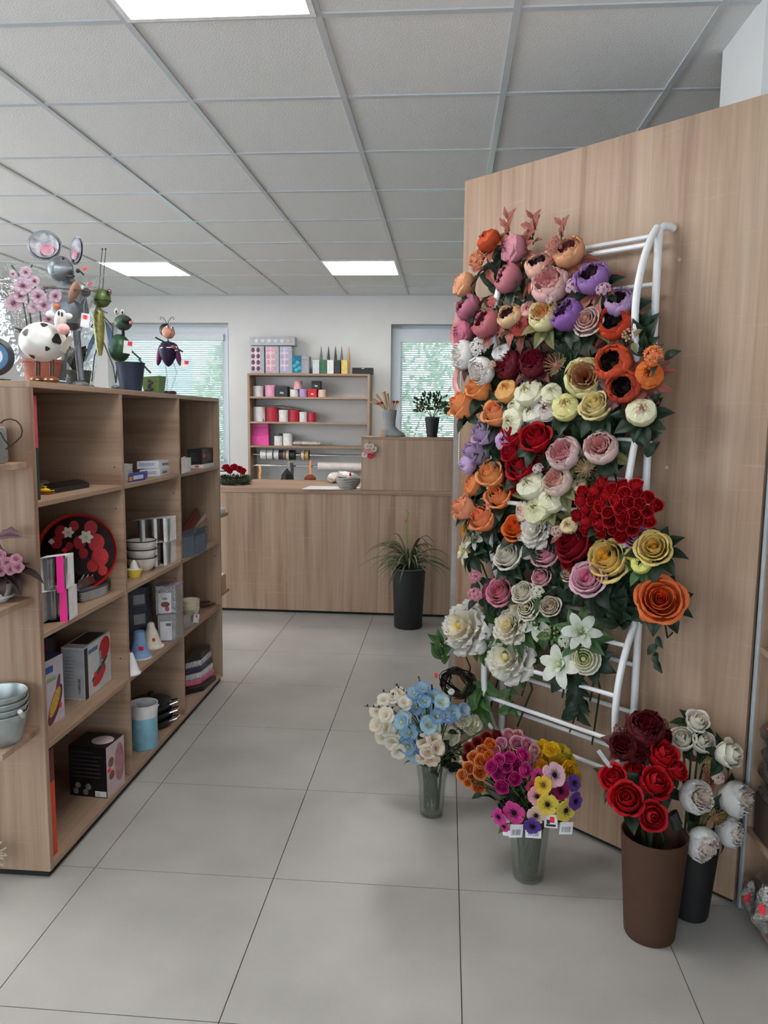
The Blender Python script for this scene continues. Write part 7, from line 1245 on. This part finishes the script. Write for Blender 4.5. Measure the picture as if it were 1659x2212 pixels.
for (x0, y0, x1, y1, w_, red) in [(838, 888, 812, 852, 3, 0), (840, 888, 806, 862, 3, 0), (838, 888, 828, 846, 5, 0), (842, 888, 836, 850, 4, 0), (836, 888, 816, 872, 2.5, 1), (834, 890, 824, 870, 3, 1), (848, 888, 858, 868, 3, 1), (846, 888, 850, 868, 3, 1), (838, 886, 800, 868, 2, 0), (850, 886, 878, 852, .8, 0)]:
    part(MB().tube([ony(x0, y0+4, 5.80), ony((x0+x1)/2, (y0+y1)/2-2, 5.79), ony(x1, y1, 5.78)], [.003, w_*k*.7, w_*k], 7), 'straw_bundle', pm((190, 158, 124), .8), t)
    if red: part(MB().ell(ony(x1, y1, 5.775), (w_*k*1.3, w_*k, w_*k), 8, 6), 'red_tip', pm((150, 30, 40), .6), t)
b = Vector(ony(933, 944, 5.82)); b.z = ZR; k = mpp(b); t = thing('potted_plant', 'leafy green plant in a black pot on the counter riser', 'plant', b)
part(MB().lathe([(11*k, 0), (16*k, 42*k), (17.5*k, 43*k), (15*k, 43*k), (0, 38*k)], 24, b), 'pot', pm((30, 30, 34), .5), t); m = MB()
for i in range(230):
    a, e = random.uniform(0, 6.28), math.acos(random.uniform(-.45, 1)); q = random.uniform(.45, 1); c0 = b+Vector((42*k*q*math.sin(e)*math.cos(a), 34*k*q*math.sin(e)*math.sin(a), 62*k+32*k*q*math.cos(e))); d = (c0-b-Vector((0, 0, 45*k))).normalized()+Vector((random.gauss(0, .4), random.gauss(0, .4), random.gauss(0, .4))); d.normalize(); s = d.orthogonal().normalized()*3.0*k; L_ = 10*k
    m.add([c0, c0+d*L_*.5+s, c0+d*L_, c0+d*L_*.5-s], [(0, 1, 2, 3)], 0, mix(lin((34, 58, 36)), lin((72, 104, 60)), random.random()) if i % 30 else lin((190, 90, 110)))
part(m, 'foliage', LEAFM, t, False)
for i in range(6): a = i*1.05; part(MB().tube([b+Vector((0, 0, 38*k)), b+Vector((14*k*math.cos(a), 12*k*math.sin(a), 60*k)), b+Vector((28*k*math.cos(a), 22*k*math.sin(a), 78*k))], .003, 5), 'branch', pm((70, 60, 44), .8), t)
# spider plant on the floor
b = Vector(onz(880, 1360, 0)); b = Vector((b.x, b.y+.08, 0)); k = mpp(b); t = thing('spider_plant', 'spider plant with long arching leaves in a tall black pot', 'plant', b); hp_ = ony(880, 1226, b.y)[2]
part(MB().lathe([(29*k, 0), (30*k, .004), (35.5*k, hp_*.97), (36*k, hp_), (33*k, hp_), (28*k, .02), (0, .02)], 32, b), 'pot', pm((24, 28, 26), .55), t); part(MB().lathe([(34.5*k, hp_-.004), (36.3*k, hp_-.002), (36.3*k, hp_+.004), (34.5*k, hp_+.004)], 32, b, 0, None, None, False), 'rim', pm((96, 108, 92), .4), t); part(MB().lathe([(33*k, hp_-.03), (0, hp_-.02)], 24, b, 0, None, None, False), 'soil', pm((46, 36, 30), .95), t)
for i in range(95):
    a = random.uniform(0, 6.2832); up = random.uniform(.45, 1.7); L_ = random.uniform(70, 118)*k*(1.1 if abs(math.cos(a)) > .6 else .9)*(.62 if math.sin(a) > .25 else 1); rows = []; n = 10; cg = mix(lin((40, 54, 32)), lin((126, 134, 92)), random.random()*.8); cols = []
    for j in range(n):
        s = j/(n-1); rr = L_*s*(1.12-.36*up)*(1+.1*s); z = hp_+L_*(up*s-(.42+.50*up)*s*s)*1.15; wd = 2.7*k*math.sin(math.pi*min(1, .12+s*.86)); P4 = b+Vector((rr*math.cos(a), rr*math.sin(a), z)); sd_ = Vector((-math.sin(a), math.cos(a), 0))*wd
        rows.append([P4-sd_+Vector((0, 0, wd*.5)), P4, P4+sd_+Vector((0, 0, wd*.5))]); cols += [cg, mix(cg, (.5, .52, .4), .25), cg]
    part(MB().grid(rows, 0, cols), 'leaf', LEAFM, t)
part(MB().tube([b+Vector((0, 0, hp_)), ony(878, 1160, b.y), ony(878, 1125, b.y), ony(882, 1108, b.y), ony(876, 1101, b.y)], .004, 6), 'plant_stick', pm((96, 160, 70), .5), t); part(MB().obj_box(ony(877, 1126, b.y-.01), (1, 0, 0), (0, 1, 0), (0, 0, 1), .007, .001, .009), 'red_sticker', RED, t, False)
# ================================================================ goods on the right shelf unit
def rbox(name, lab, cat, y0, y1, z, h, c, x0=.935, dep=.16, **kw):
    t = thing(name, lab, cat, (x0+dep/2, (y0+y1)/2, z)); part(MB().box(x0, x0+dep, y0, y1, z, z+h, 0, .002), 'body', pm(c, .5, **kw), t, False); return t
t = rbox('blue_box', 'light blue box on the right shelf at the picture edge', 'box', 1.98, 2.20, 1.168, .055, (140, 158, 206)); part(MB().box(.933, .935, 2.0, 2.18, 1.18, 1.21), 'label', WHT, t, False)
t = rbox('printed_tin', 'dark printed tin under the light blue box', 'tin', 1.96, 2.21, 1.128, .039, (62, 60, 84)); part(MB().box(.933, .935, 1.98, 2.19, 1.135, 1.16), 'pattern_band', pm((150, 150, 170), .4, var=.5, scale=120), t, False)
t = rbox('white_tray_box', 'white carton of small jars on the right shelf', 'box', 1.96, 2.21, .835, .055, (206, 206, 210))
for i in range(3):
    q = Vector((.975, 2.17-.07*i, .892)); t = thing('small_jar', ['glass jar with a brown lid standing in the white carton, nearest the oak board', 'glass jar with a brown lid, second in the white carton', 'glass jar with a brown lid, third in the white carton'][i], 'jar', q, 'jars in the white carton'); part(MB().lathe([(.022, 0), (.024, .004), (.024, .04), (.018, .046)], 18, q), 'glass', pm((170, 190, 190), .2, var=.3), t); part(MB().lathe([(.02, .046), (.021, .046), (.021, .06), (0, .06)], 18, q), 'lid', pm((120, 84, 50), .4), t)
for i in range(4):
    z = .60-.055*i; q = Vector((.965, 2.15-.02*(i % 2), z)); t = thing('net_bag', ['black plastic-wrapped pack, topmost at the right edge', 'black plastic-wrapped pack, second from the top at the right edge', 'black plastic-wrapped pack, third from the top at the right edge', 'black plastic-wrapped pack, lowest at the right edge'][i], 'pack', q, 'stacked black packs on the right shelf')
    m = MB().ell(q, (.055, .09, .026), 20, 10); m.v = [(p[0]+.004*math.sin(p[1]*120), p[1], p[2]+.004*math.sin(p[0]*150+p[1]*90)) for p in m.v]; part(m, 'wrapped_goods', pm((34, 32, 34), .25, var=.5, scale=40, bump=.5), t); m = MB().ell(q+Vector((0, 0, .004)), (.058, .094, .029), 18, 8); part(m, 'clear_wrap', clear((.9, .9, .9), .10, .1, 'pack_film', .3), t)
    if i == 0: part(MB().obj_box(q+Vector((-.03, .0, .028)), (.9, .2, .3), (-.2, 1, 0), (-.3, 0, 1), .012, .018, .001), 'red_sticker', RED, t, False); part(MB().ell(q+Vector((0, .02, .026)), (.03, .04, .005), 12, 6), 'pale_disc', pm((190, 180, 176), .5), t)
t = rbox('pack_stand', 'dark display carton carrying the black packs on the right shelf', 'box', 2.04, 2.24, .278, .125, (70, 58, 50))
peb = None
for k, (x, y, ptop, w_, lab) in enumerate([(1612, 1978, 1892, 15, 'clear bag of grey pebbles with a red sticker, rear one'), (1648, 2030, 1895, 24, 'clear bag of grey pebbles with a red sticker, front one')]):
    b = Vector(onz(x, y, .05)); b.z = .05; b += Vector((.02, .02, 0)); kk = mpp(b); t = thing('pebble_bag', lab, 'pebble bag', b, 'bags of pebbles'); h = ony(x, ptop, b.y)[2]-.05; w_ = w_*kk*1.3
    m = MB().ell(b+Vector((0, 0, h*.40)), (w_, w_*.8, h*.40), 18, 12); m.v = [(p[0]+.008*math.sin(p[2]*70+p[1]*50), p[1]+.006*math.sin(p[2]*90), max(p[2]+.008*math.sin(p[0]*90), .05)) for p in m.v]; part(m, 'pebbles', pm((150, 146, 140), .7, var=.55, scale=110, bump=.8), t)
    part(MB().grid([[(b.x+rr*w_*math.cos(a)*(1+.05*math.sin(5*a)), b.y+rr*w_*.8*math.sin(a), .051+zz_*h+.01*math.sin(4*a)*(zz_ > .9)) for a in np.linspace(0, 6.2832, 25)] for rr, zz_ in ((.5, 0), (1.0, .2), (1.12, .45), (.95, .75), (.7, .9), (1.0, 1.02))]), 'clear_bag', clear((.93, .94, .95), .14, .12, 'bag_film', .4), t)
    part(MB().obj_box(b+Vector((-w_*.75, -w_*.62, h*.52)), (.65, -.75, 0), (.75, .65, 0), (0, 0, 1), .009, .001, .016), 'red_sticker', RED, t, False)
